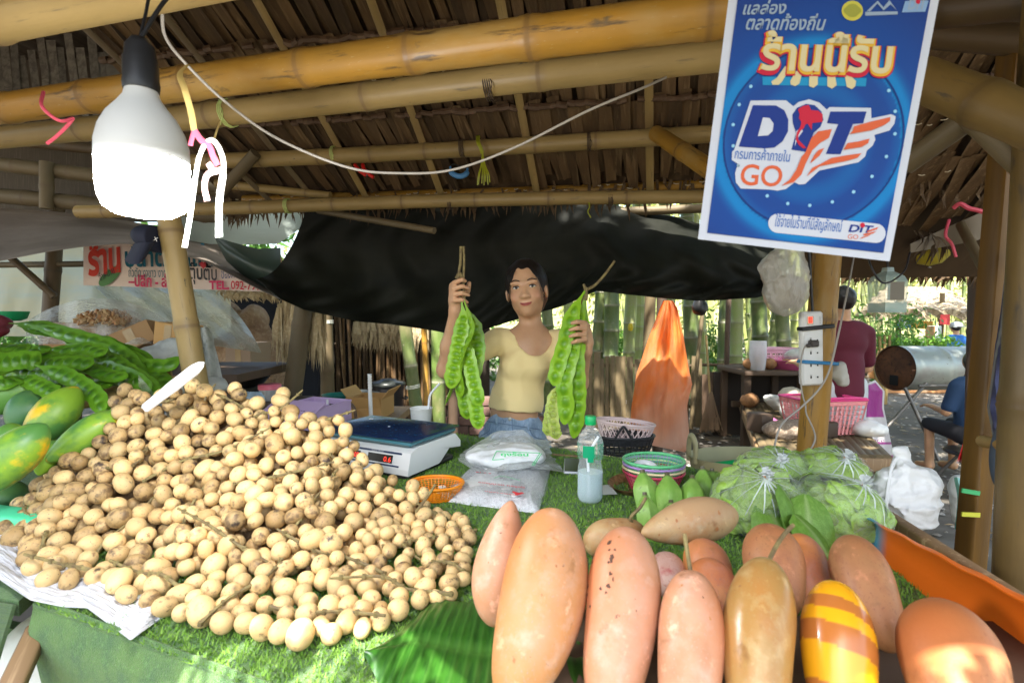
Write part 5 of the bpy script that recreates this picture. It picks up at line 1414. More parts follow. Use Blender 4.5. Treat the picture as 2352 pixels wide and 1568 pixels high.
# water bottle hung upside, yellow lamp shade, hung sheet, cloths
wb=Thing('water_jar','clear rectangular water jar hanging above the far hut, with a brown label','jar',P(2035,718,2.6))
c=P(2036,718,2.6);wj=31*2.6/F;hj=(718-640)*2.6/F
g=G()
for(s,z)in((.88,0),(1,.01),(1,hj*.9),(.8,hj*1.05),(.3,hj*1.2),(.28,hj*1.3)):pass
g.lathe([(wj*1.15,0),(wj*1.2,.012),(wj*1.2,hj*.92),(wj*1.0,hj*1.06),(wj*.4,hj*1.2),(wj*.35,hj*1.32)],4,origin=c,R=rotm(z=math.pi/4+.08))
wb.part('body',g,mat('film_jar',(.55,.72,.68),.08,thin=.30,spec=1.0),smooth=False)
g=G();g.lathe([(wj*1.12,.003),(wj*1.15,hj*.28)],4,origin=c,R=rotm(z=math.pi/4+.08),capt=True);wb.part('water',g,mat('water_tint',(.25,.45,.42),.1,thin=.5),smooth=False)
g=G();g.box(c+Vector((0,-wj*.87,hj*.62)),(wj*1.2,.002,hj*.52));wb.part('label',g,mat('brown_label',(.18,.16,.12),.6),smooth=False)
g=G();g.tube([c+Vector((0,0,hj*1.3)),P(2036,560,2.6)],.006,seg=6);wb.part('cord',g,M_black_pl)
g=G();c=P(2136,575,2.6);g.lathe([(.004,.085),(.03,.08),(.06,.055),(.078,.01),(.08,-.03),(.05,-.065),(.0,-.078)],24,origin=c,capb=False)
solo('yellow_helmet',g,mat('yellow_plastic',(.80,.66,.06),.35,[(5,(.62,.60,.12),.4,.6)],translucent=.55),'round translucent yellow plastic pot hanging under the dark eave','pot')
def _wt(u,v):
 xl=lerp1(v,[0,.3,.6,1],[2290,2200,2170,2130]);xr=lerp1(v,[0,1],[2380,2256])
 return Parr(xl+(xr-xl)*u,lerp1(u,[0,1],[520,470])+v*lerp1(u,[0,1],[95,145]),2.75-.1*v+.02*np.sin(u*13+v*5))
g=G();g.sheet(_wt,26,18,thick=.003);solo('hung_sheet',g,mat('dull_sheet',(.30,.28,.26),.7,[(4,(.20,.18,.16),.4,.6)]),'dull grey sheet slung under the eave right of the yellow pot','sheet')
g=G();g.sheet(lambda u,v:Parr(2090+u*300,lerp1(u,[0,.3,.6,1],[560,520,480,455])+v*lerp1(u,[0,.5,1],[20,60,60]),2.3+.05*np.sin(u*9)+.04*v),30,8,thick=.003);solo('hung_sheet',g,mat('dull_sheet2',(.20,.17,.13),.8),'brown canvas roll slung between the dark beams at the right','canvas')
string('string',[P(2190,478,2.1),P(2205,468,2.08),P(2225,478,2.07),P(2250,484,2.06),P(2282,497,2.05)],.009,M_string_pink,'pink string tied over the brown canvas roll')
string('string',[P(2180,505,2.2),P(2172,540,2.18),P(2186,560,2.18),P(2196,590,2.18)],.006,M_string_pink,'pink string hanging beside the yellow pot')
fringe('thatch_fringe','dark dry leaves hanging over the yellow pot',2095,2175,lambda x:535,2.45,75,34,M_thatch,22,7)
fringe('thatch_fringe','dark thatch tips along the eave above the far hut',1935,2245,lambda x:618,3.0,42,200,M_thatch,12,8)
def _eave(u,v):return Parr(1860+u*420,568+v*52,3.1+.3*(1-v)+.02*np.sin(u*60))
g=G();g.sheet(_eave,40,6,thick=.03);solo('eave',g,M_thatch,'strip of dark thatch eave above the far hut','thatch')
# striped cloths hanging at right behind the post
def _sc(u,v):
 xl=lerp1(v,[0,.3,.6,.8,1],[2315,2300,2285,2272,2290]);
 return Parr(xl+u*42,560+v*470,1.30+.03*np.sin(u*12+v*3)+.02*np.sin(v*22))
g=G();g.sheet(_sc,20,40,thick=.004,k=lambda u,v:(np.sin(u*22+v*9+np.sin(v*13))>.1)*1.0)
solo('striped_cloth',g,mat('striped_cloth',(.045,.05,.11),.85,kcol=(.26,.27,.28)),'navy cloth with grey stripes hanging between the two right-hand posts','cloth')
g=G();g.egg(P(2322,950,1.22),P(2300,1130,1.22),lambda t:.030*math.sin(math.pi*t)**.5,seg=16);solo('slate_cushion',g,mat('slate_cloth',(.08,.10,.13),.85),'dark slate cloth bundle behind the thick right-hand post','cloth')
g=G();g.sheet(lambda u,v:Parr(lerp1(v,[0,1],[2232,2197])+u*lerp1(v,[0,1],[14,34]),955+v*108,2.6+.03*np.sin(u*8)),8,12,thick=.004,k=lambda u,v:(v>.92)*1.0)
solo('red_towel',g,mat('red_towel',(.62,.02,.02),.6,kcol=(.7,.68,.66)),'bright red towel with a white hem beside the timber post','towel')
g=G();g.tube(bez([P(2232,965,2.55),P(2246,930,2.55),P(2262,940,2.55),P(2262,1010,2.55)],6),.012,seg=8);solo('chair_frame',g,M_black_pl,'black curved chair frame above the red towel','chair')
blob_bag('plastic_bag','grey plastic bag hanging on the timber post near the ground','bag',[(P(2210,1165,1.9),(.035,.03,.07)),(P(2205,1120,1.9),(.03,.03,.05))],M_sack,h=.006,amp=.005,seed=33)
for(v,m_,lb,l2)in((1130,mat('green_tape',(.05,.40,.14),.4),'green tape wound round the timber post',.17),(1182,mat('yellow_tape',(.55,.55,.05),.4),'yellow string wound round the timber post',.05)):
 a,b=P(2207,v-10,1.385),P(2252,v+8,1.375)
 g=G();g.box((a+b)/2,((b-a).length,.004,.012),R=rotm(y=l2));solo('tape',g,m_,lb,'tape')
g=G();g.tube(bez([P(2198,1100,1.6),P(2206,1140,1.5),P(2204,1180,1.45),P(2200,1215,1.45)],6),.008,seg=6);solo('plastic_wrap',g,mat('teal_wrap',(.10,.42,.30),.3),'strip of green plastic wrap down the left side of the timber post','wrap')
# rail shelf on the posts
g=G();culm(g,P(2262,1008,1.36),P(2330,1022,1.15),.016,.016,.3,140);solo('short_bamboo',g,M_bam_gold,'short bamboo peg joining the two right-hand posts','bamboo')
# white rice bag hanging at the table's far right corner
M_wbag=mat('white_film_bag',(.80,.81,.80),.38,bump=(40,.5,None,.01),translucent=.15)
c=P(2080,1130,1.15)
wbg=Thing('plastic_bag','bulging white plastic bag knotted on top, hanging off the table\'s right corner','bag',P(2080,1222,1.15))
sd=SDF(c-Vector((.12,.10,.13)),c+Vector((.12,.10,.14)),.0036)
sd.ell(P(2082,1150,1.15),(.069,.057,.069),k=.03).ell(P(2110,1100,1.15),(.045,.040,.036),k=.03).ell(P(2042,1120,1.15),(.034,.032,.040),k=.03).cap(P(2072,1095,1.15),P(2075,1040,1.15),.028,.018,k=.024).ell(P(2070,1038,1.15),(.024,.018,.015),R=rotm(y=.4),k=.012).crease(3,.0057,34,4).crease(5,.0028,74,4)
wbg.part('film',sd.g(1),M_wbag)
g=G();k_=P(2072,1040,1.15);g.tube(bez([k_,k_+Vector((-.03,-.01,-.03)),PZ(2036,1186,.905)+Vector((.02,.03,.01)),PZ(2036,1186,.905)+Vector((.0,.0,-.03))],6),.004,seg=6);wbg.part('strap',g,M_wbag)
# ------------------------------------------------------------------ longkong heap
zt=ZT+.008
ctl=[]
for(u,v)in((10,1235),(60,1310),(110,1345),(200,1345),(330,1395),(470,1440),(600,1462),(700,1482),(800,1475),(905,1450),(985,1395),(1062,1365),(1085,1230)):
 p=PZ(u,v,zt);ctl.append((p.x,p.y,0.0))
OUT=[Vector((a,b))for a,b,_ in ctl]
top=[(20,1180,1.10),(90,1105,1.13),(190,1005,1.17),(255,915,1.24),(360,925,1.20),(480,895,1.22),(600,930,1.20),(740,965,1.17),(850,1075,1.12),(930,1125,1.10),(1040,1185,1.08)]
for(u,v,d)in top:
 p=P(u,v,d);ctl.append((p.x,p.y,p.z-zt-.012));OUT.append(Vector((p.x,p.y+.03)))
for(u,v,d,f)in((480,1180,.95,.17),(300,1190,.98,.14),(700,1190,.93,.15),(560,1320,.83,.085),(850,1250,.92,.095),(300,1290,.92,.07)):
 p=P(u,v,d);ctl.append((p.x,p.y,p.z-zt))
ctl=np.array(ctl)
def tps(X,Y):
 n=len(ctl);d=np.hypot(ctl[:,None,0]-ctl[None,:,0],ctl[:,None,1]-ctl[None,:,1])
 K=np.where(d>0,d*d*np.log(d+1e-12),0)+np.eye(n)*3e-4
 A=np.zeros((n+3,n+3));A[:n,:n]=K;A[:n,n]=1;A[:n,n+1:]=ctl[:,:2];A[n,:n]=1;A[n+1:,:n]=ctl[:,:2].T
 w=np.linalg.solve(A,np.concatenate([ctl[:,2],[0,0,0]]))
 dd=np.hypot(X[...,None]-ctl[:,0],Y[...,None]-ctl[:,1])
 return(np.where(dd>0,dd*dd*np.log(dd+1e-12),0)*w[:n]).sum(-1)+w[n]+w[n+1]*X+w[n+2]*Y
front=OUT[:13];back=OUT[13:]
hull=[Vector((p.x,p.y))for p in front]+[Vector((p.x,p.y))for p in back[::-1]]
r_=np.random.default_rng(21)
N_=120000
X=r_.uniform(-1.25,.05,N_);Y=r_.uniform(.66,1.3,N_)
m=inpoly(X,Y,hull);X,Y=X[m],Y[m]
H=np.clip(tps(X,Y),.0,.32)
H=H+.014*np.sin(X*38+1)*np.cos(Y*33+X*12)
rad=r_.choice([.0135,.0152,.0168,.0182,.0200],len(X),p=[.16,.28,.28,.2,.08])*np.interp(X,[-1.1,-.7,-.35,-.1],[1.10,1.04,.98,.84])
lay=r_.uniform(0,1,len(X));depth=np.where(lay<.75,r_.uniform(-.006,.008,len(X)),r_.uniform(.012,.040,len(X)))
Z=np.maximum(zt+rad*.75,zt+H-depth)
acc=np.zeros((0,4))
order=np.argsort(np.where(lay<.75,0,1)+r_.uniform(0,.5,len(X)))
cells={}
keep=[]
for i in order:
 q=(X[i],Y[i],Z[i],rad[i]);c0=(int(q[0]//.045),int(q[1]//.045),int(q[2]//.045));ok=True
 for a in(-1,0,1):
  for b in(-1,0,1):
   for c in(-1,0,1):
    for j in cells.get((c0[0]+a,c0[1]+b,c0[2]+c),()):
     if(X[j]-q[0])**2+(Y[j]-q[1])**2+(Z[j]-q[2])**2<(.93*(rad[j]+rad[i]))**2:ok=False;break
    if not ok:break
   if not ok:break
  if not ok:break
 if ok:
  cells.setdefault(c0,[]).append(i);keep.append(i)
FR=np.stack([X[keep],Y[keep],Z[keep],rad[keep]],-1)
# stray fruits named in the photograph: the one perched on top, the string at the right edge, the single one lying apart
stray=[(470,897,1.19,.018),(1045,1330,.895,.019),(1052,1190,1.12,.015),(1068,1208,1.10,.014),(1040,1212,1.11,.014),(1020,1195,1.12,.015),(650,905,1.24,.018)]
FR=np.concatenate([FR]+[np.array([[*P(u,v,d),r]])for u,v,d,r in stray])
M_lk=mat('longkong_skin',(.68,.48,.22),.55,[(9,(.62,.42,.18),.42,.70),(24,(.30,.18,.08),.60,.70),(90,(.16,.10,.06),.62,.70),(13,(.07,.045,.03),.64,.72)],(170,.18,None,.0015),sss=.12,kcol=(.20,.13,.06),rnd_obj=.20)
lkm=[]
for i in range(8):
 rr=random.Random(i);q=[1.0,1.05,1.12,1.22,1.08,1.16,1.02,1.28][i]
 g=G();n=14;prof=[]
 for j in range(n+1):
  th=math.pi*j/n;r=math.sin(th)*(1+.03*math.sin(3*th));z=-math.cos(th)*q
  if j>=n-1:z+=.04
  prof.append((max(r,1e-4),z))
 k=[0]*(n-1)+[.5,1]
 g.lathe(prof,18,k=k,capb=False,sx=rr.uniform(.96,1.04));g.U[-1]=g.V[-1]*.05+i*.7
 lkm.append(g.mesh('fruit',M_lk))
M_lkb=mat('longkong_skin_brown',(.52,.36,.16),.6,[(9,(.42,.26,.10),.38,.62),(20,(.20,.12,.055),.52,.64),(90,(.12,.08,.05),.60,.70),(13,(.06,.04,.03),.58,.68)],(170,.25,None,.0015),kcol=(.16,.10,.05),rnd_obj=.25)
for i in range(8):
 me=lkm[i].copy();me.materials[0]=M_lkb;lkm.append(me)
 # bunches: nearest of spread seeds
bs=[]
cand=r_.permutation(len(FR));
for i in cand:
 if all(np.hypot(FR[i,0]-FR[j,0],FR[i,1]-FR[j,1])>.105 for j in bs):bs.append(i)
B=FR[bs][:,:3]
own=np.argmin(((FR[:,None,:3]-B[None])**2).sum(-1),1)
M_stem=mat('fruit_stem',(.24,.19,.07),.7,[(60,(.14,.10,.045),.4,.6)],(200,.5))
def project(p):
 t=Vector(p)-Vector((0,0,EYE));cp,sp=math.cos(PITCH),math.sin(PITCH)
 zc=t.y*cp-t.z*sp;yc=t.y*sp+t.z*cp
 return 1176+t.x/zc*F,784-yc/zc*F
used_lab={}
def where_lab(u,v):
 col='far left' if u<180 else 'left' if u<360 else 'middle left' if u<520 else 'middle' if u<680 else 'middle right' if u<830 else 'right' if u<960 else 'far right'
 row='along the top ridge' if v<990 else 'just below the ridge' if v<1080 else 'on the upper slope' if v<1160 else 'halfway down the slope' if v<1240 else 'on the lower slope' if v<1320 else 'near the foot' if v<1390 else 'at the very foot'
 return col,row
for bi in range(len(B)):
 idx=np.where(own==bi)[0]
 if len(idx)==0:continue
 c=FR[idx,:3].mean(0);u,v=project(c);col,row=where_lab(u,v)
 look=['pale tan','blotchy brown','honey coloured','dusty yellow'][bi%4]
 lab='%s longkong bunch %s, %s of the heap'%('large' if len(idx)>18 else 'small',row.replace(' of the heap',''),col)
 n_=used_lab.get(lab,0);used_lab[lab]=n_+1
 if n_==1:lab=lab.replace('longkong bunch','longkong bunch beside its lookalike')
 if n_>=2:lab=lab.replace('longkong bunch','longkong bunch tucked between others')
 t=Thing('longkong_bunch',lab,'fruit bunch',(c[0],c[1],FR[idx,2].min()-.015),'longkong bunches piled in the heap')
 # main stem runs through the bunch, twigs go to the fruits
 C=FR[idx,:3]-c;w_,vv=np.linalg.eigh(C.T@C+np.eye(3)*1e-6);ax_=vv[:,2]
 if ax_[2]<0:ax_=-ax_
 L=np.abs(C@ax_).max()*.9+.01
 lift=np.array((0,-.3,1))*(.010 if bi%3 else.017)
 st_pts=[c-ax_*L+lift*.3,c-ax_*L*.3+lift*.8+nrng.normal(0,.006,3),c+ax_*L*.4+lift+nrng.normal(0,.006,3),c+ax_*(L+.03)+lift*1.5]
 g=G();sp_=bez([Vector(p)for p in st_pts],5);g.tube(sp_,np.linspace(.0034,.0022,len(sp_))*nrng.uniform(.8,1.25,len(sp_)),seg=6)
 for k_ in range(0,len(sp_),2):
  g.tube([sp_[k_]-Vector((0,0,.003)),sp_[k_]+Vector((.001,0,.003))],.0042,seg=5)
 t.part('stem',g,M_stem)
 for f in idx:
  p=Vector(FR[f,:3]);r=FR[f,3]
  q=min(sp_,key=lambda s:(s-p).length);d_=(q-p);
  d_=d_.normalized()if d_.length>1e-4 else Vector((0,0,1))
  d_=(d_+Vector(nrng.normal(0,.7,3))).normalized()
  M4=Matrix.Translation(p)@d_.to_track_quat('Z','Y').to_matrix().to_4x4()@Matrix.Rotation(nrng.uniform(0,6.28),4,'Z')@Matrix.Diagonal((r,r,r,1))
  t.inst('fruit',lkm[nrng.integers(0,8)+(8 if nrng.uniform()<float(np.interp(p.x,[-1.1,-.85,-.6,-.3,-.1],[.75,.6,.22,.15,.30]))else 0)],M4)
  # under-layer so that the heap is not hollow; gap shade put into its colour
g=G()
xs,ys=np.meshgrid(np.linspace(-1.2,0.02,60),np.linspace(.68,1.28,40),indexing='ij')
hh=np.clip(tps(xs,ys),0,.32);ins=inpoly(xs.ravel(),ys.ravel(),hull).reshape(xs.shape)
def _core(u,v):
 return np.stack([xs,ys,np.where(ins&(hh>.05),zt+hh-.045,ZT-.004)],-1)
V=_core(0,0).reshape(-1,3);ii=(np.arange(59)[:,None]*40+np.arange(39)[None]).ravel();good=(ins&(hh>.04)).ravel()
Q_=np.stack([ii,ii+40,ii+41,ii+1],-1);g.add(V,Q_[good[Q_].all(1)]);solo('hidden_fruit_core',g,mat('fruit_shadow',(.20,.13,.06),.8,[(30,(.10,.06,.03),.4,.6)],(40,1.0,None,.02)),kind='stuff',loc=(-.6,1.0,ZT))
print('longkong fruits',len(FR),'bunches',len(B))
g=G()
for k_,(a,b)in enumerate((((470,920,1.18),(472,892,1.19)),((955,1175,1.02),(1000,1112,1.02)),((1010,1290,.98),(1040,1330,.9)))):
 t=Thing('fruit_stem',['short stem holding the single fruit perched on the heap','bare green stem poking up over the orange sieve','thin stem leading to the single longkong lying apart at the right'][k_],'stem',P(*a))
 g=G();g.tube(bez([P(*a),(P(*a)+P(*b))/2+Vector((.004,0,.003)),P(*b)],5),.0028,seg=6);t.part('twig',g,M_stem)
 # white paper liner under the heap, hanging over the front edge
LNZ=smooth_noise(44,(80,30),((5,1),(11,.6),(22,.3)))
def _lin(u,v):
 P0=[(-10,1248),(60,1290),(130,1330),(215,1345),(330,1400),(380,1425)]
 P1=[(-10,1330),(70,1372),(150,1395),(195,1368),(275,1470),(372,1420)]
 x0=lerp1(u,np.linspace(0,1,6),[p[0]for p in P0]);y0=lerp1(u,np.linspace(0,1,6),[p[1]for p in P0])-35
 x1=lerp1(u,[0,.2,.35,.45,.75,1],[-10,70,150,200,300,374]);y1=lerp1(u,[0,.2,.35,.45,.75,1],[1325,1378,1394,1396,1470,1418])
 x=x0+(x1-x0)*v;y=y0+(y1-y0)*v
 zz=ZT+.019+.004*np.sin(u*22+v*3)
 d=(EYE-zz)/((y-731)/F+1e-6)
 edge=.79+(-.76-(x-1176)/F*d)*.0-.0
 dl=np.array(A_.y)-.41*((x-1176)/F*np.clip(d,.6,1.3)-A_.x)-.012
 dd=np.maximum(d,np.clip(dl,.60,1.05))
 nz=LNZ
 dd=np.where(d<dl,dl-.028-.02*v+.006*np.sin(u*26+v*5),d)+.004*nz
 return Parr(x,y,dd)
g=G();g.sheet(_lin,80,30,thick=.0012)
solo('paper_liner',g,mat('white_liner',(.62,.63,.66),.6,bump=(9,.8,None,.02)),'crumpled white paper liner under the heap, hanging over the table edge','paper')
# bright green tray corner at the left
g=G();g.box(P(20,1190,1.06),(.30,.05,.035),R=rotm(z=-.25),bevel=.006)
solo('green_tray',g,mat('mint_plastic',(.08,.55,.28),.35),'mint green plastic tray edge under the longkong at the far left','tray')
# ------------------------------------------------------------------ papayas
def fruit(name,label,cat,a,b,w,prof,m,group=None,seg=26,flat=1.0,bend=0.0,kf=None,stem=None,lob=0.0,blush=None,nl=22):
 a,b=Vector(a),Vector(b);t=Thing(name,label,cat,Vector(((a.x+b.x)/2,(a.y+b.y)/2,min(a.z,b.z)-w*.5)),group)
 ax_=(b-a).normalized();side=ax_.cross(Vector((0,1,0))).normalized()
 g=G();g.egg(a,b,lambda q:w/2*prof(q),seg=seg,flat=flat,bend=tuple(side*bend),k=kf,up=(0,-1,0.2),lob=lob,nl=nl)
 V=g.V[0];V0=V-V.mean(0);r3=np.random.default_rng(int(abs(a.x*9999))%999);o3=0
 for _ in range(5):
  wv=r3 .normal(size=3)*1.5/w;o3=o3+np.sin(V0@wv+r3 .uniform(0,6))
 V+=V0/(np.linalg.norm(V0,axis=1)[:,None]+1e-6)*(o3*w*.013)[:,None]
 if blush is not None:
  an_=np.array((ax_.z,0,-ax_.x));q_=(V0@an_)/w*2;g.K[0]=np.clip(q_*blush*1.3-.15+.25*np.sin(V0@(np.array((.3,.9,1.1))/w*2.2)),0,1)
 t.part('flesh',g,m)
 if stem:
  g=G();p0=a if stem[0]==0 else b;g.tube(bez([p0-(p0-(a+b)/2).normalized()*.008]+[Vector(s)for s in stem[1]],5),[stem[2]*1.3]+[stem[2]]*(5*len(stem[1])),seg=7);t.part('stem',g,M_stem)
 return t
pap=lambda q:max(math.sin(math.pi*q),0)**.58*(.80+.28*q)
M_pap=[mat('papaya_green',(.11,.27,.05),.4,[(16,(.20,.36,.03),.45,.7),(13,(.72,.44,.02),.68,.78)],(80,.1),sss=.05),mat('papaya_turning',(.22,.38,.03),.4,[(14,(.08,.22,.045),.46,.62),(12,(.80,.48,.01),.60,.72)],(80,.1),sss=.05),mat('papaya_dark',(.06,.17,.06),.42,[(18,(.12,.24,.06),.45,.7)],(80,.1),sss=.05)]
PP=[((-80,1150,.98),(108,972,1.06),114,1,'large green and yellow papaya at the bottom left beside the mint tray'),((58,1036,1.24),(178,888,1.34),92,1,'upright green papaya with a yellow top in the middle of the papaya pile'),((108,1058,1.12),(290,945,1.22),78,1,'yellow green papaya lying against the longkong heap'),((-90,945,1.36),(112,878,1.44),86,0,'green papaya lying uppermost at the left edge'),((20,985,1.30),(100,905,1.40),90,2,'dark green papaya behind the upright one'),((-20,1010,1.18),(60,1000,1.24),70,0,'green papaya with a small yellow patch at the left edge'),((30,1040,1.18),(118,1015,1.22),68,2,'small dark green papaya under the upright one'),((-40,1060,1.08),(25,1020,1.10),76,2,'dark green papaya end at the left edge above the large yellow one'),((90,1090,1.12),(128,1010,1.16),52,1,'half hidden yellow papaya wedged beside the longkong'),((-60,1170,1.15),(70,1130,1.2),90,2,'dark papaya at the base of the pile behind the mint tray')]
for(a,b,w,mi,lb)in PP:
 fruit('papaya',lb,'papaya',P(*a),P(*b),w*(a[2]+b[2])/2/F,pap,M_pap[mi],'papayas piled at the left',lob=.018)
 # ------------------------------------------------------------------ bamboo shelf and stink bean pods (left)
sh=Thing('bamboo_shelf','split bamboo shelf carrying the pile of green pods','shelf',P(250,905,1.75))
for i,(u0,v0,u1,v1,d0,d1)in enumerate(((130,918,405,872,1.55,1.72),(120,940,400,890,1.52,1.68),(60,905,395,858,1.68,1.85),(-60,900,380,848,1.75,1.98),(-100,890,360,842,1.85,2.1))):
 g=G();culm(g,P(u0,v0,d0),P(u1,v1,d1),.020,.019,.3,150+i,seg=12);sh.part('slat',g,M_bam_pale)
for u,d in((150,1.66),(395,1.8),(-60,1.8)):
 p=P(u,905,d);g=G();culm(g,(p.x,p.y+.03,0),(p.x,p.y+.03,p.z-.02),.028,.028,.3,160);sh.part('leg',g,M_bam_grey)
M_pod=mat('pod_green',(.085,.21,.010),.36,[(14,(.12,.27,.015),.45,.65),(3,(.05,.15,.008),.5,.7)],(60,.15),kcol=(.028,.10,.005),rnd_obj=.16,sss=.06)
M_podl=mat('pod_lime',(.24,.46,.015),.36,[(14,(.28,.50,.03),.45,.65),(4,(.16,.38,.02),.5,.7)],(60,.15),kcol=(.09,.26,.008),rnd_obj=.12,sss=.08,translucent=.12)
M_podold=mat('pod_spotted',(.36,.48,.06),.45,[(30,(.14,.13,.05),.55,.62),(8,(.48,.52,.12),.45,.65)],(60,.15),kcol=(.26,.34,.05),sss=.05)
def pod(g,pts,w,nb=9,tw=0.0,tw0=0.0,seed=0,face=(0,-1,0),stalk=.18,bump=.19):
 """flat bean pod along pts with raised seeds; face = direction its flat side looks to"""
 r=random.Random(seed);pl=bez(pts,14);n=len(pl)
 A=np.array([tuple(p)for p in pl]);T=np.gradient(A,axis=0);T/=np.linalg.norm(T,axis=1)[:,None]
 L=np.concatenate([[0],np.cumsum(np.linalg.norm(np.diff(A,axis=0),axis=1))]);L/=L[-1]
 nt=13*nb;t=np.linspace(0,1,nt)
 C=np.stack([np.interp(t,L,A[:,i])for i in range(3)],-1);TT=np.stack([np.interp(t,L,T[:,i])for i in range(3)],-1);TT/=np.linalg.norm(TT,axis=1)[:,None]
 N=np.array(face,float)[None]-TT*(TT@np.array(face,float))[:,None];N/=np.linalg.norm(N,axis=1)[:,None]+1e-9
 S=np.cross(TT,N);ang=tw0+tw*np.sin(t*3.0+r.uniform(0,1))+tw*t
 N2=N*np.cos(ang)[:,None]+S*np.sin(ang)[:,None];S2=np.cross(TT,N2)
 q=np.clip((t-stalk)/(1-stalk),0,1)
 prof=np.where(t<stalk,.10+.18*(t/stalk)**2,np.clip((q*5.5),0,1)**.8*.72+.28);prof=prof*np.clip((1-q)*9,0.02,1)**.5
 wob=1+.05*np.sin(t*nb*2*math.pi*.93+1)*(t>stalk)
 hw=w/2*prof*wob
 ns=13;sv=np.linspace(-1,1,ns)
 cen=(np.arange(nb)+.5)/nb*.90+.06
 bz=np.zeros((nt,ns));kk=np.zeros((nt,ns))
 for c in cen:
  jx=r.uniform(-.08,.08);e=((q[:,None]-c)*nb/.42)**2+((sv[None]-jx)/.52)**2
  b=np.clip(1-e,0,1)**.5;bz=np.maximum(bz,b);kk=np.maximum(kk,np.clip(1-e,0,1))
 edge=1-.25*np.abs(sv)**4
 thick=(.030*w+w*bump*bz*.5)*np.clip(prof*1.3,0,1)[:,None]*edge[None]
 W=C[:,None]+S2[:,None]*(hw[:,None]*sv[None])[...,None]
 top_=W+N2[:,None]*thick[...,None];bot_=W-N2[:,None]*thick[...,None]
 m=nt*ns;ii=np.arange(nt-1)[:,None]*ns+np.arange(ns-1)[None]
 Fc=np.stack([ii,ii+1,ii+ns+1,ii+ns],-1).reshape(-1,4)
 F_=Fc.tolist()+(Fc[:,::-1]+m).tolist();idx=np.arange(m).reshape(nt,ns)
 for arr in(idx[:,0],idx[::-1,-1],idx[-1],idx[0,::-1]):
  for p,q2 in zip(arr[:-1],arr[1:]):F_.append([int(p),int(q2),int(q2+m),int(p+m)])
 U=np.stack([np.broadcast_to(t[:,None],(nt,ns)),np.broadcast_to(sv[None]*.1,(nt,ns)),np.zeros((nt,ns))],-1).reshape(-1,3)+seed*.37
 g.add(np.concatenate([top_.reshape(-1,3),bot_.reshape(-1,3)]),F_,uvw=np.concatenate([U,U]),k=np.concatenate([kk.ravel(),kk.ravel()])*.9)
 return g
PD=[('upper',[((60,745,2.0),(150,765,1.92),(240,790,1.85),(330,822,1.78),(352,828,1.76)),30,8],[((70,752,1.98),(180,775,1.88),(250,795,1.8),(300,830,1.72),(330,880,1.62),(345,925,1.55)),32,11],[((20,742,2.05),(100,748,1.98),(180,775,1.9),(240,782,1.85),(268,782,1.84)),26,7],[((230,815,1.75),(300,835,1.72),(345,840,1.7),(385,838,1.7),(412,820,1.72)),32,6],[((240,800,1.8),(300,822,1.75),(355,852,1.7),(390,890,1.62)),30,8],[((150,790,1.85),(220,800,1.8),(290,815,1.76),(340,845,1.72)),28,8],[((40,748,2.02),(90,760,1.98),(150,772,1.94),(200,800,1.88)),26,7]),('middle',[((-40,860,1.45),(20,842,1.48),(70,812,1.52),(115,795,1.56)),40,6],[((-30,800,1.62),(10,800,1.6),(40,802,1.6),(62,808,1.6)),42,4],[((60,850,1.5),(110,835,1.5),(160,832,1.5),(215,836,1.5)),36,6],[((130,818,1.62),(200,842,1.55),(250,862,1.5),(292,868,1.48)),34,8],[((215,832,1.6),(260,850,1.55),(310,870,1.52),(345,900,1.5)),32,7],[((180,800,1.72),(250,820,1.66),(290,845,1.6),(330,872,1.56),(365,905,1.52)),30,9],[((100,800,1.66),(150,805,1.64),(195,800,1.64),(240,815,1.6)),34,6]),('lower',[((-40,880,1.35),(10,878,1.36),(50,868,1.4)),34,4],[((80,838,1.45),(140,858,1.42),(190,885,1.38),(222,912,1.34),(238,948,1.3)),36,9],[((40,862,1.42),(80,880,1.38),(110,895,1.34),(130,905,1.32)),34,5],[((-40,830,1.42),(10,832,1.44),(60,826,1.46),(95,832,1.48)),44,5],[((140,880,1.5),(180,885,1.48),(230,885,1.48),(262,878,1.5)),30,5],[((20,850,1.5),(60,855,1.5),(110,860,1.48),(150,868,1.46)),34,6],[((-30,815,1.55),(30,820,1.55),(90,815,1.55),(140,830,1.54)),36,6])]
for grp in PD:
 t=Thing('stink_bean_bunch','flat green stink bean pods at the %s of the shelf pile'%{'upper':'top and right','middle':'centre','lower':'front left'}[grp[0]],'bean pods',P(grp[1][0][0][0],grp[1][0][0][1]+60,grp[1][0][0][2]))
 for k_,(pts,w,nb)in enumerate(grp[1:]):
  W=1.10*w*np.mean([p[2]for p in pts])/F;r=random.Random(k_+len(grp[0])*7)
  g=G();pod(g,[P(*p)for p in pts],W,nb,tw=r.uniform(-.5,.5),tw0=r.uniform(-.35,.35),seed=k_+len(grp[0]),face=(.1,-.75,.6),stalk=.10);t.part('pod',g,M_pod)
  # filler pods deeper in the pile
t=Thing('stink_bean_bunch','half hidden stink bean pods deep inside the pile on the shelf','bean pods',P(150,890,1.8))
for k_ in range(22):
 r=random.Random(k_+50);u=r.uniform(-40,290);v=765+(u+40)*.22+r.uniform(0,95);d=1.98-(v-770)*.0033+.06;a=r.uniform(-.1,.5);L=r.uniform(60,110)
 g=G();pod(g,[P(u-L,v-L*a,d),P(u,v,d-.02),P(u+L*.9,v+L*a+8,d-.03)],32*d/F,7,tw=r.uniform(-.6,.6),tw0=r.uniform(-.6,.6),seed=k_,face=(.1,-.7,.7),stalk=.08);t.part('pod',g,M_pod)
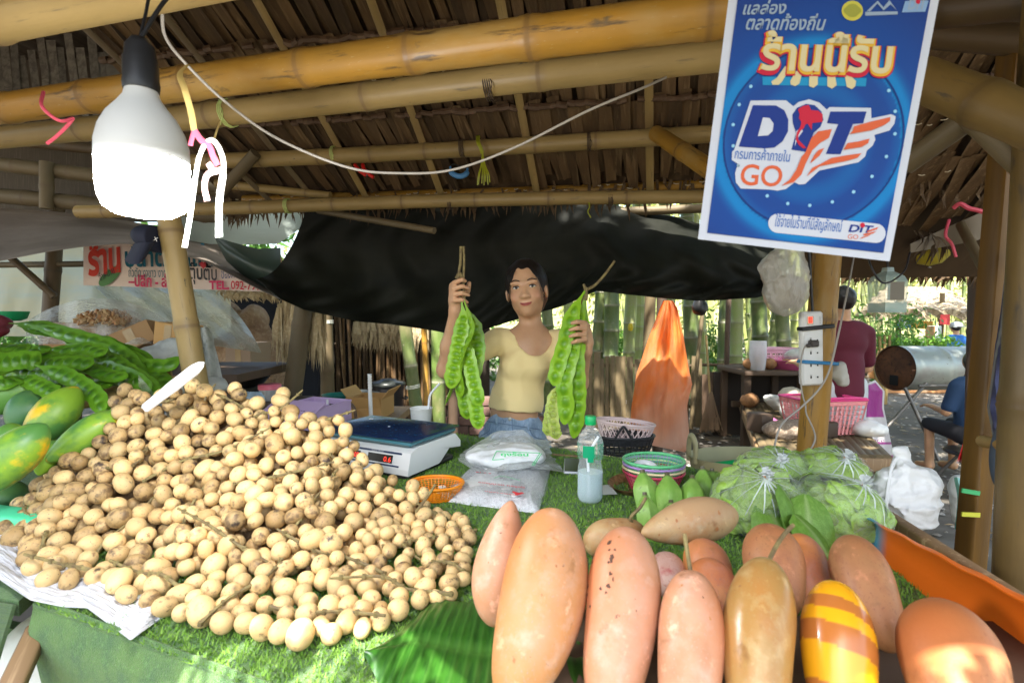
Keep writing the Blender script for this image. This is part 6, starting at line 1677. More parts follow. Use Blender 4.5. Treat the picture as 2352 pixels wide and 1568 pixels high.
 # white plastic machete-like paddle stuck in the heap
pt_=Thing('serving_paddle','white plastic paddle stuck slanting into the top of the heap','paddle',P(340,935,1.12))
g=G()
a,b=P(332,940,1.08),P(470,832,1.10);d_=(b-a);L=d_.length;d_.normalize();s_=Vector((0,1,0)).cross(d_).normalized()
def _pad(u,v):
 w=lerp1(u,[0,.03,.3,.5,.55,.85,.96,1],[.006,.010,.011,.013,.0125,.0125,.008,.002])
 p=np.array(a)[None,None]+u[...,None]*L*np.array(d_)+((v-.5)*2*w)[...,None]*np.array(s_)+(.05*0*u)[...,None]
 p[...,1]+=.004*np.sin(v*3.14)-.004
 return p
g.sheet(_pad,30,8,thick=.004);pt_.part('blade',g,mat('gloss_white',(.82,.83,.84),.3))
g=G();g.sheet(lambda u,v:Parr(318+60*u,860+70*u+26*v,1.25-.03*np.sin(u*6+v*3)),14,8);solo('film_scrap',g,M_film,'scrap of clear film sticking up behind the white paddle','film')
# ------------------------------------------------------------------ giant mangoes
def mango_mat(name,base,c2,c3,rough=.48,kc=(.62,.22,.05)):
 return mat(name,base,rough,[(16,c2,.40,.66),(40,c3,.52,.70),(11,tuple(q*.78 for q in c2),.52,.72),(300,tuple(q*.8 for q in c3),.58,.70),(130,(.20,.09,.05),.68,.74),(55,tuple(min(1,q*1.25+.03)for q in base),.60,.70),(24,tuple(q*.62 for q in c2),.62,.72)],(120,.25,None,.0016),sss=.04,kcol=kc)
MM={'pink':mango_mat('mango_pink',(.56,.28,.17),(.50,.23,.11),(.58,.35,.25),kc=(.52,.18,.07)),'peach':mango_mat('mango_peach',(.56,.28,.145),(.52,.24,.08),(.56,.34,.22),kc=(.52,.17,.045)),'olive':mango_mat('mango_olive',(.34,.21,.065),(.38,.18,.05),(.44,.29,.12),.28,kc=(.36,.17,.05)),'red':mango_mat('mango_red',(.44,.14,.07),(.56,.24,.10),(.46,.20,.14)),'orange':mango_mat('mango_orange',(.40,.16,.065),(.40,.19,.08),(.33,.13,.06),kc=(.42,.12,.03)),'cream':mango_mat('mango_cream',(.50,.34,.16),(.44,.19,.06),(.50,.37,.21),kc=(.46,.28,.14)),'speck':mango_mat('mango_speckled',(.45,.26,.20),(.55,.38,.32),(.42,.10,.09),.5)}
# painted yellow mango: band pattern along its length
def _bands():
 m=mat('mango_banded',(.74,.34,.010),.25,[(9,(.72,.25,.02),.6,.75)],kcol=(.36,.10,.03),coat=.3)
 return m
man=lambda q:max(math.sin(math.pi*q),0)**.40*(1.03-.20*q)*(1+.035*math.sin(q*7.5))
manp=lambda q:max(math.sin(math.pi*q),0)**.55*(.72+.42*q)
MG=[((1265,1176,.66),(1165,1620,.52),206,'peach',.012,man,'largest peach coloured mango, leaning left in the front row',None),((1175,1150,.74),(1135,1440,.66),128,'pink',-.006,(lambda q:manp(q)*1.0),'pink mango with a reddish pointed tip at the left end of the row',None),((1440,1212,.64),(1390,1660,.50),202,'pink',.004,man,'pink mango with dark scabs in the middle of the front row',None),((1590,1310,.58),(1565,1700,.47),166,'pink',.004,man,'pink orange mango with a thin upright stem, right of the scabbed one',[(1578,1262,.60),(1572,1225,.61)]),((1760,1288,.58),(1735,1720,.46),176,'olive',-.004,man,'olive green mango with a shiny spot and a thick stem',[(1778,1262,.60),(1800,1228,.62),(1822,1205,.63)]),((1920,1336,.56),(1935,1740,.46),178,'bands',0,man,'bright yellow mango crossed by reddish brown bands',None),((1958,1240,.70),(2060,1500,.58),150,'orange',-.012,man,'tall orange brown mango behind the yellow banded one',None),((2170,1395,.54),(2230,1760,.42),262,'orange',0,man,'brown mango with a sunlit belly at the lower right corner',None),((1472,1225,.80),(1692,1182,.86),108,'cream',.004,manp,'cream mango with rusty patches lying across the top of the row',None),((1345,1250,.84),(1480,1215,.88),96,'cream',0,man,'dull buff mango with a forked stem behind the scabbed one',[(1448,1192,.86),(1470,1165,.86),(1484,1142,.86)]),((1525,1270,.74),(1540,1370,.68),90,'speck',0,man,'small mango speckled pink and grey between the stems',None),((1600,1245,.78),(1660,1390,.70),112,'red',0,man,'reddish mango wedged under the cream coloured one',None),((1620,1290,.72),(1665,1430,.64),118,'red',0,man,'glowing orange red mango right of the thin upright stem',None),((1775,1215,.72),(1800,1420,.62),150,'orange',-.004,man,'broad dull orange mango behind the olive one',None),((1840,1228,.76),(1870,1400,.68),110,'red',-.004,man,'dusky pink mango in the shade left of the tall orange brown one',None)]
M_scab=mat('mango_scab',(.10,.045,.025),.7)
for(a,b,w,mk,bend,pf_,lb,stem)in MG:
 A,Bq=P(*a),P(*b);W=w*((a[2]+b[2])/2)/F
 m=_bands()if mk=='bands' else MM[mk]
 kf=None
 if mk=='bands':
  kf=lambda q:1.0 if(.16<q<.27 or.36<q<.50)else 0.0
 t=fruit('giant_mango',lb,'mango',A,Bq,W,pf_,m,None,seg=96 if mk=='bands' else 44,nl=110 if mk=='bands' else 30,flat=.92,bend=bend*W/.1,kf=kf,blush=None if mk=='bands' else(1 if len(lb)%2 else-1),stem=(0,[P(*s)for s in stem],.0026)if stem and a[0]!=1345 else((1,[P(*s)for s in stem],.003)if stem else None))
 if mk=='bands':
  me=t.o.children[0].data;n=len(me.vertices);co=np.empty(n*3);me.vertices.foreach_get('co',co);co=co.reshape(-1,3)
  dv=np.array((Bq-A).normalized());c0=np.array(A-t.loc);s=(co-c0)@dv/(Bq-A).length+(co[:,0]-co[:,0].mean())*-1.3+.012*np.sin(co[:,0]*90)
  kk=((s>.15)&(s<.24))|((s>.33)&(s<.47))|((s>.70))
  at=me.attributes.get('k')or me.attributes.new('k','FLOAT','POINT');at.data.foreach_set('value',kk.astype(np.float32)*.85)
  # scabs on the middle mango
sc=[(1400,1245),(1412,1262),(1405,1278),(1398,1290),(1408,1330),(1402,1318),(1398,1345),(1362,1290),(1355,1275),(1348,1300),(1350,1365),(1352,1345),(1380,1352),(1392,1360),(1356,1392),(1405,1285),(1400,1262)]
host=[o for o in COL.objects if o.get('label','').startswith('pink mango with dark scabs')][0]
A,Bq=P(1440,1212,.64),P(1390,1660,.50)
bpy.context.view_layer.update()
deps=bpy.context.evaluated_depsgraph_get()
def on_surface(u,v,objs):
 o=Vector((0,0,EYE));r=ray(u,v).normalized();best=None
 for ob_ in objs:
  Mi=ob_.matrix_world.inverted();lo=Mi@o;ld=(Mi.to_3x3()@r).normalized()
  hit,loc,nor,_=ob_.ray_cast(lo,ld)
  if hit:
   w=ob_.matrix_world@loc
   if best is None or(w-o).length<(best[0]-o).length:best=(w,(ob_.matrix_world.to_3x3()@nor).normalized())
 return best
skin=[c for c in host.children if c.name.startswith('flesh')][0]
for i,(u,v)in enumerate(sc):
 h=on_surface(u,v,[skin])
 if not h:continue
 p,n=h;q=n.to_track_quat('Z','Y').to_matrix();r=random.Random(i);g=G();s=r.uniform(.0012,.0026)
 V=[p+q@Vector((math.cos(x)*s*r.uniform(.4,1.5),math.sin(x)*s*r.uniform(.5,1.9),0))+n*.0006 for x in np.linspace(0,6.28,10)[:-1]]
 g.add([np.array(w_)-np.array(host.location)for w_ in V+[p+n*.0008]],[[j,(j+1)%9,9]for j in range(9)])
 o=bpy.data.objects.new('scab',g.mesh('scab',M_scab));COL.objects.link(o);o.parent=host
def C3(x,y):return((1100+x*.4287)*.9378,(1000+y*.4287)*.9378)
bruises=[('largest peach',[(405,793,5,.03),(612,900,8,.5),(530,1065,7,.4),(372,1438,12,.5),(262,1150,9,.5),(270,1110,7,.5),(255,1200,6,.5),(480,940,3,.4),(300,1060,10,.7)]),('pink mango with a reddish',[(375,590,7,.6),(400,575,6,.6),(225,880,5,.6),(255,650,4,.5)]),('pink mango with dark scabs',[(1068,1155,5,.1),(970,735,9,.7),(740,1240,4,.5)]),('pink orange mango',[(1450,1080,6,.1),(1490,1200,9,.7),(1330,1010,8,.7),(1210,1140,6,.6)]),('cream mango',[(1540,595,12,.6),(1530,690,14,.6),(1300,640,9,.7),(1428,618,3,.1),(1200,720,6,.6)])]
for key,sp_l in bruises:
 hst=[o for o in COL.objects if o.get('label','').startswith(key)][0];skn=[c for c in hst.children if c.name.startswith('flesh')][0]
 for(x,y,s_px,tone)in sp_l:
  u,v=C3(x,y);h=on_surface(u,v,[skn])
  if not h:continue
  p,n=h;q=n.to_track_quat('Z','Y').to_matrix();r=random.Random(int(x+y));R0=s_px*.4287*.9378*p.y/F
  g=G();V=[]
  for k_ in range(14):
   a=k_/14*6.283;V.append(p+q@Vector((math.cos(a)*R0*r.uniform(.5,1.1),math.sin(a)*R0*r.uniform(.6,1.6),-R0*R0*6))+n*.0006)
  g.add([np.array(w_)-np.array(hst.location)for w_ in V+[p+n*.0006]],[[j,(j+1)%14,14]for j in range(14)])
  nm='bruise';me=g.mesh(nm,mat('bruise_dark',(.12,.06,.035),.6)if tone<.3 else mat('bruise_tan',(.46,.20,.07),.5,[(90,(.36,.14,.05),.45,.6)]));o=bpy.data.objects.new(nm,me);COL.objects.link(o);o.parent=hst
  # crate under the mangoes
g=G();g.box((.44,.60,ZT+.02),(.84,.20,.03),R=rotm(z=-.05),bevel=.004);solo('crate_board',g,M_wood_dark,'dark board the giant mangoes stand on','board')
# banana leaf under the mangoes
def _bl(u,v):
 mid0=np.array(PZ(860,1545,ZT+.012));mid1=np.array(PZ(1330,1440,ZT+.02))
 a=np.array(PZ(838,1520,ZT+.016));
 tl=np.array(PZ(1000,1378,ZT+.012));bl_=np.array(PZ(900,1640,ZT+.01));tr=np.array(PZ(1300,1400,ZT+.02));br_=np.array(PZ(1400,1700,ZT+.02))
 tl2=a+(tl-a);w=np.minimum(1,(u*5.0)**.5)
 p0=a+(tl-a)*w[...,None]+(tr-tl)*np.clip((u-.2)/.8,0,1)[...,None]
 p1=a+(bl_-a)*w[...,None]+(br_-bl_)*np.clip((u-.2)/.8,0,1)[...,None]
 p=p0+(p1-p0)*v[...,None]
 p[...,2]+=.010*np.sin(v*math.pi)+.0005*np.sin(u*120+v*6)+.010*np.sin(u*7+v*2)*v-.006*np.exp(-((v-.5)/.03)**2)
 return p
g=G();g.sheet(_bl,200,24,thick=.001,k=lambda u,v:np.clip(np.sin(u*120+v*6)*2-1.3,0,1)*.45+np.exp(-((v-.5)/.03)**2)*.5)
solo('banana_leaf',g,mat('banana_leaf',(.025,.10,.010),.33,[(10,(.014,.06,.007),.45,.65,(4,.5,1))],kcol=(.08,.21,.035),translucent=.08,coat=.1),'glossy banana leaf lying on the turf in front of the mangoes','leaf')
# ------------------------------------------------------------------ green bananas
M_ban=mat('banana_green',(.20,.38,.06),.45,[(25,(.28,.46,.10),.45,.65),(50,(.10,.13,.05),.64,.72)],(60,.1),kcol=(.10,.085,.045),sss=.06)
def banana(t,a,b,w,bend,seed):
 prof=lambda q:(.20 if q<.05 else.20+.80*math.sin(min(1,(q-.05)/.30)*1.571)**1.0)*min(1,max((1-q)/.25,.02))**.5
 a,b=Vector(a),Vector(b);g=G()
 n=26;ts=np.linspace(0,1,n);pts=[a+(b-a)*x+Vector(bend)*(4*x*(1-x))for x in ts]
 g.tube(pts,[w/2*prof(x)for x in ts],seg=20,k=[1 if x<.05 else.0 for x in ts],up=(0,-1,.1),u0=seed)
 V=g.V[-1];c=np.repeat(np.array([tuple(p)for p in pts]),20,axis=0);th=np.tile(np.linspace(0,2*math.pi,20,endpoint=False),n)
 V[:]=c+(V-c)*(1+.11*np.cos((th+seed)*5))[:,None]
 t.part('banana',g,M_ban)
t=Thing('banana_hand','hand of stubby green bananas standing tips up beside the colanders','bananas',P(1530,1215,1.12))
for k_,(a,b,w,bd_)in enumerate((((1475,1078,1.16),(1512,1225,1.10),56,(-.006,0,.0)),((1532,1085,1.14),(1535,1225,1.10),56,(0,-.01,0)),((1590,1092,1.14),(1560,1225,1.10),56,(.006,-.008,0)),((1612,1070,1.18),(1590,1215,1.14),52,(.012,0,0)),((1635,1075,1.20),(1600,1215,1.16),48,(.012,0,0)),((1480,1130,1.06),(1500,1262,1.04),50,(-.004,-.012,0)),((1541,1148,1.06),(1535,1270,1.04),52,(0,-.012,0)))):
 banana(t,P(*a),P(*b),w*a[2]/F,bd_,k_)
g=G();g.egg(P(1500,1235,1.1),P(1600,1225,1.14),lambda q:.018,seg=12);t.part('crown',g,M_stem)
t=Thing('banana_hand','second hand of green bananas tucked behind the bagged greens','bananas',P(1650,1160,1.25))
for k_,(a,b,w,bd_)in enumerate((((1668,1092,1.28),(1610,1160,1.2),40,(0,0,.01)),((1655,1112,1.24),(1590,1190,1.18),38,(0,0,.01)),((1632,1132,1.2),(1600,1200,1.16),36,(0,0,.01)),((1690,1120,1.26),(1650,1190,1.2),40,(0,0,.01)))):
 banana(t,P(*a),P(*b),w*a[2]/F,bd_,k_+10)
 # ------------------------------------------------------------------ bagged leafy greens
M_veg=mat('lettuce',(.38,.60,.08),.5,[(5,(.46,.68,.15),.45,.65),(16,(.16,.34,.05),.55,.7)],(25,.4,None,.004),translucent=.3,kcol=(.46,.58,.26),rnd_obj=.3)
M_gbag=mat('film_greens',(.90,.94,.90),.07,bump=(40,1.0,None,.03),thin=.06,spec=1.0)
def greens(label,c,rx,ry,rz,knot,seed,n=20,R=None):
 t=Thing('bag_of_greens',label,'bag of greens',(c.x,c.y,c.z-rz))
 r=random.Random(seed);R=R or Matrix.Identity(3)
 for i in range(n):
  th,ph=i*2.4+r.uniform(-.3,.3),math.acos(max(-.8,min(.98,1-1.7*(i+.5)/n)));dv=Vector((math.sin(ph)*math.cos(th),math.sin(ph)*math.sin(th),math.cos(ph)))
  fr_=r.uniform(.84,1.04);q=dv.to_track_quat('Z','Y').to_matrix()@Matrix.Rotation(r.uniform(0,6.28),3,'Z')
  s=r.uniform(.55,.85);ph_=r.uniform(0,6)
  def fn(u,v):
   a=(u-.5)*2;b=(v-.5)*2
   w=np.sqrt(np.clip(1.02-b*b,0,1))*(.85+.15*np.sin(b*5));x=a*w
   L=np.stack([np.sin(x*s*.75),np.sin(b*s),np.cos(x*s*.75)*np.cos(b*s)],-1)@np.array(q).T
   L/=np.linalg.norm(L,axis=-1)[...,None]
   rr_=fr_+.07*np.sin(x*6+ph_)*np.abs(a)+.05*np.sin(b*8+ph_)-.05*np.exp(-(x/.1)**2)+.07*(x*x+b*b)
   return np.array(c)+((L*rr_[...,None])*np.array((rx,ry,rz)))@np.array(R).T
  g=G();g.sheet(fn,13,13,thick=.0008,k=lambda u,v:np.exp(-((u-.5)/.05)**2)*.8+(np.abs(np.sin(v*16+np.abs(u-.5)*14))>.95)*.35);t.part('leaf',g,M_veg)
 k_=Vector(knot);lo=c-Vector((rx,ry,rz))*1.5-Vector((.02,)*3);hi=c+Vector((rx,ry,rz))*1.5+Vector((.02,)*3)
 lo=Vector([min(lo[i],k_[i]-.03)for i in range(3)]);hi=Vector([max(hi[i],k_[i]+.03)for i in range(3)])
 s=SDF(lo,hi,.005);s.ell(c,(rx*1.10,ry*1.10,rz*1.10),R=R,k=.02);s.cap(c+(k_-c)*.75,k_,rz*.30,.006,k=.03);s.noise(seed,.0025,60)
 gg=s.g(2)
 V=gg.V[0];dk=V-np.array(k_);dist=np.linalg.norm(dk,axis=1);nrm=dk/(dist[:,None]+1e-9);ang=np.arctan2(nrm[:,2],nrm[:,0])
 amp=.0035*np.clip(1-dist/(max(rx,rz)*1.6),0,1);V+=(np.array([0,-1.0,.3])[None])*(amp*np.sin(ang*15+seed))[:,None]
 t.part('film',gg,M_gbag)
 g=G();
 out_=(k_-c).normalized()
 for i in range(44):
  d_=(out_*1.3+Vector((r.gauss(0,.6),r.gauss(0,.4),r.gauss(0,.6)))).normalized();e_=k_+d_*r.uniform(.010,.020)
  g.tube([k_,(k_+e_)/2+Vector((r.gauss(0,.001),0,r.gauss(0,.001))),e_],[.002,.0035,.0045],seg=4,flat=.3)
 Ri=np.array(R);pg=G();ref=out_.orthogonal().normalized();rf2=out_.cross(ref)
 for i in range(15):
  a=i*.419+r.uniform(-.12,.12);dr=ref*math.cos(a)+rf2*math.sin(a);pts=[]
  for q in(0,.12,.28,.5,r.uniform(.7,1.0)):
   w_=(out_*math.cos(q*1.15)+dr*math.sin(q*1.15)).normalized();wl=Ri.T@np.array(w_)
   rad_=1/math.sqrt((wl[0]/(rx*1.12))**2+(wl[1]/(ry*1.12))**2+(wl[2]/(rz*1.12))**2)
   pts.append(k_*(1-min(1,q*3.2))+(c+w_*rad_)*min(1,q*3.2))
  b_=bez(pts,5);pg.tube(b_,np.linspace(.0022,.0007,len(b_))*r.uniform(.6,1.3),seg=4,flat=.5)
 t.part('pleat_glint',pg,mat('film_pleat_glint',(.85,.92,.86),.12,thin=.45,spec=1.0),kind='stuff')  # white film pleats, also standing in for highlights radiating from the knot
 t.part('knot',g,mat('film_knot',(.80,.83,.82),.3,translucent=.4))
 g=G();g.box(k_+(c-k_).normalized()*.004,(.010,.008,.005),R=rotm(y=.6),bevel=.002);t.part('rubber_band',g,mat('orange_band',(.75,.28,.05),.5))
 return t
d1=1.10
greens('front left bag of leafy greens with the orange band facing out',P(1742,1150,1.05),.088,.075,.070,P(1760,1092,.985),1,26)
greens('rear left bag of leafy greens next to the beige tub',P(1775,1085,1.20),.085,.07,.055,P(1795,1055,1.13),2,22)
greens('big front right bag of greens reaching the orange tarp',P(1915,1172,1.04),.098,.08,.066,P(1985,1110,1.02),3,28,R=rotm(y=.25))
greens('rear right bag of leafy greens against the white plastic bag',P(1905,1090,1.20),.085,.07,.060,P(1945,1050,1.15),4,22)
lv=Thing('loose_leaves','loose green leaves spilling below the bags of greens','leaves',P(1850,1260,.95))
for i,(u,v,d,s,rx_,rz_)in enumerate(((1790,1215,.95,.06,.9,.2),(1860,1215,.93,.065,1.1,-.3),(1880,1240,.90,.055,.8,.5),(1830,1180,.96,.06,1.2,.9))):
 q=rotm(x=rx_,z=rz_);cc=P(u,v,d)
 def fn(a,b,q=q,cc=cc,s=s,i=i):
  x=(a-.5)*2;y=(b-.5)*2;w=np.sqrt(np.clip(1.02-y*y,0,1));X=x*w
  L=np.stack([X*s*.7,y*s,(-.3*X*X-.2*y*y+.04*np.sin(X*8+i)*np.abs(x))*s],-1);return np.array(cc)+L@np.array(q).T
 g=G();g.sheet(fn,13,13,thick=.0008,k=lambda u,v:np.exp(-((u-.5)/.05)**2)*.6);lv.part('leaf',g,mat('leaf_loose',(.13,.27,.03),.45,[(14,(.18,.34,.05),.45,.65)],(40,.4,None,.003),translucent=.2,kcol=(.35,.45,.18)))
 # ------------------------------------------------------------------ weighing scale
M_scw=mat('scale_white',(.80,.80,.77),.35)
M_plate=mat('scale_plate',(.006,.018,.06),.25,[(7,(.010,.035,.09),.5,.75),(60,(.03,.28,.36),.64,.70,(1,2.4,1))],coat=.2)
f0=PZ(938,1106,ZT);ydir=Vector((math.cos(math.radians(-27)),math.sin(math.radians(-27)),0));xdir=ydir;back=Vector((-ydir.y,ydir.x,0))
W_,D_s=.365,.245
o_=f0-xdir*W_
sc_=Thing('weighing_scale','white digital price scale with a scratched dark blue plate','scale',o_+xdir*W_/2+back*D_s/2)
Rs=Matrix((xdir,back,Vector((0,0,1)))).transposed()
def sp(x,y,z):return o_+xdir*x+back*y+Vector((0,0,z))
g=G()
prof_=[(0.0,.014),(0.0,.030),(.012,.075),(.05,.088),(D_s-.01,.088),(D_s+.02,.060),(D_s+.02,.040),(D_s-.04,.052),(D_s-.09,.018),(D_s-.10,.014)]
n=len(prof_)
V=[sp(0,y,z)for y,z in prof_]+[sp(W_,y,z)for y,z in prof_]
Fc=[[i,(i+1)%n,n+(i+1)%n,n+i]for i in range(n)]
g.add(V,Fc);
Vc=[sp(0,.09,.05),sp(W_,.09,.05)]
m0=len(V)
g.add([sp(0,y,z)for y,z in prof_]+[sp(0,.12,.06)],[[i,n,(i+1)%n]for i in range(n)]);g.add([sp(W_,y,z)for y,z in prof_]+[sp(W_,.12,.06)],[[i,(i+1)%n,n]for i in range(n)])
sc_.part('casing',g,M_scw,smooth=False)
g=G();g.box(sp(W_/2,D_s/2,.010),(W_-.02,D_s-.01,.018),R=Rs,bevel=.004);sc_.part('base',g,M_black_pl)
g=G()
for x in(.03,W_-.03):
 for y in(.03,D_s-.03):g.lathe([(0,-.0),(.012,.0),(.012,.004)],12,origin=sp(x,y,0))
sc_.part('feet',g,M_black_pl)
g=G();g.box(sp(W_/2+.005,D_s/2+.01,.098),(W_*.95,D_s*.95,.016),R=Rs,bevel=.006);sc_.part('plate_support',g,mat('teal_edge',(.06,.20,.24),.3))
g=G();g.box(sp(W_/2+.005,D_s/2+.01,.1085),(W_*1.0,D_s*1.0,.007),R=Rs,bevel=.003);sc_.part('plate',g,M_plate)
nf=Vector((-back.x,-back.y,.0))*.966+Vector((0,0,.26));nf.normalize()
def spf(x,h):
 t_=(h-.030)/.045;return sp(x,.012*t_,h)+nf*.0006
up_=(sp(0,.012,.075)-sp(0,0,.030)).normalized()
def fbox(g,x0,x1,h0,h1,lift=.0,th=.0012):
 a,b=spf(x0,h0),spf(x1,h1);c=(a+b)/2+nf*lift
 g.box(c,(x1-x0,th,(h1-h0)),R=Matrix((xdir,-nf,up_)).transposed())
M_bl=mat('scale_panel_blue',(.03,.045,.10),.4);M_disp=mat('lcd_dark',(.035,.028,.024),.2)
g=G();fbox(g,.02,W_-.03,.068,.0735);fbox(g,.02,W_-.035,.034,.0385);sc_.part('printed_stripe',g,M_bl,smooth=False)
for(x0,x1,tx)in((.03,.10,'0.00'),(.115,.185,'200'),(.215,.305,'0.6')):
 g=G();fbox(g,x0,x1,.0415,.064,.0002);d_=sc_.part('display',g,M_disp,smooth=False)
 g=G();V,Fc=text_geo('0');text_on(g,tx,spf(x1-(.030 if len(tx)==3 else.045),.045),xdir,up_,.020,w=(.026 if len(tx)==3 else.040),nrm=nf,lift=.0020,offset=.0)
 sc_.part('digits',g,mat('red_led',(.7,.05,.03),.4,emis=((1,.06,.03),.35)),parent=d_,smooth=False)
for tx,x_,w_ in(('UNIT PRICE',.125,.035),('TOTAL PRICE',.225,.045),('WEIGHT',.04,.028)):
 g=G();text_on(g,tx,spf(x_,.0692),xdir,up_,.0048,w=w_,nrm=nf,lift=.0016);sc_.part('lettering',g,M_white_pl,smooth=False)
g=G();g.box(sp(.055,D_s-.05,.1130),(.012,.008,.0012),R=Rs@rotm(z=.4));g.box(sp(W_*.52,D_s*.52,.1130),(.006,.004,.0012),R=Rs);solo('paper_scraps',g,M_white_pl,'tiny paper scraps on the blue scale plate','paper scraps',smooth=False)
# paper cup
cu=Thing('paper_cup','white paper cup with a bent straw behind the scale','cup',P(968,1010,1.86));cu.loc.z=ZT;cu.o.location.z=ZT
ct=P(968,937,1.86).z;hc=ct-ZT-.0;c=cu.loc;rt=26*1.86/F
zb_c=P(968,1015,1.86).z
g=G();g.lathe([(0,.004),(rt*.70,.004),(rt*.72,0),(rt*.97,hc-.002),(rt*1.03,hc),(rt*.97,hc+.002),(rt*.94,hc-.004),(rt*.70,.01)],32,origin=c,capb=False);cu.part('body',g,mat('paper_white',(.74,.75,.72),.55,[(60,(.60,.62,.60),.66,.72)]))
g=G();g.lathe([(0,hc*.86),(rt*.92,hc*.86)],24,origin=c,capb=False);cu.part('drink',g,mat('milky_drink',(.5,.48,.42),.2))
g=G();text_on(g,'natural',c+Vector((.008,-rt*.93,hc*.52)),(1,.25,0),(0,0,1),.007,w=.022,nrm=(0,-1,.1),lift=.001);text_on(g,'coffee',c+Vector((.008,-rt*.90,hc*.40)),(1,.25,0),(0,0,1),.007,w=.020,nrm=(0,-1,.1),lift=.001)
cu.part('print',g,mat('grey_print',(0,0,0)),smooth=False)
g=G();g.tube(bez([P(976,990,1.86),P(984,935,1.86),P(989,905,1.86),P(1010,880,1.86)],6),.0042,seg=8);solo('straw',g,mat('straw_white',(.80,.82,.84),.35),'white bendy straw standing in the paper cup','straw')
# white stick
g=G();pts=[P(852,958,2.3),P(850,900,2.3)];n=12
for i in range(n):pts.append(P(850-.1*i,894-i*3.2,2.3))
g.tube([P(853,1010,2.3)]+pts,[.009]*3+[.0105 if i%2 else.0082 for i in range(n)],seg=10);solo('ladle_handle',g,M_white_pl,'ribbed white handle standing upright behind the scale','handle')
# purple perforated tray with hinged lid
pb=Thing('purple_basket','translucent purple plastic box lying open behind the heap','basket',P(700,985,1.95))
M_pur=mat('purple_plastic',(.72,.56,.80),.3,translucent=.4)
q=[P(690,935,2.0),P(775,920,2.15),P(762,960,1.95),P(660,990,1.85)]
def quadbox(t,name,c,sx,sy,h,R,m,slots):
 th=.003
 for(cx,cy,w,d)in((0,-sy/2,sx,th),(0,sy/2,sx,th),(-sx/2,0,th,sy-th),(sx/2,0,th,sy-th)):
  g=G();g.box(c+R@Vector((cx,cy,h/2)),(w,d,h),R=R);t.part('side',g,m,smooth=False)
 g=G();g.box(c+R@Vector((0,0,-.002)),(sx,sy,th),R=R);t.part('base',g,m,smooth=False)
 g=G()
 for i in range(slots):
  for j in range(3):
   g.box(c+R@Vector((sx/2-.035-i*sx*.4/slots,sy/2-th*.5-.0022,h*.3+j*.014)),(.006,.0015,.009),R=R)
 t.part('slots',g,M_black_pl,smooth=False)
 g=G();cn=[(-1,-1),(1,-1),(1,1),(-1,1),(-1,-1)]
 g.tube([c+R@Vector((a*sx/2,b*sy/2,h))for a,b in cn],.005,seg=6);t.part('rim',g,m)
cc=P(705,975,1.98);cc.z=ZT+.004
Rq=rotm(z=-.42)
quadbox(pb,'box',P(714,972,2.02)*1.0,.20,.24,.075,rotm(z=-.42,x=.05),M_pur,10)
g=G();lc=P(652,955,1.92);Rl=rotm(x=.50,z=-.42)
g.box(lc,(.26,.19,.004),R=Rl,bevel=.0015)
lid=pb.part('lid',g,M_pur)
g=G()
for i in range(14):
 for j in range(6):g.box(lc+Rl@Vector((-.09+i*.0125,-.035+j*.014,.0028)),(.008,.004,.0006),R=Rl)
pb.part('perforation',g,mat('purple_dark',(.22,.14,.27),.5),parent=lid,smooth=False)
g=G();g.box(P(660,962,1.90)+Vector((0,-.005,.006)),(.03,.022,.004),R=Rl,bevel=.001);solo('phone_charm',g,M_black_pl,'small black tag lying on the purple lid','tag')
g=G();g.box(P(752,923,2.09),(.012,.001,.020),R=Rq);pb.part('sticker',g,M_white_pl,smooth=False)
blob_bag('crumpled_film','crumpled clear and blue plastic behind the purple lid','film',[(P(585,915,2.2),(.05,.04,.02)),(P(575,912,2.2),(.03,.03,.025))],mat('film_blue',(.45,.60,.72),.2,[(30,(.15,.35,.6),.6,.66)],bump=(60,.8),thin=.7),h=.005,amp=.006,freq=90,seed=40)
# ------------------------------------------------------------------ bottle
bt=Thing('water_bottle','clear water bottle with a green cap standing on the turf','bottle',PZ(1355,1150,ZT))
c=bt.loc;d_=c.y;s_=d_/F
HB=(1150-968)*s_;R_b=29.5*s_
rp=[(.0,.004),(.75,.0),(.93,.006),(1.0,.016),(1.0,.06),(.985,.064),(1.0,.068),(1.0,.085),(.95,.102),(.86,.112),(.86,.118),(.95,.130),(1.0,.142),(1.0,.170),(.97,.178),(.86,.190),(.66,.202),(.46,.211),(.37,.217),(.36,.232)]
sc_h=HB/.225
prof_=[(a*R_b,z*sc_h)for a,z in rp]
g=G();g.lathe(prof_,40,origin=c);bt.part('body',g,mat('pet_clear',(.88,.95,.95),.04,bump=(30,.25,None,.004),thin=.10,spec=1.0))
g=G();g.lathe([(a*.965,z+.001)for a,z in prof_[1:8]],36,origin=c,capt=True);bt.part('water',g,mat('water',(.62,.78,.84),.06,thin=.38,spec=.8))
g=G();z0=HB-.002;g.lathe([(R_b*.44,z0),(R_b*.45,z0+.001),(R_b*.45,z0+.018),(R_b*.40,z0+.021),(0,z0+.021)],30,origin=c,capb=True);bt.part('cap',g,mat('green_cap',(.0,.36,.10),.35))
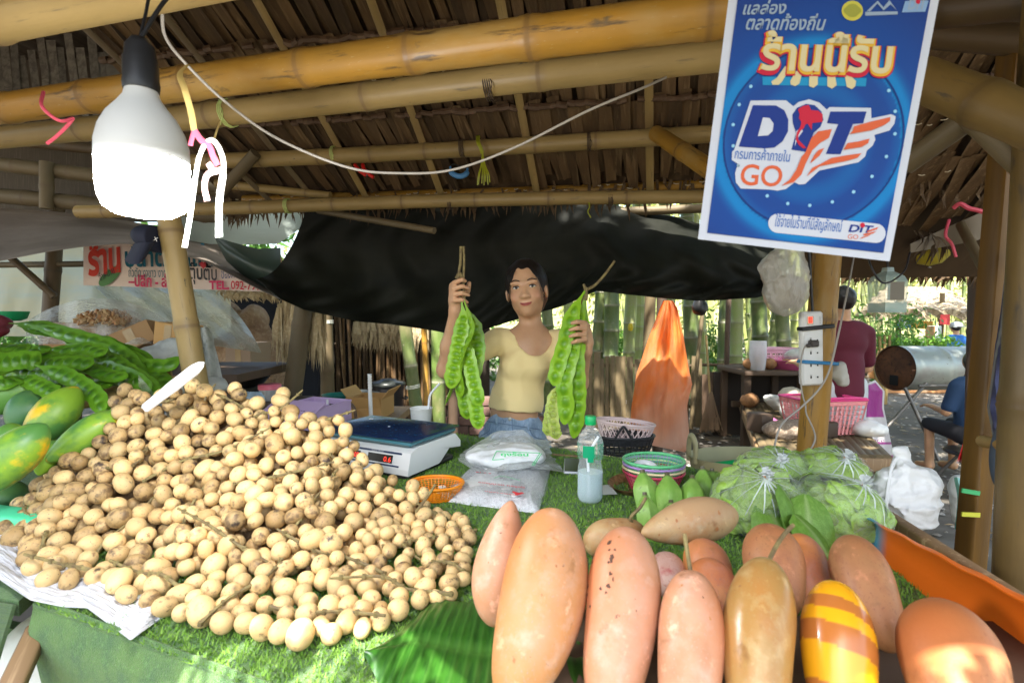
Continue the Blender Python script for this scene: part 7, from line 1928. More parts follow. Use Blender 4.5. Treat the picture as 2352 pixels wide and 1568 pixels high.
# printed green label: vertical stripes and a panel curved on the bottle
g=G()
def lab(a0,a1,z0,z1,dr=.0008):
 n=max(2,int((a1-a0)/.15)+1);rr_=R_b*1.0+dr
 V=[]
 for i in range(n):
  a=a0+(a1-a0)*i/(n-1)
  for z in(z0,z1):V.append((c.x+math.sin(a)*rr_,c.y-math.cos(a)*rr_,c.z+z))
 g.add(V,[[2*i,2*i+2,2*i+3,2*i+1]for i in range(n-1)])
lab(-.75,.18,.134*sc_h,.168*sc_h)
for i in range(16):lab(.22+i*.14,.26+i*.14,.128*sc_h,.172*sc_h)
for i in range(10):lab(-2.2+i*.14,-2.16+i*.14,.128*sc_h,.172*sc_h)
lab(-.35,.10,.122*sc_h,.134*sc_h)
bt.part('label',g,mat('green_label',(.0,.30,.13),.4))
g=G();g.tube(bez([c+Vector((-.004,0,.01)),c+Vector((-.004,0,.09*sc_h)),c+Vector((-.008,-.002,.135*sc_h)),c+Vector((.002,-.004,.155*sc_h)),c+Vector((.019,-.006,.190*sc_h))],6),.0032,seg=8);solo('straw',g,mat('straw_white',(0,0,0)),'white straw bent inside the water bottle','straw')
# ------------------------------------------------------------------ plastic bag packs
pk=Thing('plastic_bag_pack','flat pack of clear plastic bags with red print on the turf','bag pack',PZ(1130,1130,ZT))
def _pk(zoff,seed,amp):
 nz=smooth_noise(seed,(46,34),((3,1),(8,.5),(18,.25)))
 def fn(u,v):
  c00,c10,c11,c01=[np.array(PZ(*q,ZT))for q in((1005,1152),(1238,1182),(1268,1072),(1085,1075))]
  p=c00*((1-u)*(1-v))[...,None]+c10*(u*(1-v))[...,None]+c11*(u*v)[...,None]+c01*((1-u)*v)[...,None]
  e=np.clip(np.minimum(np.minimum(u,1-u),np.minimum(v,1-v))*9,0,1)**.6
  p[...,2]+=.003+zoff*e+nz*amp*(.4+.6*e)
  p[...,0]+=nz*.004;return p
 return fn
g=G();g.sheet(_pk(.020,1,.004),46,34,thick=.0);pk.part('bags',g,mat('bag_white',(.82,.83,.83),.35,[(4,(.50,.54,.55),.45,.65)],(30,.4,None,.01)))
g=G();g.sheet(_pk(.026,2,.0075),46,34);pk.part('wrapper',g,mat('film_wrap',(.85,.87,.88),.12,bump=(40,1.0,None,.02),thin=.22,spec=.9))
M_redp=mat('red_print',(.72,.03,.05),.5);M_grp=mat('green_print',(.05,.55,.16),.5)
def tab(u,v,z=.026):return PZ(u,v,ZT+z)
g=G();ex=(tab(1140,1098)-tab(1070,1090)).normalized();ey=(tab(1105,1080)-tab(1108,1110)).normalized()
text_on(g,'6 x 18',tab(1128,1086,.034),-ex,-ey,.012,w=.045,nrm=(0,0,1),offset=.02)
text_on(g,'ถุงร้อน ตราไก่แดง',tab(1205,1118,.034),-ex,-ey,.016,w=.125,nrm=(0,0,1),offset=.02)
text_on(g,'ถุงพลาสติก',tab(1185,1135,.034),-ex,-ey,.012,w=.08,nrm=(0,0,1),offset=.01)
g.tube([tab(1178,1128,.036),tab(1190,1134,.036),tab(1200,1131,.036)],[.003,.009,.006],seg=8,flat=.15,up=(0,0,1))
pk.part('red_print',g,M_redp,smooth=False)
g=G();g.tube(bez([tab(1135,1097,.036),tab(1155,1093,.036),tab(1195,1103,.036)],6),.0013,seg=4,flat=.3,up=(0,0,1));pk.part('green_print',g,M_grp)
up2=Thing('plastic_bag_pack','crumpled opened bag with green print on top of the flat pack','bag pack',PZ(1160,1080,ZT+.03))
sd=SDF(PZ(1040,1110,ZT)-Vector((.05,.05,.0)),PZ(1290,1010,ZT)+Vector((.08,.35,.24)),.005)
cb_=P(1160,1062,1.50)
sd.ell((cb_.x,1.50,ZT+.045),(.125,.085,.030),R=rotm(z=-.15),k=.02).ell((cb_.x+.05,1.47,ZT+.055),(.07,.06,.03),k=.02)
sd.noise(3,.004,50);sd.noise(4,.003,130)
up2 .part('contents',sd.g(1),mat('bag_white2',(.82,.83,.82),.35,[(5,(.56,.60,.60),.45,.65)],(34,.7,None,.012)))
def _cr(seed,pts,amp,d0,d1):
 nz=smooth_noise(seed,(44,34),((4,1),(9,.6),(20,.3)))
 xs_=[p[0]for p in pts];yt_=[p[1]for p in pts];yb_=[p[2]for p in pts]
 def fn(u,v):
  x=xs_[0]+(xs_[-1]-xs_[0])*u
  y=np.interp(x,xs_,yt_)+(np.interp(x,xs_,yb_)-np.interp(x,xs_,yt_))*v
  return Parr(x+nz*3,y+nz*3,d0+(d1-d0)*v+nz*amp+.03*np.sin(u*3.1)*-1)
 return fn
M_crf=mat('film_crumple',(.80,.83,.81),.15,bump=(28,1.0,None,.02),thin=.36,spec=.9)
g=G();g.sheet(_cr(5,[(1055,1040,1060),(1085,1022,1078),(1110,1008,1086),(1150,988,1080),(1200,985,1075),(1225,1005,1072),(1240,1030,1075),(1290,1062,1082)],.022,1.62,1.40),44,34);up2 .part('film',g,M_crf)
g=G();g.sheet(_cr(6,[(1075,1048,1058),(1120,1018,1070),(1165,1002,1060),(1205,1000,1050),(1265,1010,1045)],.02,1.68,1.55),44,34);up2 .part('film',g,M_crf)
g=G();
zf=P(1180,1045,1.37);a_,b_=P(1131,1050,1.39),P(1242,1052,1.39)
exg=(b_-a_).normalized();eyg=Vector((0,.55,.83))
text_on(g,'ถุงร้อน',P(1150,1046,1.37),exg,eyg,.012,w=.075,nrm=(0,-.83,.55),offset=.03)
for(p,q)in(((1131,1056),(1140,1036)),((1131,1056),(1158,1054)),((1222,1068),(1240,1040)),((1226,1069),(1244,1041)),((1140,1036),(1240,1040))):
 g.tube([P(*p,1.375),P(*q,1.375)],.0010,seg=4)
up2 .part('green_print',g,M_grp,smooth=False)
# orange sieve with scraps
zc_s=PZ(998,1150,ZT)
bs_=basket('orange_sieve','small orange plastic sieve between the heap and the bag pack',(zc_s.x,zc_s.y+.02,ZT+.003),.070,.058,.036,mat('orange_plastic',(.85,.27,.01),.35),'sieve',nv=44,nh=7,strand=.0011,rim=.0035,solid=.18,taper=.78)
g=G()
for i in range(16):
 g.box((zc_s.x+nrng.uniform(.01,.05),zc_s.y+nrng.uniform(-.02,.04),ZT+.018+nrng.uniform(0,.01)),(.014,.009,.002),R=rotm(*nrng.uniform(0,3,3)),k=float(i%3==0))
solo('peel_scraps',g,mat('peel',(.62,.55,.42),.7,kcol=(.35,.2,.1)),'pale peel scraps lying in the orange sieve','scraps',kind=None,smooth=False)
# phone, paper scrap, sunglasses
ph=Thing('phone','phone with a pale case lying left of the bottle','phone',PZ(1318,1072,ZT))
p0,p1=PZ(1302,1085,ZT+.004),PZ(1328,1052,ZT+.004);R_=rotm(z=-.12)
c=PZ(1322,1070,ZT+.006)
g=G();g.box(c,(.070,.145,.008),R=R_,bevel=.003);ph.part('case',g,mat('phone_silver',(.55,.58,.62),.3))
g=G();g.box(c+Vector((0,0,.0045)),(.064,.138,.001),R=R_);ph.part('screen',g,mat('phone_screen',(.010,.007,.009),.35,spec=.2))
g=G();g.add([PZ(1384,1135,ZT+.008),PZ(1418,1134,ZT+.012),PZ(1400,1112,ZT+.013),PZ(1380,1114,ZT+.008)],[[0,1,2,3]])
g.add([v+Vector((0,0,-.001))for v in(PZ(1384,1135,ZT+.008),PZ(1418,1134,ZT+.012),PZ(1400,1112,ZT+.013),PZ(1380,1114,ZT+.008))],[[3,2,1,0]])
solo('receipt',g,mat('paper_white',(0,0,0)),'small white paper slip on the turf right of the bottle','paper',smooth=False)
g=G();g.box(PZ(1306,1046,ZT+.004),(.11,.012,.005),R=rotm(z=-.25),bevel=.001);solo('knife_sheath',g,M_wood,'thin brown stick lying on the far edge of the turf left of the bottle','stick')
sgc=Thing('sunglasses','black sunglasses lying behind the second banana hand','sunglasses',P(1640,1115,1.32))
for(u,v)in((1640,1100),(1628,1118)):
 g=G();g.egg(P(u-14,v-3,1.32),P(u+16,v+3,1.32),lambda q:.017*math.sin(math.pi*q)**.3,seg=16,flat=.25,up=(0,-.8,.6));sgc.part('lens',g,mat('gloss_black',(.006,.006,.006),.08))
g=G();g.tube(bez([P(1624,1095,1.32),P(1640,1088,1.35),P(1658,1096,1.40),P(1660,1118,1.38)],6),.003,seg=6);g.tube([P(1618,1112,1.31),P(1645,1128,1.33)],.003,seg=6);sgc.part('frame',g,mat('gloss_black',(0,0,0)))
# stacked round colanders
cz=PZ(1508,1135,ZT);cx,cy=cz.x,cz.y+.03
cols_=[('bottom pink red colander of the nested stack',(.62,.06,.12),0),('cream yellow colander nested third from the top',(.80,.66,.38),.010),('lilac colander nested just under the green one',(.42,.26,.55),.020),('mint green colander on top of the nested stack',(.16,.60,.26),.030)]
for i,(lb,c_,dz)in enumerate(cols_):
 basket('colander',lb,(cx,cy,ZT+.004+dz),.078,.070,.048,mat('colander_%d'%i,c_,.35),'colander',taper=.72,nv=46 if i in(0,3)else 16,nh=9 if i in(0,3)else 3,strand=.0009,rim=.0032,seg=44)
g=G();g.lathe([(.020,-.004),(.030,-.005),(.034,0),(.030,.005),(.020,.004),(.017,0),(.020,-.004)],30,origin=(cx-.022,cy-.002,ZT+.062),R=rotm(x=.25),capb=False)
solo('tape_roll',g,M_white_pl,'white tape roll lying in the mint green colander','tape')
g=G();g.lathe([(.0,0),(.060,0),(.078,.018),(.082,.019),(.062,-.003),(0,-.003)],32,origin=(PZ(1478,1135,ZT).x,PZ(1478,1135,ZT).y+.04,ZT+.004),R=rotm(y=-.12),capb=False)
solo('woven_tray',g,mat('rattan',(.30,.16,.07),.6,[(90,(.16,.08,.03),.45,.6)],(150,1.0)),'brown woven rattan tray half under the nested colanders','tray')
# oval baskets at the table's far edge
oc=PZ(1442,1052,ZT);
basket('oval_basket','black oval plastic basket under the pale lattice one',(oc.x,oc.y+.05,ZT+.004),.098,.062,.060,M_black_pl,nv=30,nh=4,strand=.0022,rim=.004,solid=.45,taper=.80,handle=(-1.75,.042))
basket('oval_basket','pale pinkish oval lattice basket sitting in the black one',(oc.x-.003,oc.y+.05,ZT+.040),.096,.060,.068,mat('pinkish_white',(.62,.48,.46),.4),nv=26,strand=.0018,rim=.0042,solid=.14,taper=.78,diag=True,tilt=rotm(y=.10))
# big beige tub with green basket inside, on a stool behind the table
tc=P(1762,1060,1.86);zs=.78
tub=Thing('tub','large beige flexible tub with loop handles behind the bags of greens','tub',(tc.x,2.0,.52))
rt_=140*2.0/F
g=G();hh_=P(1762,1046,2.0).z-.52
g.lathe([(0,0),(rt_*.72,0),(rt_*.80,.02),(rt_*.98,hh_-.01),(rt_*1.01,hh_),(rt_*.98,hh_),(rt_*.93,hh_-.02),(rt_*.76,.02),(0,.01)],44,origin=tub.loc,sy=.62,capb=False)
M_tub=mat('tub_beige',(.40,.37,.20),.5,bump=(40,.3));tub.part('body',g,M_tub)
for a in(math.pi*1.03,math.pi*1.9):
 q=[Vector((tub.loc.x+math.cos(a+da)*rt_*.99,tub.loc.y+math.sin(a+da)*rt_*.62,tub.loc.z+hh_+z))for da,z in((-.16,-.02),(-.17,.05),(0,.085),(.17,.05),(.16,-.02))]
 g=G();g.tube(bez(q,6),.010,seg=8);tub.part('handle',g,M_tub)
g=G();g.box((tub.loc.x,2.0,.26),(.42,.28,.52),bevel=.01);solo('stool',g,M_wood_dark,'dark wooden stool under the beige tub','stool')
rbasket('basket','bright green plastic basket lying inside the beige tub',(P(1702,1070,1.95).x+.05,1.99,.615),.24,.16,.13,mat('vivid_green',(.0,.42,.10),.35),mat('vivid_green',(0,0,0)),rotm(z=.15,y=-.08),nx=10,nz=4)
# ------------------------------------------------------------------ poster hanging overhead
ptl,ptr,pbl,pbr=P(1684,-75,.615),P(2168,-52,.600),P(1604,549,.64),P(2045,600,.625)
pn=(pbr-pbl).cross(ptl-pbl).normalized()
if pn.y>0:pn=-pn
po=Thing('poster','blue and white shop poster hanging from the golden beam, top right','poster',pbl)
def Qp(u,v,lift=0.0):return PPL(u,v,pbl,pn)+pn*lift
def C8(x,y):return((1720+x*.4082)*.9378,y*.4082*.9378)
def Q8(x,y,lift=0.0):return Qp(*C8(x,y),lift)
uvp=lambda a,b,l=0:ptl*(1-a)*b+ptr*a*b+pbl*(1-a)*(1-b)+pbr*a*(1-b)+pn*l
def _sheet(l0,a0,a1,b0,b1):
 def fn(u,v):
  a=a0+(a1-a0)*u;b=b0+(b1-b0)*v
  A=[np.array(x)for x in(ptl,ptr,pbl,pbr)]
  return A[0]*((1-a)*b)[...,None]+A[1]*(a*b)[...,None]+A[2]*((1-a)*(1-b))[...,None]+A[3]*(a*(1-b))[...,None]+np.array(pn)*l0
 return fn
def flat(name,m):
 return mat(name,m,.5,spec=.2)
 # project the four corners on one plane so that print and sheet agree
ptl,ptr,pbr=[PPL(*project(q),pbl,pn)for q in(ptl,ptr,pbr)]
g=G();g.sheet(_sheet(-.0012,0,1,0,1),8,8,thick=.0008);po.part('sheet',g,flat('poster_white',(.50,.52,.58)),smooth=False)
def pcol():
 m=bpy.data.materials.new('poster_blue');m.use_nodes=True;nt=m.node_tree;b=nt.nodes['Principled BSDF'];b.inputs['Roughness'].default_value=.5;b.inputs['Specular IOR Level'].default_value=.2
 at=nt.nodes.new('ShaderNodeAttribute');at.attribute_name='k';cr=nt.nodes.new('ShaderNodeValToRGB')
 e=cr.color_ramp;e.elements[0].position=0;e.elements[0].color=(.006,.030,.17,1);e.elements[1].position=1;e.elements[1].color=(.0,.16,.42,1)
 x=e.elements.new(.45);x.color=(.002,.045,.23,1)
 nt.links.new(at.outputs['Fac'],cr.inputs[0]);nt.links.new(cr.outputs[0],b.inputs['Base Color']);return m
ctr=Q8(660,840)
exq=(ptr-ptl).normalized();eyq=(ptl-pbl).normalized();Wq=(ptr-ptl).length;Hq=(ptl-pbl).length
def kblue(u,v):
 x=(u*.92+.04)*Wq;y=(v*.95+.025)*Hq
 c=ctr-pbl;cx_,cy_=c.dot(exq),c.dot(eyq)
 r=np.hypot(x-cx_-(y-cy_)*.0,y-cy_)/(Wq*.455)
 glow=np.exp(-((r-1)/.10)**2)*.95*(r>.97)+np.where(r<1,.50+.12*np.sin(r*14),.0)
 return np.clip(glow+.42*np.exp(-((r-1.2)/.35)**2)*(r>1)+.12*(1-v)*.0,0,1)
g=G();g.sheet(_sheet(0,.042,.958,.028,.975),90,120,k=kblue);po.part('blue_print',g,pcol())
from mathutils.geometry import tessellate_polygon
def polyfill(g,pts3,mi=0):
 tri=tessellate_polygon([pts3]);return g.add([tuple(p)for p in pts3],[list(t)for t in tri])
def blob8(pts,lift,sm=0):
 P3=[Q8(x,y,lift)for x,y in pts]
 if sm:P3=bez(P3+[P3[0]],sm)[:-1]
 return P3
def ppart(name,m,polys,lift,sm=0):
 g=G()
 for q in polys:polyfill(g,blob8(q,lift,sm))
 return po.part(name,g,m,smooth=False)
PW,PN,PO_,PR_=flat('print_white2',(.50,.52,.58)),flat('print_navy',(.008,.028,.19)),flat('print_orange',(.56,.10,.035)),flat('print_red',(.46,.012,.035))
PY=flat('print_cream',(.55,.47,.26));PYL=flat('print_yellow',(.60,.34,.03))
# ring of bulbs
for(x,y)in((290,521),(220,630),(184,750),(184,877),(215,995),(388,1176),(511,1222),(643,1233),(778,1212),(906,1152),(1016,1060),(1102,941),(1154,805),(1155,670),(1117,546)):
 g=G();c=Q8(x,y,.0008);polyfill(g,[c+exq*math.cos(a)*.0020+eyq*math.sin(a)*.0020 for a in np.linspace(0,6.28,13)[:-1]]);po.part('dot',g,flat('print_paleblue',(.25,.50,.66)),smooth=False)
 # dark ring line
g=G();R1=(Q8(660,440)-Q8(660,1215)).length/2
for(rr_,w)in((1.0,.0022),):
 n=60;a_=[ctr+(exq*math.cos(t)+eyq*math.sin(t))*(Wq*.440+s*w/2)+pn*.0006 for t in np.linspace(0,2*math.pi,n)for s in(-1,1)]
 g.add([tuple(p)for p in a_],[[2*i,2*i+1,2*i+3,2*i+2]for i in range(n-1)])
po.part('ring',g,flat('print_darkblue',(.004,.03,.16)),smooth=False)
# awning scallops
ppart('awning',flat('print_teal',(.01,.22,.42)),[[(360,462),(985,470),(980,520),(362,512)]],.0004)
ppart('awning',PY,[[(445,470),(495,400),(530,405),(475,495),(455,512),(420,512),(412,492)],[(560,430),(600,430),(580,505),(555,520),(528,510),(526,488)],[(640,440),(692,440),(690,510),(665,530),(638,520)],[(748,440),(792,440),(803,515),(775,535),(748,520)],[(850,450),(880,450),(920,490),(915,520),(895,538),(865,525)]],.0010)
# main Thai line with outlines
def ptext(name,body,x0,y0,x1,y1,hh,m,off,lift,shear=0.0):
 """body set between two baseline points given on the poster, hh = em size as share of its width"""
 a,b=Q8(x0,y0),Q8(x1,y1);g=G()
 ex_=(b-a);w=ex_.length;ex_.normalize();ey_=pn.cross(ex_)if pn.cross(ex_).dot(eyq)>0 else-pn.cross(ex_)
 ey_=(ey_+eyq*.0).normalized()
 text_on(g,body,a,ex_,ey_,hh,w=w,offset=off,shear=shear,nrm=tuple(pn),lift=lift)
 return po.part(name,g,m,smooth=False)
hM=(Q8(700,290)-Q8(700,430)).length/.52
ptext('headline','ร้านนี้รับ',322,432,1140,452,hM,PR_,.075,.0014)
ptext('headline','ร้านนี้รับ',332,428,1132,448,hM,PYL,.055,.0018)
ptext('headline','ร้านนี้รับ',346,420,1120,440,hM,PY,.022,.0022)
h2=(Q8(380,40)-Q8(380,85)).length/.5
ptext('small_print','แลล่อง',240,90,500,84,h2*1.1,flat('print_grey',(.26,.33,.42)),.02,.0010,.25)
ptext('small_print','ตลาดท้องถิ่น',258,180,735,184,h2*1.25,flat('print_grey',(0,0,0)),.02,.0010,.25)
# emblem disc and small logos at the top
ppart('emblem',flat('print_olive',(.50,.45,.06)),[[(898+64*math.cos(a),68+60*math.sin(a))for a in np.linspace(0,6.28,25)[:-1]]],.0008)
ppart('emblem',flat('print_olive2',(.28,.28,.04)),[[(898+48*math.cos(a)*(1+.12*math.cos(a*4)),68+40*math.sin(a))for a in np.linspace(0,6.28,33)[:-1]]],.0012)
ppart('emblem',flat('print_grey',(0,0,0)),[[(975,75),(1170,72),(1170,90),(975,98)],[(985,70),(1050,8),(1085,48),(1120,5),(1165,66),(1128,30),(1085,66),(1048,24),(1005,72)]],.0008)
ppart('emblem',flat('print_paleblue2',(.20,.32,.50)),[[(1215,10),(1355,8),(1335,74),(1195,78)]],.0008)
ptext('emblem_letters','DIT',1228,62,1340,60,h2*1.0,flat('print_grey',(0,0,0)),.02,.0012,.15)
ppart('emblem',PR_,[[(1290+14*math.cos(a),14+16*math.sin(a))for a in np.linspace(0,6.28,13)[:-1]]],.0014)
# white backing of the logo
ppart('logo_backing',PW,[[(288,606),(500,604),(545,640),(575,615),(640,598),(700,618),(745,660),(762,645),(1010,650),(1012,712),(1130,688),(1158,700),(1150,745),(1120,785),(1030,812),(1036,840),(1020,875),(985,905),(975,940),(935,975),(700,1025),(615,1105),(580,1108),(552,1095),(500,1135),(450,1145),(400,1138),(230,1132),(200,1095),(196,1040),(212,985),(175,960),(178,912),(190,900)]],.0008)
# big letters
ppart('letter',PN,[[(302,634),(440,636),(490,665),(514,720),(512,790),(480,850),(430,888),(370,893),(216,882)]],.0013)
ppart('letter_counter',PW,[[(360,708),(400,712),(424,745),(418,790),(392,815),(330,820)]],.0018)
ppart('letter',PN,[[(765,672),(982,672),(962,742),(900,748),(826,928),(738,926),(812,748),(745,742)]],.0013)
ppart('letter',PN,[[(532,900),(560,800),(540,740),(538,690),(565,650),(620,626),(672,634),(712,672),(724,720),(705,765),(665,800),(655,830),(622,914)]],.0013)
ppart('letter_counter',PW,[[(560,790),(590,770),(600,790),(570,830),(552,880),(556,830)]],.0016)
# red map-like patch
ppart('map',PR_,[[(570,660),(600,640),(635,634),(648,665),(690,668),(718,690),(716,735),(690,738),(655,742),(652,785),(628,745),(612,752),(606,770),(585,790),(572,815),(570,840),(600,870),(620,892),(600,893),(572,870),(556,840),(562,800),(585,762),(590,735),(575,712),(580,690)]],.0019)
# wings
ppart('wing',PO_,[[(905,762),(1000,735),(1122,706),(1120,730),(1085,755),(1010,785),(880,808),(898,785)],[(865,862),(930,852),(998,835),(990,862),(950,885),(842,902)],[(720,978),(770,950),(860,935),(950,922),(925,950),(860,968),(700,1000),(620,1062),(655,1010)],[(650,830),(690,792),(772,778),(755,830),(700,862),(655,905),(615,985),(590,1050),(545,1095),(470,1117),(520,1080),(560,1020),(590,945),(615,915)],[(728,890),(700,935),(640,985),(665,935),(690,905)]],.0021)
ptext('letters','กรมการค้าภายใน',190,952,520,972,h2*.95,flat('print_slate',(.05,.13,.38)),.01,.0013)
hG=(Q8(340,985)-Q8(340,1112)).length/.72
ptext('letters','GO',222,1108,470,1120,hG,PO_,.012,.0013)
# pill at the bottom
def pill(x0,y0,x1,y1,h):
 pts=[]
 for a in np.linspace(math.pi/2,3*math.pi/2,10):pts.append((x0+math.cos(a)*h,y0-math.sin(a)*h*-1))
 for a in np.linspace(-math.pi/2,math.pi/2,10):pts.append((x1+math.cos(a)*h,y1+math.sin(a)*h))
 return pts
ppart('pill',PW,[pill(452,1340,1040,1400,58)],.0008)
ptext('small_print','ใช้จ่ายในร้านที่มีสัญลักษณ์',430,1358,830,1392,h2*1.1,flat('print_slate',(0,0,0)),.006,.0013)
ptext('small_letters','DIT',872,1390,1020,1398,(Q8(900,1348)-Q8(900,1390)).length/.7,PN,.03,.0013,.15)
ppart('small_letters',PR_,[[(957+15*math.cos(a),1352+15*math.sin(a))for a in np.linspace(0,6.28,13)[:-1]]],.0017)
ppart('small_letters',PO_,[[(985,1385),(1055,1362),(1040,1378),(985,1396)],[(960,1405),(1040,1388),(1020,1402),(965,1415)],[(950,1425),(1010,1405),(990,1418),(940,1435)]],.0017)
ptext('small_letters','GO',868,1432,930,1436,(Q8(900,1405)-Q8(900,1432)).length/.7,PO_,.0,.0013)
g=G()
for x in(.06,.94):g.tube([uvp(x,.985,.001),uvp(x,1.08,.03)],.0015,seg=5)
po.part('string',g,M_string_white)
# ------------------------------------------------------------------ painted banner of the left stall
bnr=Thing('banner','hand painted pink shop banner hanging over the left stall','banner',P(410,668,3.05))
DB=3.05
def _bn(u,v):
 x=192+u*(645-192);yt=552+u*40;yb=655+u*16
 return Parr(x,yt+(yb-yt)*v,DB+.012*np.sin(u*20)+.0*v)
g=G();g.sheet(_bn,40,6,thick=.002);bnr.part('cloth',g,mat('banner_cloth',(.84,.70,.64),.7,[(3,(.76,.62,.55),.45,.65)]))
nb_=Vector((0,-1,0))
def btext(body,u0,v0,u1,v1,hpx,m,off=.02,name='lettering',lift=.016):
 a,b=P(u0,v0,DB),P(u1,v1,DB);g=G();ex_=b-a;w=ex_.length;ex_.normalize()
 text_on(g,body,a,ex_,(-.0,0,1),hpx*DB/F,w=w,offset=off,nrm=(0,-1,0),lift=lift);return bnr.part(name,g,m,smooth=False)
BR,BT,BK,BG_=flat('paint_red',(.60,.06,.04)),flat('paint_teal',(.02,.13,.19)),flat('paint_black',(.05,.05,.06)),flat('paint_green',(.10,.24,.09))
btext('ร้าน',208,632,282,622,92,BR,.04)
btext('ปลาตากแห้ง',292,612,505,610,58,BT,.03)
btext('ถั่วตัด งาขาว งาดำ งาดำ',300,636,420,638,28,BT,.0)
btext('ตุ๊บตั้บ',438,640,502,644,44,BK,.015)
btext('ของฝากจากระยอง',512,640,612,634,30,flat('paint_blue',(.06,.10,.28)),.0)
btext('–ปลีก - ส่ง',300,657,400,659,34,flat('paint_pink',(.62,.05,.14)),.03)
btext('TEL.',484,664,530,664,26,flat('paint_pink',(0,0,0)),.04)
btext('092-7914474',534,664,640,668,27,flat('paint_red2',(.62,.06,.08)),.015)
g=G();polyfill(g,[P(252+25*math.cos(a)+5*math.sin(a),634-20*math.sin(a)-12*math.cos(a),DB-.015)for a in np.linspace(0,6.28,25)[:-1]]);bnr.part('oval',g,BG_,smooth=False)
a,b=P(236,646,DB),P(270,628,DB);g=G();text_on(g,'จำหน่าย',a,(b-a).normalized(),(-.3,0,1),22*DB/F,w=(b-a).length,nrm=(0,-1,0),lift=.020);bnr.part('lettering',g,BK,smooth=False)
g=G();polyfill(g,[P(467+9.5*(16*math.sin(t)**3)/16,608-8*(13*math.cos(t)-5*math.cos(2*t)-2*math.cos(3*t)-math.cos(4*t))/13,DB-.016)for t in np.linspace(0,6.28,31)[:-1]]);bnr.part('heart',g,flat('paint_red2',(0,0,0)),smooth=False)
# ------------------------------------------------------------------ dark cap hanging on the post
cp_=Thing('cap','dark navy cap hanging upside down under the bulb','cap',P(335,560,1.70))
M_cap=mat('cap_cloth',(.018,.022,.045),.8,bump=(200,.3))
sd=SDF(P(270,625,1.6)-Vector((.05,.05,.02)),P(400,505,1.85)+Vector((.04,.06,.03)),.004)
sd.ell(P(348,545,1.70),(.055,.06,.040),R=rotm(y=.15),k=.02).ell(P(362,560,1.70),(.030,.05,.032),k=.02)
sd.ell(P(352,585,1.66),(.042,.07,.028),R=rotm(y=-.3),op='s',k=.01)
cp_.part('crown',sd.g(1),M_cap)
g=G();g.sheet(lambda u,v:Parr(296+44*(u-.0)+14*(1-v)-8*v+(0*u),560+8*(1-u)*0+(50-12*(2*u-1)**2)*v-6*u,1.66-.03*np.sin(u*3.14)),14,12,thick=.003);cp_.part('brim',g,M_cap)
g=G();text_on(g,'X',P(352,552,1.632),(1,0,-.3),(.3,0,1),.018,nrm=(0,-1,0));cp_.part('emblem',g,M_white_pl,smooth=False)
# ------------------------------------------------------------------ the seller
M_skin=mat('skin',(.57,.33,.19),.42,[(9,(.51,.28,.155),.45,.7)],(300,.06,None,.0008),sss=.15,kcol=(.52,.10,.085))
M_hair=mat('hair',(.012,.009,.008),.42,bump=(160,.5,(1,1,.12),.002))
D0=1.95
def Q(u,v,d=D0):return P(u,v,d)
woman=Thing('person','young woman in a yellow crop top and jeans holding up green bean pods','person',(Q(1180,1000).x,D0+.02,0))
px=D0/F
hc=Q(1209,668)
Rh=rotm(z=-.13,y=-.11)
def hp(x,y,z):return hc+Rh@Vector((x,y,z))
h=.0042
S=SDF((-.42,1.48,.70),(.46,2.22,1.60),h)
# head
S.ell(hp(0,.022,.030),(.071,.088,.088),R=Rh,k=0)
S.ell(hp(0,-.010,-.024),(.053,.062,.074),R=Rh,k=.03)
S.ell(hp(0,-.044,-.080),(.017,.020,.016),R=Rh,k=.03)
for s in(-1,1):
 S.ell(hp(s*.034,-.050,-.024),(.022,.018,.020),R=Rh,k=.02)
 S.ell(hp(s*.034,.0,-.050),(.016,.028,.022),R=Rh,k=.03)
 S.ell(hp(s*.030,-.074,.012),(.016,.010,.0095),R=Rh,k=.010,op='s')
 S.ell(hp(s*.030,-.058,.028),(.024,.012,.008),R=Rh,k=.012)
 S.ell(hp(s*.074,.012,-.008),(.008,.018,.026),R=Rh,k=.006)
 S.ell(hp(s*.0125,-.074,-.024),(.0085,.010,.0075),R=Rh,k=.006)
S.cap(hp(0,-.060,.012),hp(0,-.082,-.022),.0075,.0105,k=.010)
S.ell(hp(0,-.058,-.050),(.026,.013,.014),R=Rh,k=.012)
# neck and trunk
nk0,nk1=hp(0,.030,-.055),Q(1222,770,1.98)
S.cap(nk0,nk1,.041,.045,k=.03)
shL,shR=Q(1146,782,1.98),Q(1284,786,1.97)
S.cap(nk1+Vector((0,.01,-.015)),shL,.036,.036,k=.04);S.cap(nk1+Vector((0,.01,-.015)),shR,.036,.036,k=.04)
S.ell(Q(1212,815,1.97),(.098,.070,.11),k=.04)
S.ell(Q(1192,880,1.97),(.084,.066,.12),k=.04)
for u in(1178,1232):S.ell(Q(u,840,1.918),(.037,.033,.038),k=.03)
S.ell(Q(1181,950,1.97),(.092,.066,.10),k=.04)
S.ell(Q(1176,1020,1.98),(.138,.09,.10),k=.04)
S.ell(Q(1181,944,1.898),(.0035,.006,.005),k=.004,op='s')
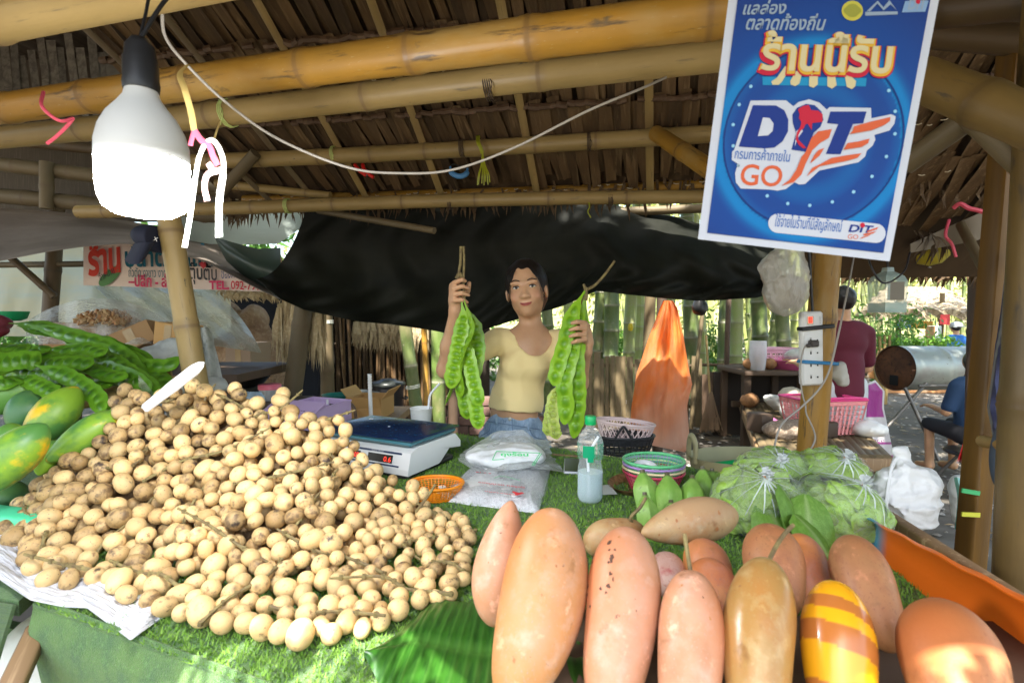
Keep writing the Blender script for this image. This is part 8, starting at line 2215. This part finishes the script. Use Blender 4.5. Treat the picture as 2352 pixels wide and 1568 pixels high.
# arms
elL,wrL,haL=Q(1024,848,1.86),Q(1046,712,1.77),Q(1052,672,1.755)
S.cap(shL,elL,.038,.031,k=.03);S.cap(elL,wrL+(elL-wrL)*.6,.031,.030,k=.02);S.cap(wrL+(elL-wrL)*.6,wrL,.030,.0195,k=.02)
elR,wrR,haR=Q(1330,880,1.86),Q(1345,806,1.75),Q(1346,768,1.765)
S.cap(shR,elR,.038,.031,k=.03);S.cap(elR,wrR,.031,.0195,k=.02)
def hand(S,wr,palm,axis,side,into,curl_r,lens,sgn,thumb):
 """closed hand round a stalk running along axis; side = direction the knuckles face"""
 axis,side,into=[Vector(v).normalized()for v in(axis,side,into)]
 S.cap(wr,palm,.0215,.026,k=.015,sq=(into,.62))
 S.cap(palm+axis*.022,palm-axis*.022,.022,.020,k=.012,sq=(into,.72))
 for i in range(4):
  o=palm+axis*(.030-.0195*i)+side*.010
  L=lens[i]
  p1=o+side*(.020)-into*.004*0+into*.010
  p2=p1+into*.026*L+side*.006
  p3=p2+into*.012*L-side*.016*L
  p4=p3-side*.014*L
  S.cap(o,p1,.0095,.0092,k=.006);S.cap(p1,p2,.0092,.0085,k=.002);S.cap(p2,p3,.0085,.0078,k=.002);S.cap(p3,p4,.0078,.0066,k=.001)
 t=[palm+Vector(v)for v in thumb]
 S.cap(t[0],t[1],.013,.0105,k=.008);S.cap(t[1],t[2],.0105,.009,k=.003);S.cap(t[2],t[3],.009,.0072,k=.002)
ex_=Vector((1,0,0));ez_=Vector((0,0,1))
# picture-left hand: back of the hand to the left, fingers wrap over the stems towards the right
def grip(S,wr,palm,f,lens,th):
 S.cap(wr,palm[0],.021,.021,k=.015);S.cap(palm[0],palm[1],.023,.020,k=.012)
 for i,(a,b,c,d)in enumerate(f):
  L=lens[i];S.cap(a,b,.0092,.0090,k=.008);S.cap(b,c,.0090,.0082,k=.0015);S.cap(c,d,.0082,.0064,k=.001)
 S.cap(th[0],th[1],.0125,.0105,k=.008);S.cap(th[1],th[2],.0100,.0082,k=.002)
pl=[Q(1046,690,1.765),Q(1044,660,1.765)]
fl=[]
for i in range(4):
 v=648+i*13.5
 fl.append((Q(1040,v+6,1.76),Q(1044-2*(i==1),v+1,1.735),Q(1062,v-6+i*2,1.722),Q(1077-(i==0)*8-(i==3)*4,v-2+i*2.5,1.735)))
grip(S,wrL,pl,fl,[1]*4,(Q(1054,685,1.775),Q(1074,668,1.785),Q(1078,650,1.775)))
pr_=[Q(1347,786,1.74),Q(1347,764,1.735)]
fr_=[]
for i in range(4):
 v=742+i*13
 fr_.append((Q(1350-i*1.5,v+6,1.73),Q(1343+(i==1)*2,v-1,1.695),Q(1326,v-3+i*1.5,1.672),Q(1309+(i==3)*5+(i==0)*4,v+0+i*2,1.680)))
grip(S,wrR,pr_,fr_,[1]*4,(Q(1342,790,1.76),Q(1326,775,1.785),Q(1322,758,1.79)))
lipc=hp(0,-.072,-.052)
ck=[hp(-.040,-.055,-.022),hp(.040,-.055,-.022)]
def kskin(V):
 L=(V-np.array(lipc))@np.array(Rh);L[:,2]-=9*L[:,0]**2
 lips=np.clip(1.25-np.sqrt((L[:,0]/.0245)**2+(L[:,2]/.0072)**2),0,.28)/.28*(np.abs(L[:,1])<.02)*.6
 b=0
 for c in ck:b=b+.34*np.exp(-((V-np.array(c))**2).sum(1)/.016**2)
 return np.clip(b,0,1)
body_g=S.g(2,k=kskin)
woman.part('body',body_g,M_skin)
# eyes, lids, brows
for s in(-1,1):
 e=hp(s*.030,-.0640,.011)
 g=G();g.egg(e+Rh@Vector((-.0125,0,0)),e+Rh@Vector((.0125,0,0)),lambda q:.0060*math.sin(math.pi*q)**.8,seg=16);ey=woman.part('eye',g,mat('eye_white',(.62,.58,.55),.25))
 g=G();q=e+Rh@Vector((.0008,-.0046,.0004));g.egg(q+Rh@Vector((0,.002,0)),q+Rh@Vector((0,-.0022,0)),lambda t:.0054*math.sin(math.pi*t)**.5,seg=16);woman.part('iris',g,mat('iris',(.018,.009,.006),.15),parent=ey)
 g=G();g.tube(bez([e+Rh@Vector((-.0145*1,.0,-.001)),e+Rh@Vector((-.006,-.0062,.0052)),e+Rh@Vector((.006,-.0062,.0052)),e+Rh@Vector((.0145,.001,-.0005))],6),[.0012]*4+[.0020]*11+[.0012]*4,seg=6);woman.part('upper_lid',g,mat('lash',(.02,.012,.010),.5),parent=ey)
 g=G();g.tube(bez([hp(s*.013,-.0755,.0315),hp(s*.025,-.0765,.0375),hp(s*.038,-.0695,.0375),hp(s*.050,-.0575,.0300)],6),[.0012]*2+[.0022]*8+[.0018]*6+[.0008]*3,seg=6,flat=.6,up=(0,-1,0));woman.part('eyebrow',g,mat('brow',(.035,.020,.014),.7))
for dz,r0,dy in((.0022,.0026,0),(-.0030,.0034,.0004)):
 g=G();b_=bez([hp(-.0250,-.0640,-.0450),hp(-.0130,-.0722,-.0500+dz),hp(0,-.0735-dy,-.0522+dz*1.15),hp(.0130,-.0722,-.0500+dz),hp(.0250,-.0640,-.0450)],6);g.tube(b_,r0*np.sin(np.linspace(.12,math.pi-.12,len(b_)))**.7,seg=8);woman.part('lip',g,mat('lip',(.42,.10,.075),.4))
g=G();g.tube(bez([hp(-.0275,-.0640,-.0435),hp(-.0130,-.0748,-.0500),hp(0,-.0765,-.0522),hp(.0130,-.0748,-.0500),hp(.0275,-.0640,-.0435)],6),[.0007]*4+[.0009]*17+[.0007]*4,seg=6);woman.part('mouth_line',g,mat('mouth_line',(.16,.03,.03),.5))
# hair: cap with a parting, pulled back, and a length behind the shoulder
H=SDF(hc-Vector((.13,.12,.30)),hc+Vector((.14,.19,.15)),.0036)
H.ell(hp(0,.032,.034),(.082,.094,.092),R=Rh,k=0);H.ell(hp(0,.07,-.01),(.072,.065,.085),R=Rh,k=.03)
H.cap(hp(.030,.08,-.01),hp(.030,.10,-.06),.030,.018,k=.03)
H.ell(hp(0,-.075,-.045),(.058,.058,.094),R=Rh,k=.012,op='s')
H.ell(hp(-.002,-.085,.012),(.060,.050,.062),R=Rh,k=.010,op='s')
H.noise(2,.0012,120)
woman.part('hair',H.g(1),M_hair)
g=G()
for i in range(26):
 r=random.Random(i);s=-1 if i<16 else 1;x=s*r.uniform(.045,.066)
 g.tube(bez([hp(x*.55,-.058+r.uniform(-.004,.004),.076),hp(x*.9,-.056,.050),hp(x*1.05,-.040,.010),hp(x*1.08,-.035,-.02-r.uniform(0,.03))],5),.0006,seg=4)
woman.part('loose_strands',g,M_hair,kind='stuff')
# top: a cropped yellow tee, scooped neck
T=SDF((-.30,1.70,.85),(.36,2.22,1.36),.0042)
gr=.007
T.ell(Q(1212,815,1.97),(.098+gr,.070+gr,.11),k=0);T.ell(Q(1192,880,1.97),(.084+gr,.066+gr,.12),k=.04)
T.cap(nk1+Vector((0,.01,-.03)),shL,.040,.044,k=.04);T.cap(nk1+Vector((0,.01,-.03)),shR,.040,.044,k=.04)
for u in(1178,1232):T.ell(Q(u,840,1.918),(.037+gr,.034+gr,.042),k=.035)
T.ell(Q(1184,930,1.955),(.104,.084,.085),k=.04)
T.cap(shL,shL+(elL-shL)*.52,.046,.044,k=.03);T.cap(shR,shR+(elR-shR)*.45,.046,.044,k=.03)
hemc=Q(1181,940,1.95);T.cut(hemc,(-.10,0,-1))
T.ell(Q(1230,772,1.90),(.072,.075,.072),k=.004,op='s')
T.ell(Q(1226,742,1.97),(.064,.09,.050),k=.004,op='s')
T.crease(5,.0030,20,4);T.noise(6,.0012,60)
M_tee=mat('yellow_tee',(.88,.70,.34),.8,bump=(500,.15,None,.0008),sheen=.2)
woman.part('crop_top',T.g(2),M_tee)
# jeans
J=SDF((-.32,1.70,-.0),(.36,2.22,.99),.0075)
J.ell(Q(1180,985,1.97),(.108,.080,.10),k=0);J.ell(Q(1176,1035,1.985),(.150,.100,.12),k=.05)
hx=Q(1176,1030).x
for s in(-1,1):
 J.cap((hx+s*.085,1.985,.76),(hx+s*.09,1.98,.45),.088,.065,k=.03);J.cap((hx+s*.09,1.98,.45),(hx+s*.095,1.99,.05),.065,.048,k=.02)
wc=Q(1180,950,1.95);J.cut(wc,(.10,0,1));J.crease(8,.004,24,4)
M_jean=mat('denim',(.27,.38,.52),.85,[(30,(.40,.51,.64),.45,.7),(160,(.14,.22,.34),.5,.7,(1,1,.25))],(350,.3,None,.001))
jeans=woman.part('jeans',J.g(2),M_jean)
def seam(pts,r,m,nm):
 g=G();g.tube(bez(pts,8),r,seg=6);return woman.part(nm,g,m,parent=jeans)
M_seam=mat('denim_seam',(.12,.19,.30),.85)
fy=lambda u,dd=0:1.862+abs(u-1180)**2*.0000135+dd
seam([Q(u,967+(u-1120)*.16,fy(u,-.004))for u in(1118,1140,1165,1190,1215,1240)],.0016,M_seam,'waistband_seam')
seam([Q(1176,962,fy(1176)),Q(1177,985,fy(1176,-.012)),Q(1178,1010,fy(1176,-.018))],.002,M_seam,'fly')
seam([Q(1128,972,fy(1128)),Q(1122,990,fy(1125,-.012)),Q(1105,1000,fy(1112,-.012))],.0018,M_seam,'pocket_seam')
seam([Q(1216,984,fy(1216)),Q(1226,1002,fy(1226,-.014)),Q(1252,1010,fy(1250,-.012))],.0018,M_seam,'pocket_seam')
for u,v in((1140,958),(1213,972)):
 g=G();g.box(Q(u,v+4,fy(u,-.010)),(.010,.006,.036),R=rotm(y=-.1),bevel=.002);woman.part('belt_loop',g,M_jean,parent=jeans)
g=G();g.lathe([(0,.003),(.006,.0025),(.0075,0)],14,origin=Q(1171,962,fy(1171,-.008)),R=rotm(x=math.pi/2));woman.part('button',g,mat('brass_button',(.5,.5,.45),.35,metal=.8),parent=jeans)
for s in(-1,1):
 g=G();g.egg((hx+s*.095,1.86,.03),(hx+s*.095,2.06,.035),lambda q:.045*math.sin(math.pi*q)**.4,seg=14,flat=.6);woman.part('sandal',g,M_black_pl)
 # pods she holds
def bunch(label,base,stems,pods_,m,tie=None,oldi=()):
 t=Thing('stink_bean_bunch',label,'bean pods',base)
 for pts,r0,r1 in stems:
  g=G();b_=bez([P(*p)for p in pts],6);g.tube(b_,np.linspace(r0,r1,len(b_)),seg=8);t.part('stem',g,M_stem)
 for i,(pts,w,nb,tw,tw0)in enumerate(pods_):
  d=np.mean([p[2]for p in pts]);g=G()
  pod(g,[P(*p)for p in pts],w*d/F,nb,tw=tw,tw0=tw0,seed=i*3+nb,face=(0,-1,.05),stalk=.12,bump=.26);t.part('pod',g,M_podold if i in oldi else m)
 return t
d=1.72
tb1=bunch('green stink bean pods in the seller\'s raised hand at the left',P(1062,700,d),[([(1059,566,1.74),(1058,600,1.74),(1054,632,1.74),(1058,690,1.74),(1066,712,1.73)],.0052,.0045),([(1065,566,1.74),(1066,600,1.74),(1065,640,1.74),(1066,680,1.74),(1074,705,1.73)],.0045,.0035),([(1050,640,1.74),(1056,628,1.74),(1062,640,1.74)],.009,.005)],[(((1060,690,1.72),(1064,730,1.71),(1056,780,1.70),(1046,830,1.69),(1034,892,1.69)),38,10,.10,.05),(((1066,690,1.715),(1078,730,1.70),(1082,762,1.69),(1062,810,1.69),(1052,850,1.70),(1058,912,1.70)),33,8,.9,-.1),(((1070,700,1.75),(1088,750,1.75),(1096,800,1.74),(1088,850,1.73),(1078,880,1.73)),38,8,.15,-.2),(((1064,700,1.76),(1058,800,1.76),(1050,860,1.76),(1035,900,1.75),(1020,935,1.74)),22,5,.9,.6),(((1062,760,1.72),(1076,820,1.70),(1086,870,1.69),(1096,910,1.68),(1102,932,1.68)),34,8,.15,-.12),(((1056,800,1.75),(1056,850,1.74),(1062,900,1.72),(1070,940,1.71),(1074,962,1.71)),31,7,.2,.1),(((1072,820,1.74),(1082,880,1.72),(1092,930,1.70),(1100,985,1.69)),34,9,.12,.0),(((1060,700,1.78),(1074,780,1.78),(1070,850,1.78),(1062,900,1.77)),30,8,.3,.2)],M_podl)
tb2=bunch('green stink bean pods on a forked twig in the hand at the right',P(1300,720,d),[([(1412,599,1.72),(1388,632,1.74),(1366,655,1.75),(1350,664,1.75)],.0042,.0055),([(1340,652,1.75),(1346,668,1.75),(1344,690,1.75)],.004,.009),([(1348,660,1.75),(1343,675,1.75),(1332,700,1.74)],.008,.004)],[(((1343,668,1.74),(1325,700,1.73),(1308,745,1.72),(1294,800,1.71),(1280,845,1.70),(1272,886,1.70)),38,7,.25,.15),(((1344,668,1.745),(1336,715,1.74),(1322,770,1.72),(1308,830,1.70),(1296,880,1.69),(1300,930,1.69),(1296,975,1.69)),38,9,.35,-.1),(((1346,670,1.75),(1340,740,1.74),(1326,800,1.71),(1326,850,1.70),(1328,920,1.70),(1318,1006,1.70)),36,11,.10,-.05),(((1288,880,1.72),(1276,900,1.71),(1268,935,1.70),(1262,970,1.70),(1258,1000,1.70)),30,7,.08,.1),(((1284,900,1.715),(1270,940,1.70),(1272,975,1.69),(1280,1008,1.69)),27,6,.1,.0),(((1340,680,1.77),(1318,730,1.76),(1316,790,1.76),(1322,850,1.75),(1316,900,1.75)),32,8,.6,.3),(((1345,668,1.76),(1330,695,1.76),(1316,715,1.76),(1312,760,1.75),(1320,800,1.75)),24,5,.8,.4)],M_podl,oldi=(3,4))
# ------------------------------------------------------------------ people in the distance
def person_back(name_label,u,vhead,d,hh,shirt,pants,pose='stand',turn=0.0,parts=True,group=None,hairlen=.0,fc=1):
 head=P(u,vhead,d);x=head.x;s=hh/1.6
 t=Thing('person',name_label,'person',(x,d,0))
 zt_=head.z+.11*s;z=lambda f:zt_-f*s if pose=='stand' else zt_-f*s
 S,Sh,Pn=[SDF((x-.55,d-.45,0),(x+.55,d+.68,zt_+.05),.013)for _ in range(3)]
 ny=d+(.0)
 S.ell((x,ny+fc*.03*s,z(.11)),(.075*s,.09*s,.105*s),k=0);S.cap((x,ny,z(.20)),(x,ny,z(.30)),.052*s,.055*s,k=.02)
 for q,g_ in((S,0),(Sh,.014)):
  q.ell((x,ny,z(.42)),((.17*s+g_),.11*s+g_,.16*s+g_),k=.04);q.ell((x,ny,z(.62)),(.145*s+g_,.10*s+g_,.16*s+g_),k=.05)
  q.cap((x-.12*s,ny,z(.34)),(x+.12*s,ny,z(.34)),.06*s+g_,.06*s+g_,k=.04)
 Sh.cap((x,ny,z(.6)),(x,ny,z(.80)),.14*s,.155*s,k=.04);Sh.cut((0,0,z(.86)),(0,0,-1));Sh.cut((0,0,z(.26)),(0,0,1))
 S.ell((x,ny,z(.82)),(.15*s,.11*s,.12*s),k=.05)
 for sgn in(-1,1):
  sh_=Vector((x+sgn*.18*s,ny,z(.36)));el=sh_+Vector((sgn*.05,fc*.05,-.27))*s;wr=el+Vector((-sgn*.05,fc*.24,.02))*s
  S.cap(sh_,el,.05*s,.04*s,k=.03);S.cap(el,wr,.04*s,.028*s,k=.02)
  S.ell(wr+Vector((0,fc*.05,0))*s,(.028*s,.055*s,.02*s),k=.015)
  for f in range(4):S.cap(wr+Vector(((f-1.5)*.014,fc*.09,0))*s,wr+Vector(((f-1.5)*.015,fc*.14,-.025))*s,.008,.007,k=.004)
  S.cap(wr+Vector((-sgn*.02,fc*.04,0))*s,wr+Vector((-sgn*.045,fc*.09,-.01))*s,.01,.008,k=.006)
  Sh.cap(sh_,sh_+(el-sh_)*.8,.064*s,.060*s,k=.03)
  if pose=='stand':
   hp_=Vector((x+sgn*.085*s,ny,z(.86)));kn=hp_+Vector((sgn*.01,-.01,-.36*s));an=Vector((kn.x,ny+.01,.06))
   S.cap(hp_,kn,.08*s,.05*s,k=.03);S.cap(kn,an,.05*s,.032,k=.02);S.cap(an,an+Vector((0,fc*.14,-.02)),.035,.03,k=.02)
   Pn.cap(hp_+Vector((0,0,.10)),kn,.105*s,.075*s,k=.03)
  else:
   hp_=Vector((x+sgn*.09*s,ny,z(.84)));kn=hp_+Vector((sgn*.03,fc*.38*s,.02));an=kn+Vector((0,-fc*.02,-(kn.z-.06)))
   S.cap(hp_,kn,.08*s,.05*s,k=.03);S.cap(kn,an,.048*s,.032,k=.02);S.cap(an,an+Vector((0,fc*.12,-.02)),.035,.03,k=.02)
   Pn.cap(hp_,kn,.10*s,.07*s,k=.03)
 Pn.ell((x,ny,z(.84)),(.165*s,.125*s,.13*s),k=.05)
 if pose=='stand':Pn.cut((0,0,z(1.22)),(0,0,-1))
 t.part('body',S.g(1),M_skin);t.part('trousers',Pn.g(1),pants);t.part('shirt',Sh.g(1),shirt)
 Hh=SDF((x-.2,d-.25,zt_-.5),(x+.2,d+.25,zt_+.06),.009)
 Hh.ell((x,ny+.005,z(.095)),(.086*s,.098*s,.10*s),k=0)
 if hairlen:Hh.cap((x,ny-fc*.01,z(.12)),(x,ny-fc*.015,z(.12+hairlen)),.088*s,.085*s,k=.02)
 Hh.ell((x,ny+fc*.12*s,z(.14)),(.07*s,.08*s,.10*s),k=.01,op='s');Hh.noise(1,.002,90)
 t.part('hair',Hh.g(1),M_hair)
 g=G()
 return t,z,x
M_mar=mat('maroon_shirt',(.10,.006,.022),.75,bump=(60,.3));M_shorts=mat('white_shorts',(.56,.60,.62),.8,[(6,(.46,.50,.52),.45,.65)],(20,.5,None,.01))
t,z,x=person_back('man in a sleeveless maroon shirt and white shorts seen from behind',1937,690,4.3,1.75,M_mar,M_shorts)
t,z,x=person_back('child with bobbed black hair and blue shirt sitting by the barrel',2240,830,4.1,1.28,mat('navy_shirt',(.018,.05,.12),.8,bump=(60,.3)),mat('dark_trousers',(.02,.02,.025),.8),pose='sit',hairlen=.10)
ch=Thing('stool','black topped metal stool under the child in blue','stool',(x,4.1,0))
zs_=z(.84)-.13
g=G();g.lathe([(0,.0),(.17,.0),(.18,.012),(.17,.03),(0,.035)],24,origin=(x-.02,4.08,zs_-.03),capb=False);ch.part('seat',g,M_black_pl)
for a in(0.5,2.2,3.8,5.4):
 g=G();g.tube([(x-.02+math.cos(a)*.06,4.08+math.sin(a)*.06,zs_-.03),(x-.02+math.cos(a)*.26,4.08+math.sin(a)*.20,.0)],.012,seg=6);ch.part('leg',g,mat('steel_tube',(0,0,0)))
t,z,x=person_back('man in a blue shirt and grey cap far away by the hut',2196,752,10.6,1.55,mat('blue_shirt',(.02,.13,.40),.8),mat('dark_trousers',(0,0,0)),pose='stand')
g=G();g.lathe([(.105,-.02),(.108,.02),(.09,.07),(.04,.10),(0,.105)],18,origin=(x,10.6,z(.085)),capb=False);g.box((x-.02,10.44,z(.085)),(.16,.12,.012));t.part('cap',g,mat('cap_grey',(.35,.38,.40),.7))
g=G();c=Vector((x+.02,10.72,z(.42)))
for i in range(8):
 a=i*math.pi/4;q=c+Vector((math.cos(a)*.07,.03,math.sin(a)*.07));w=Vector((-math.sin(a),0,math.cos(a)))*.012;g.add([c+w,c-w,q],[[0,1,2]])
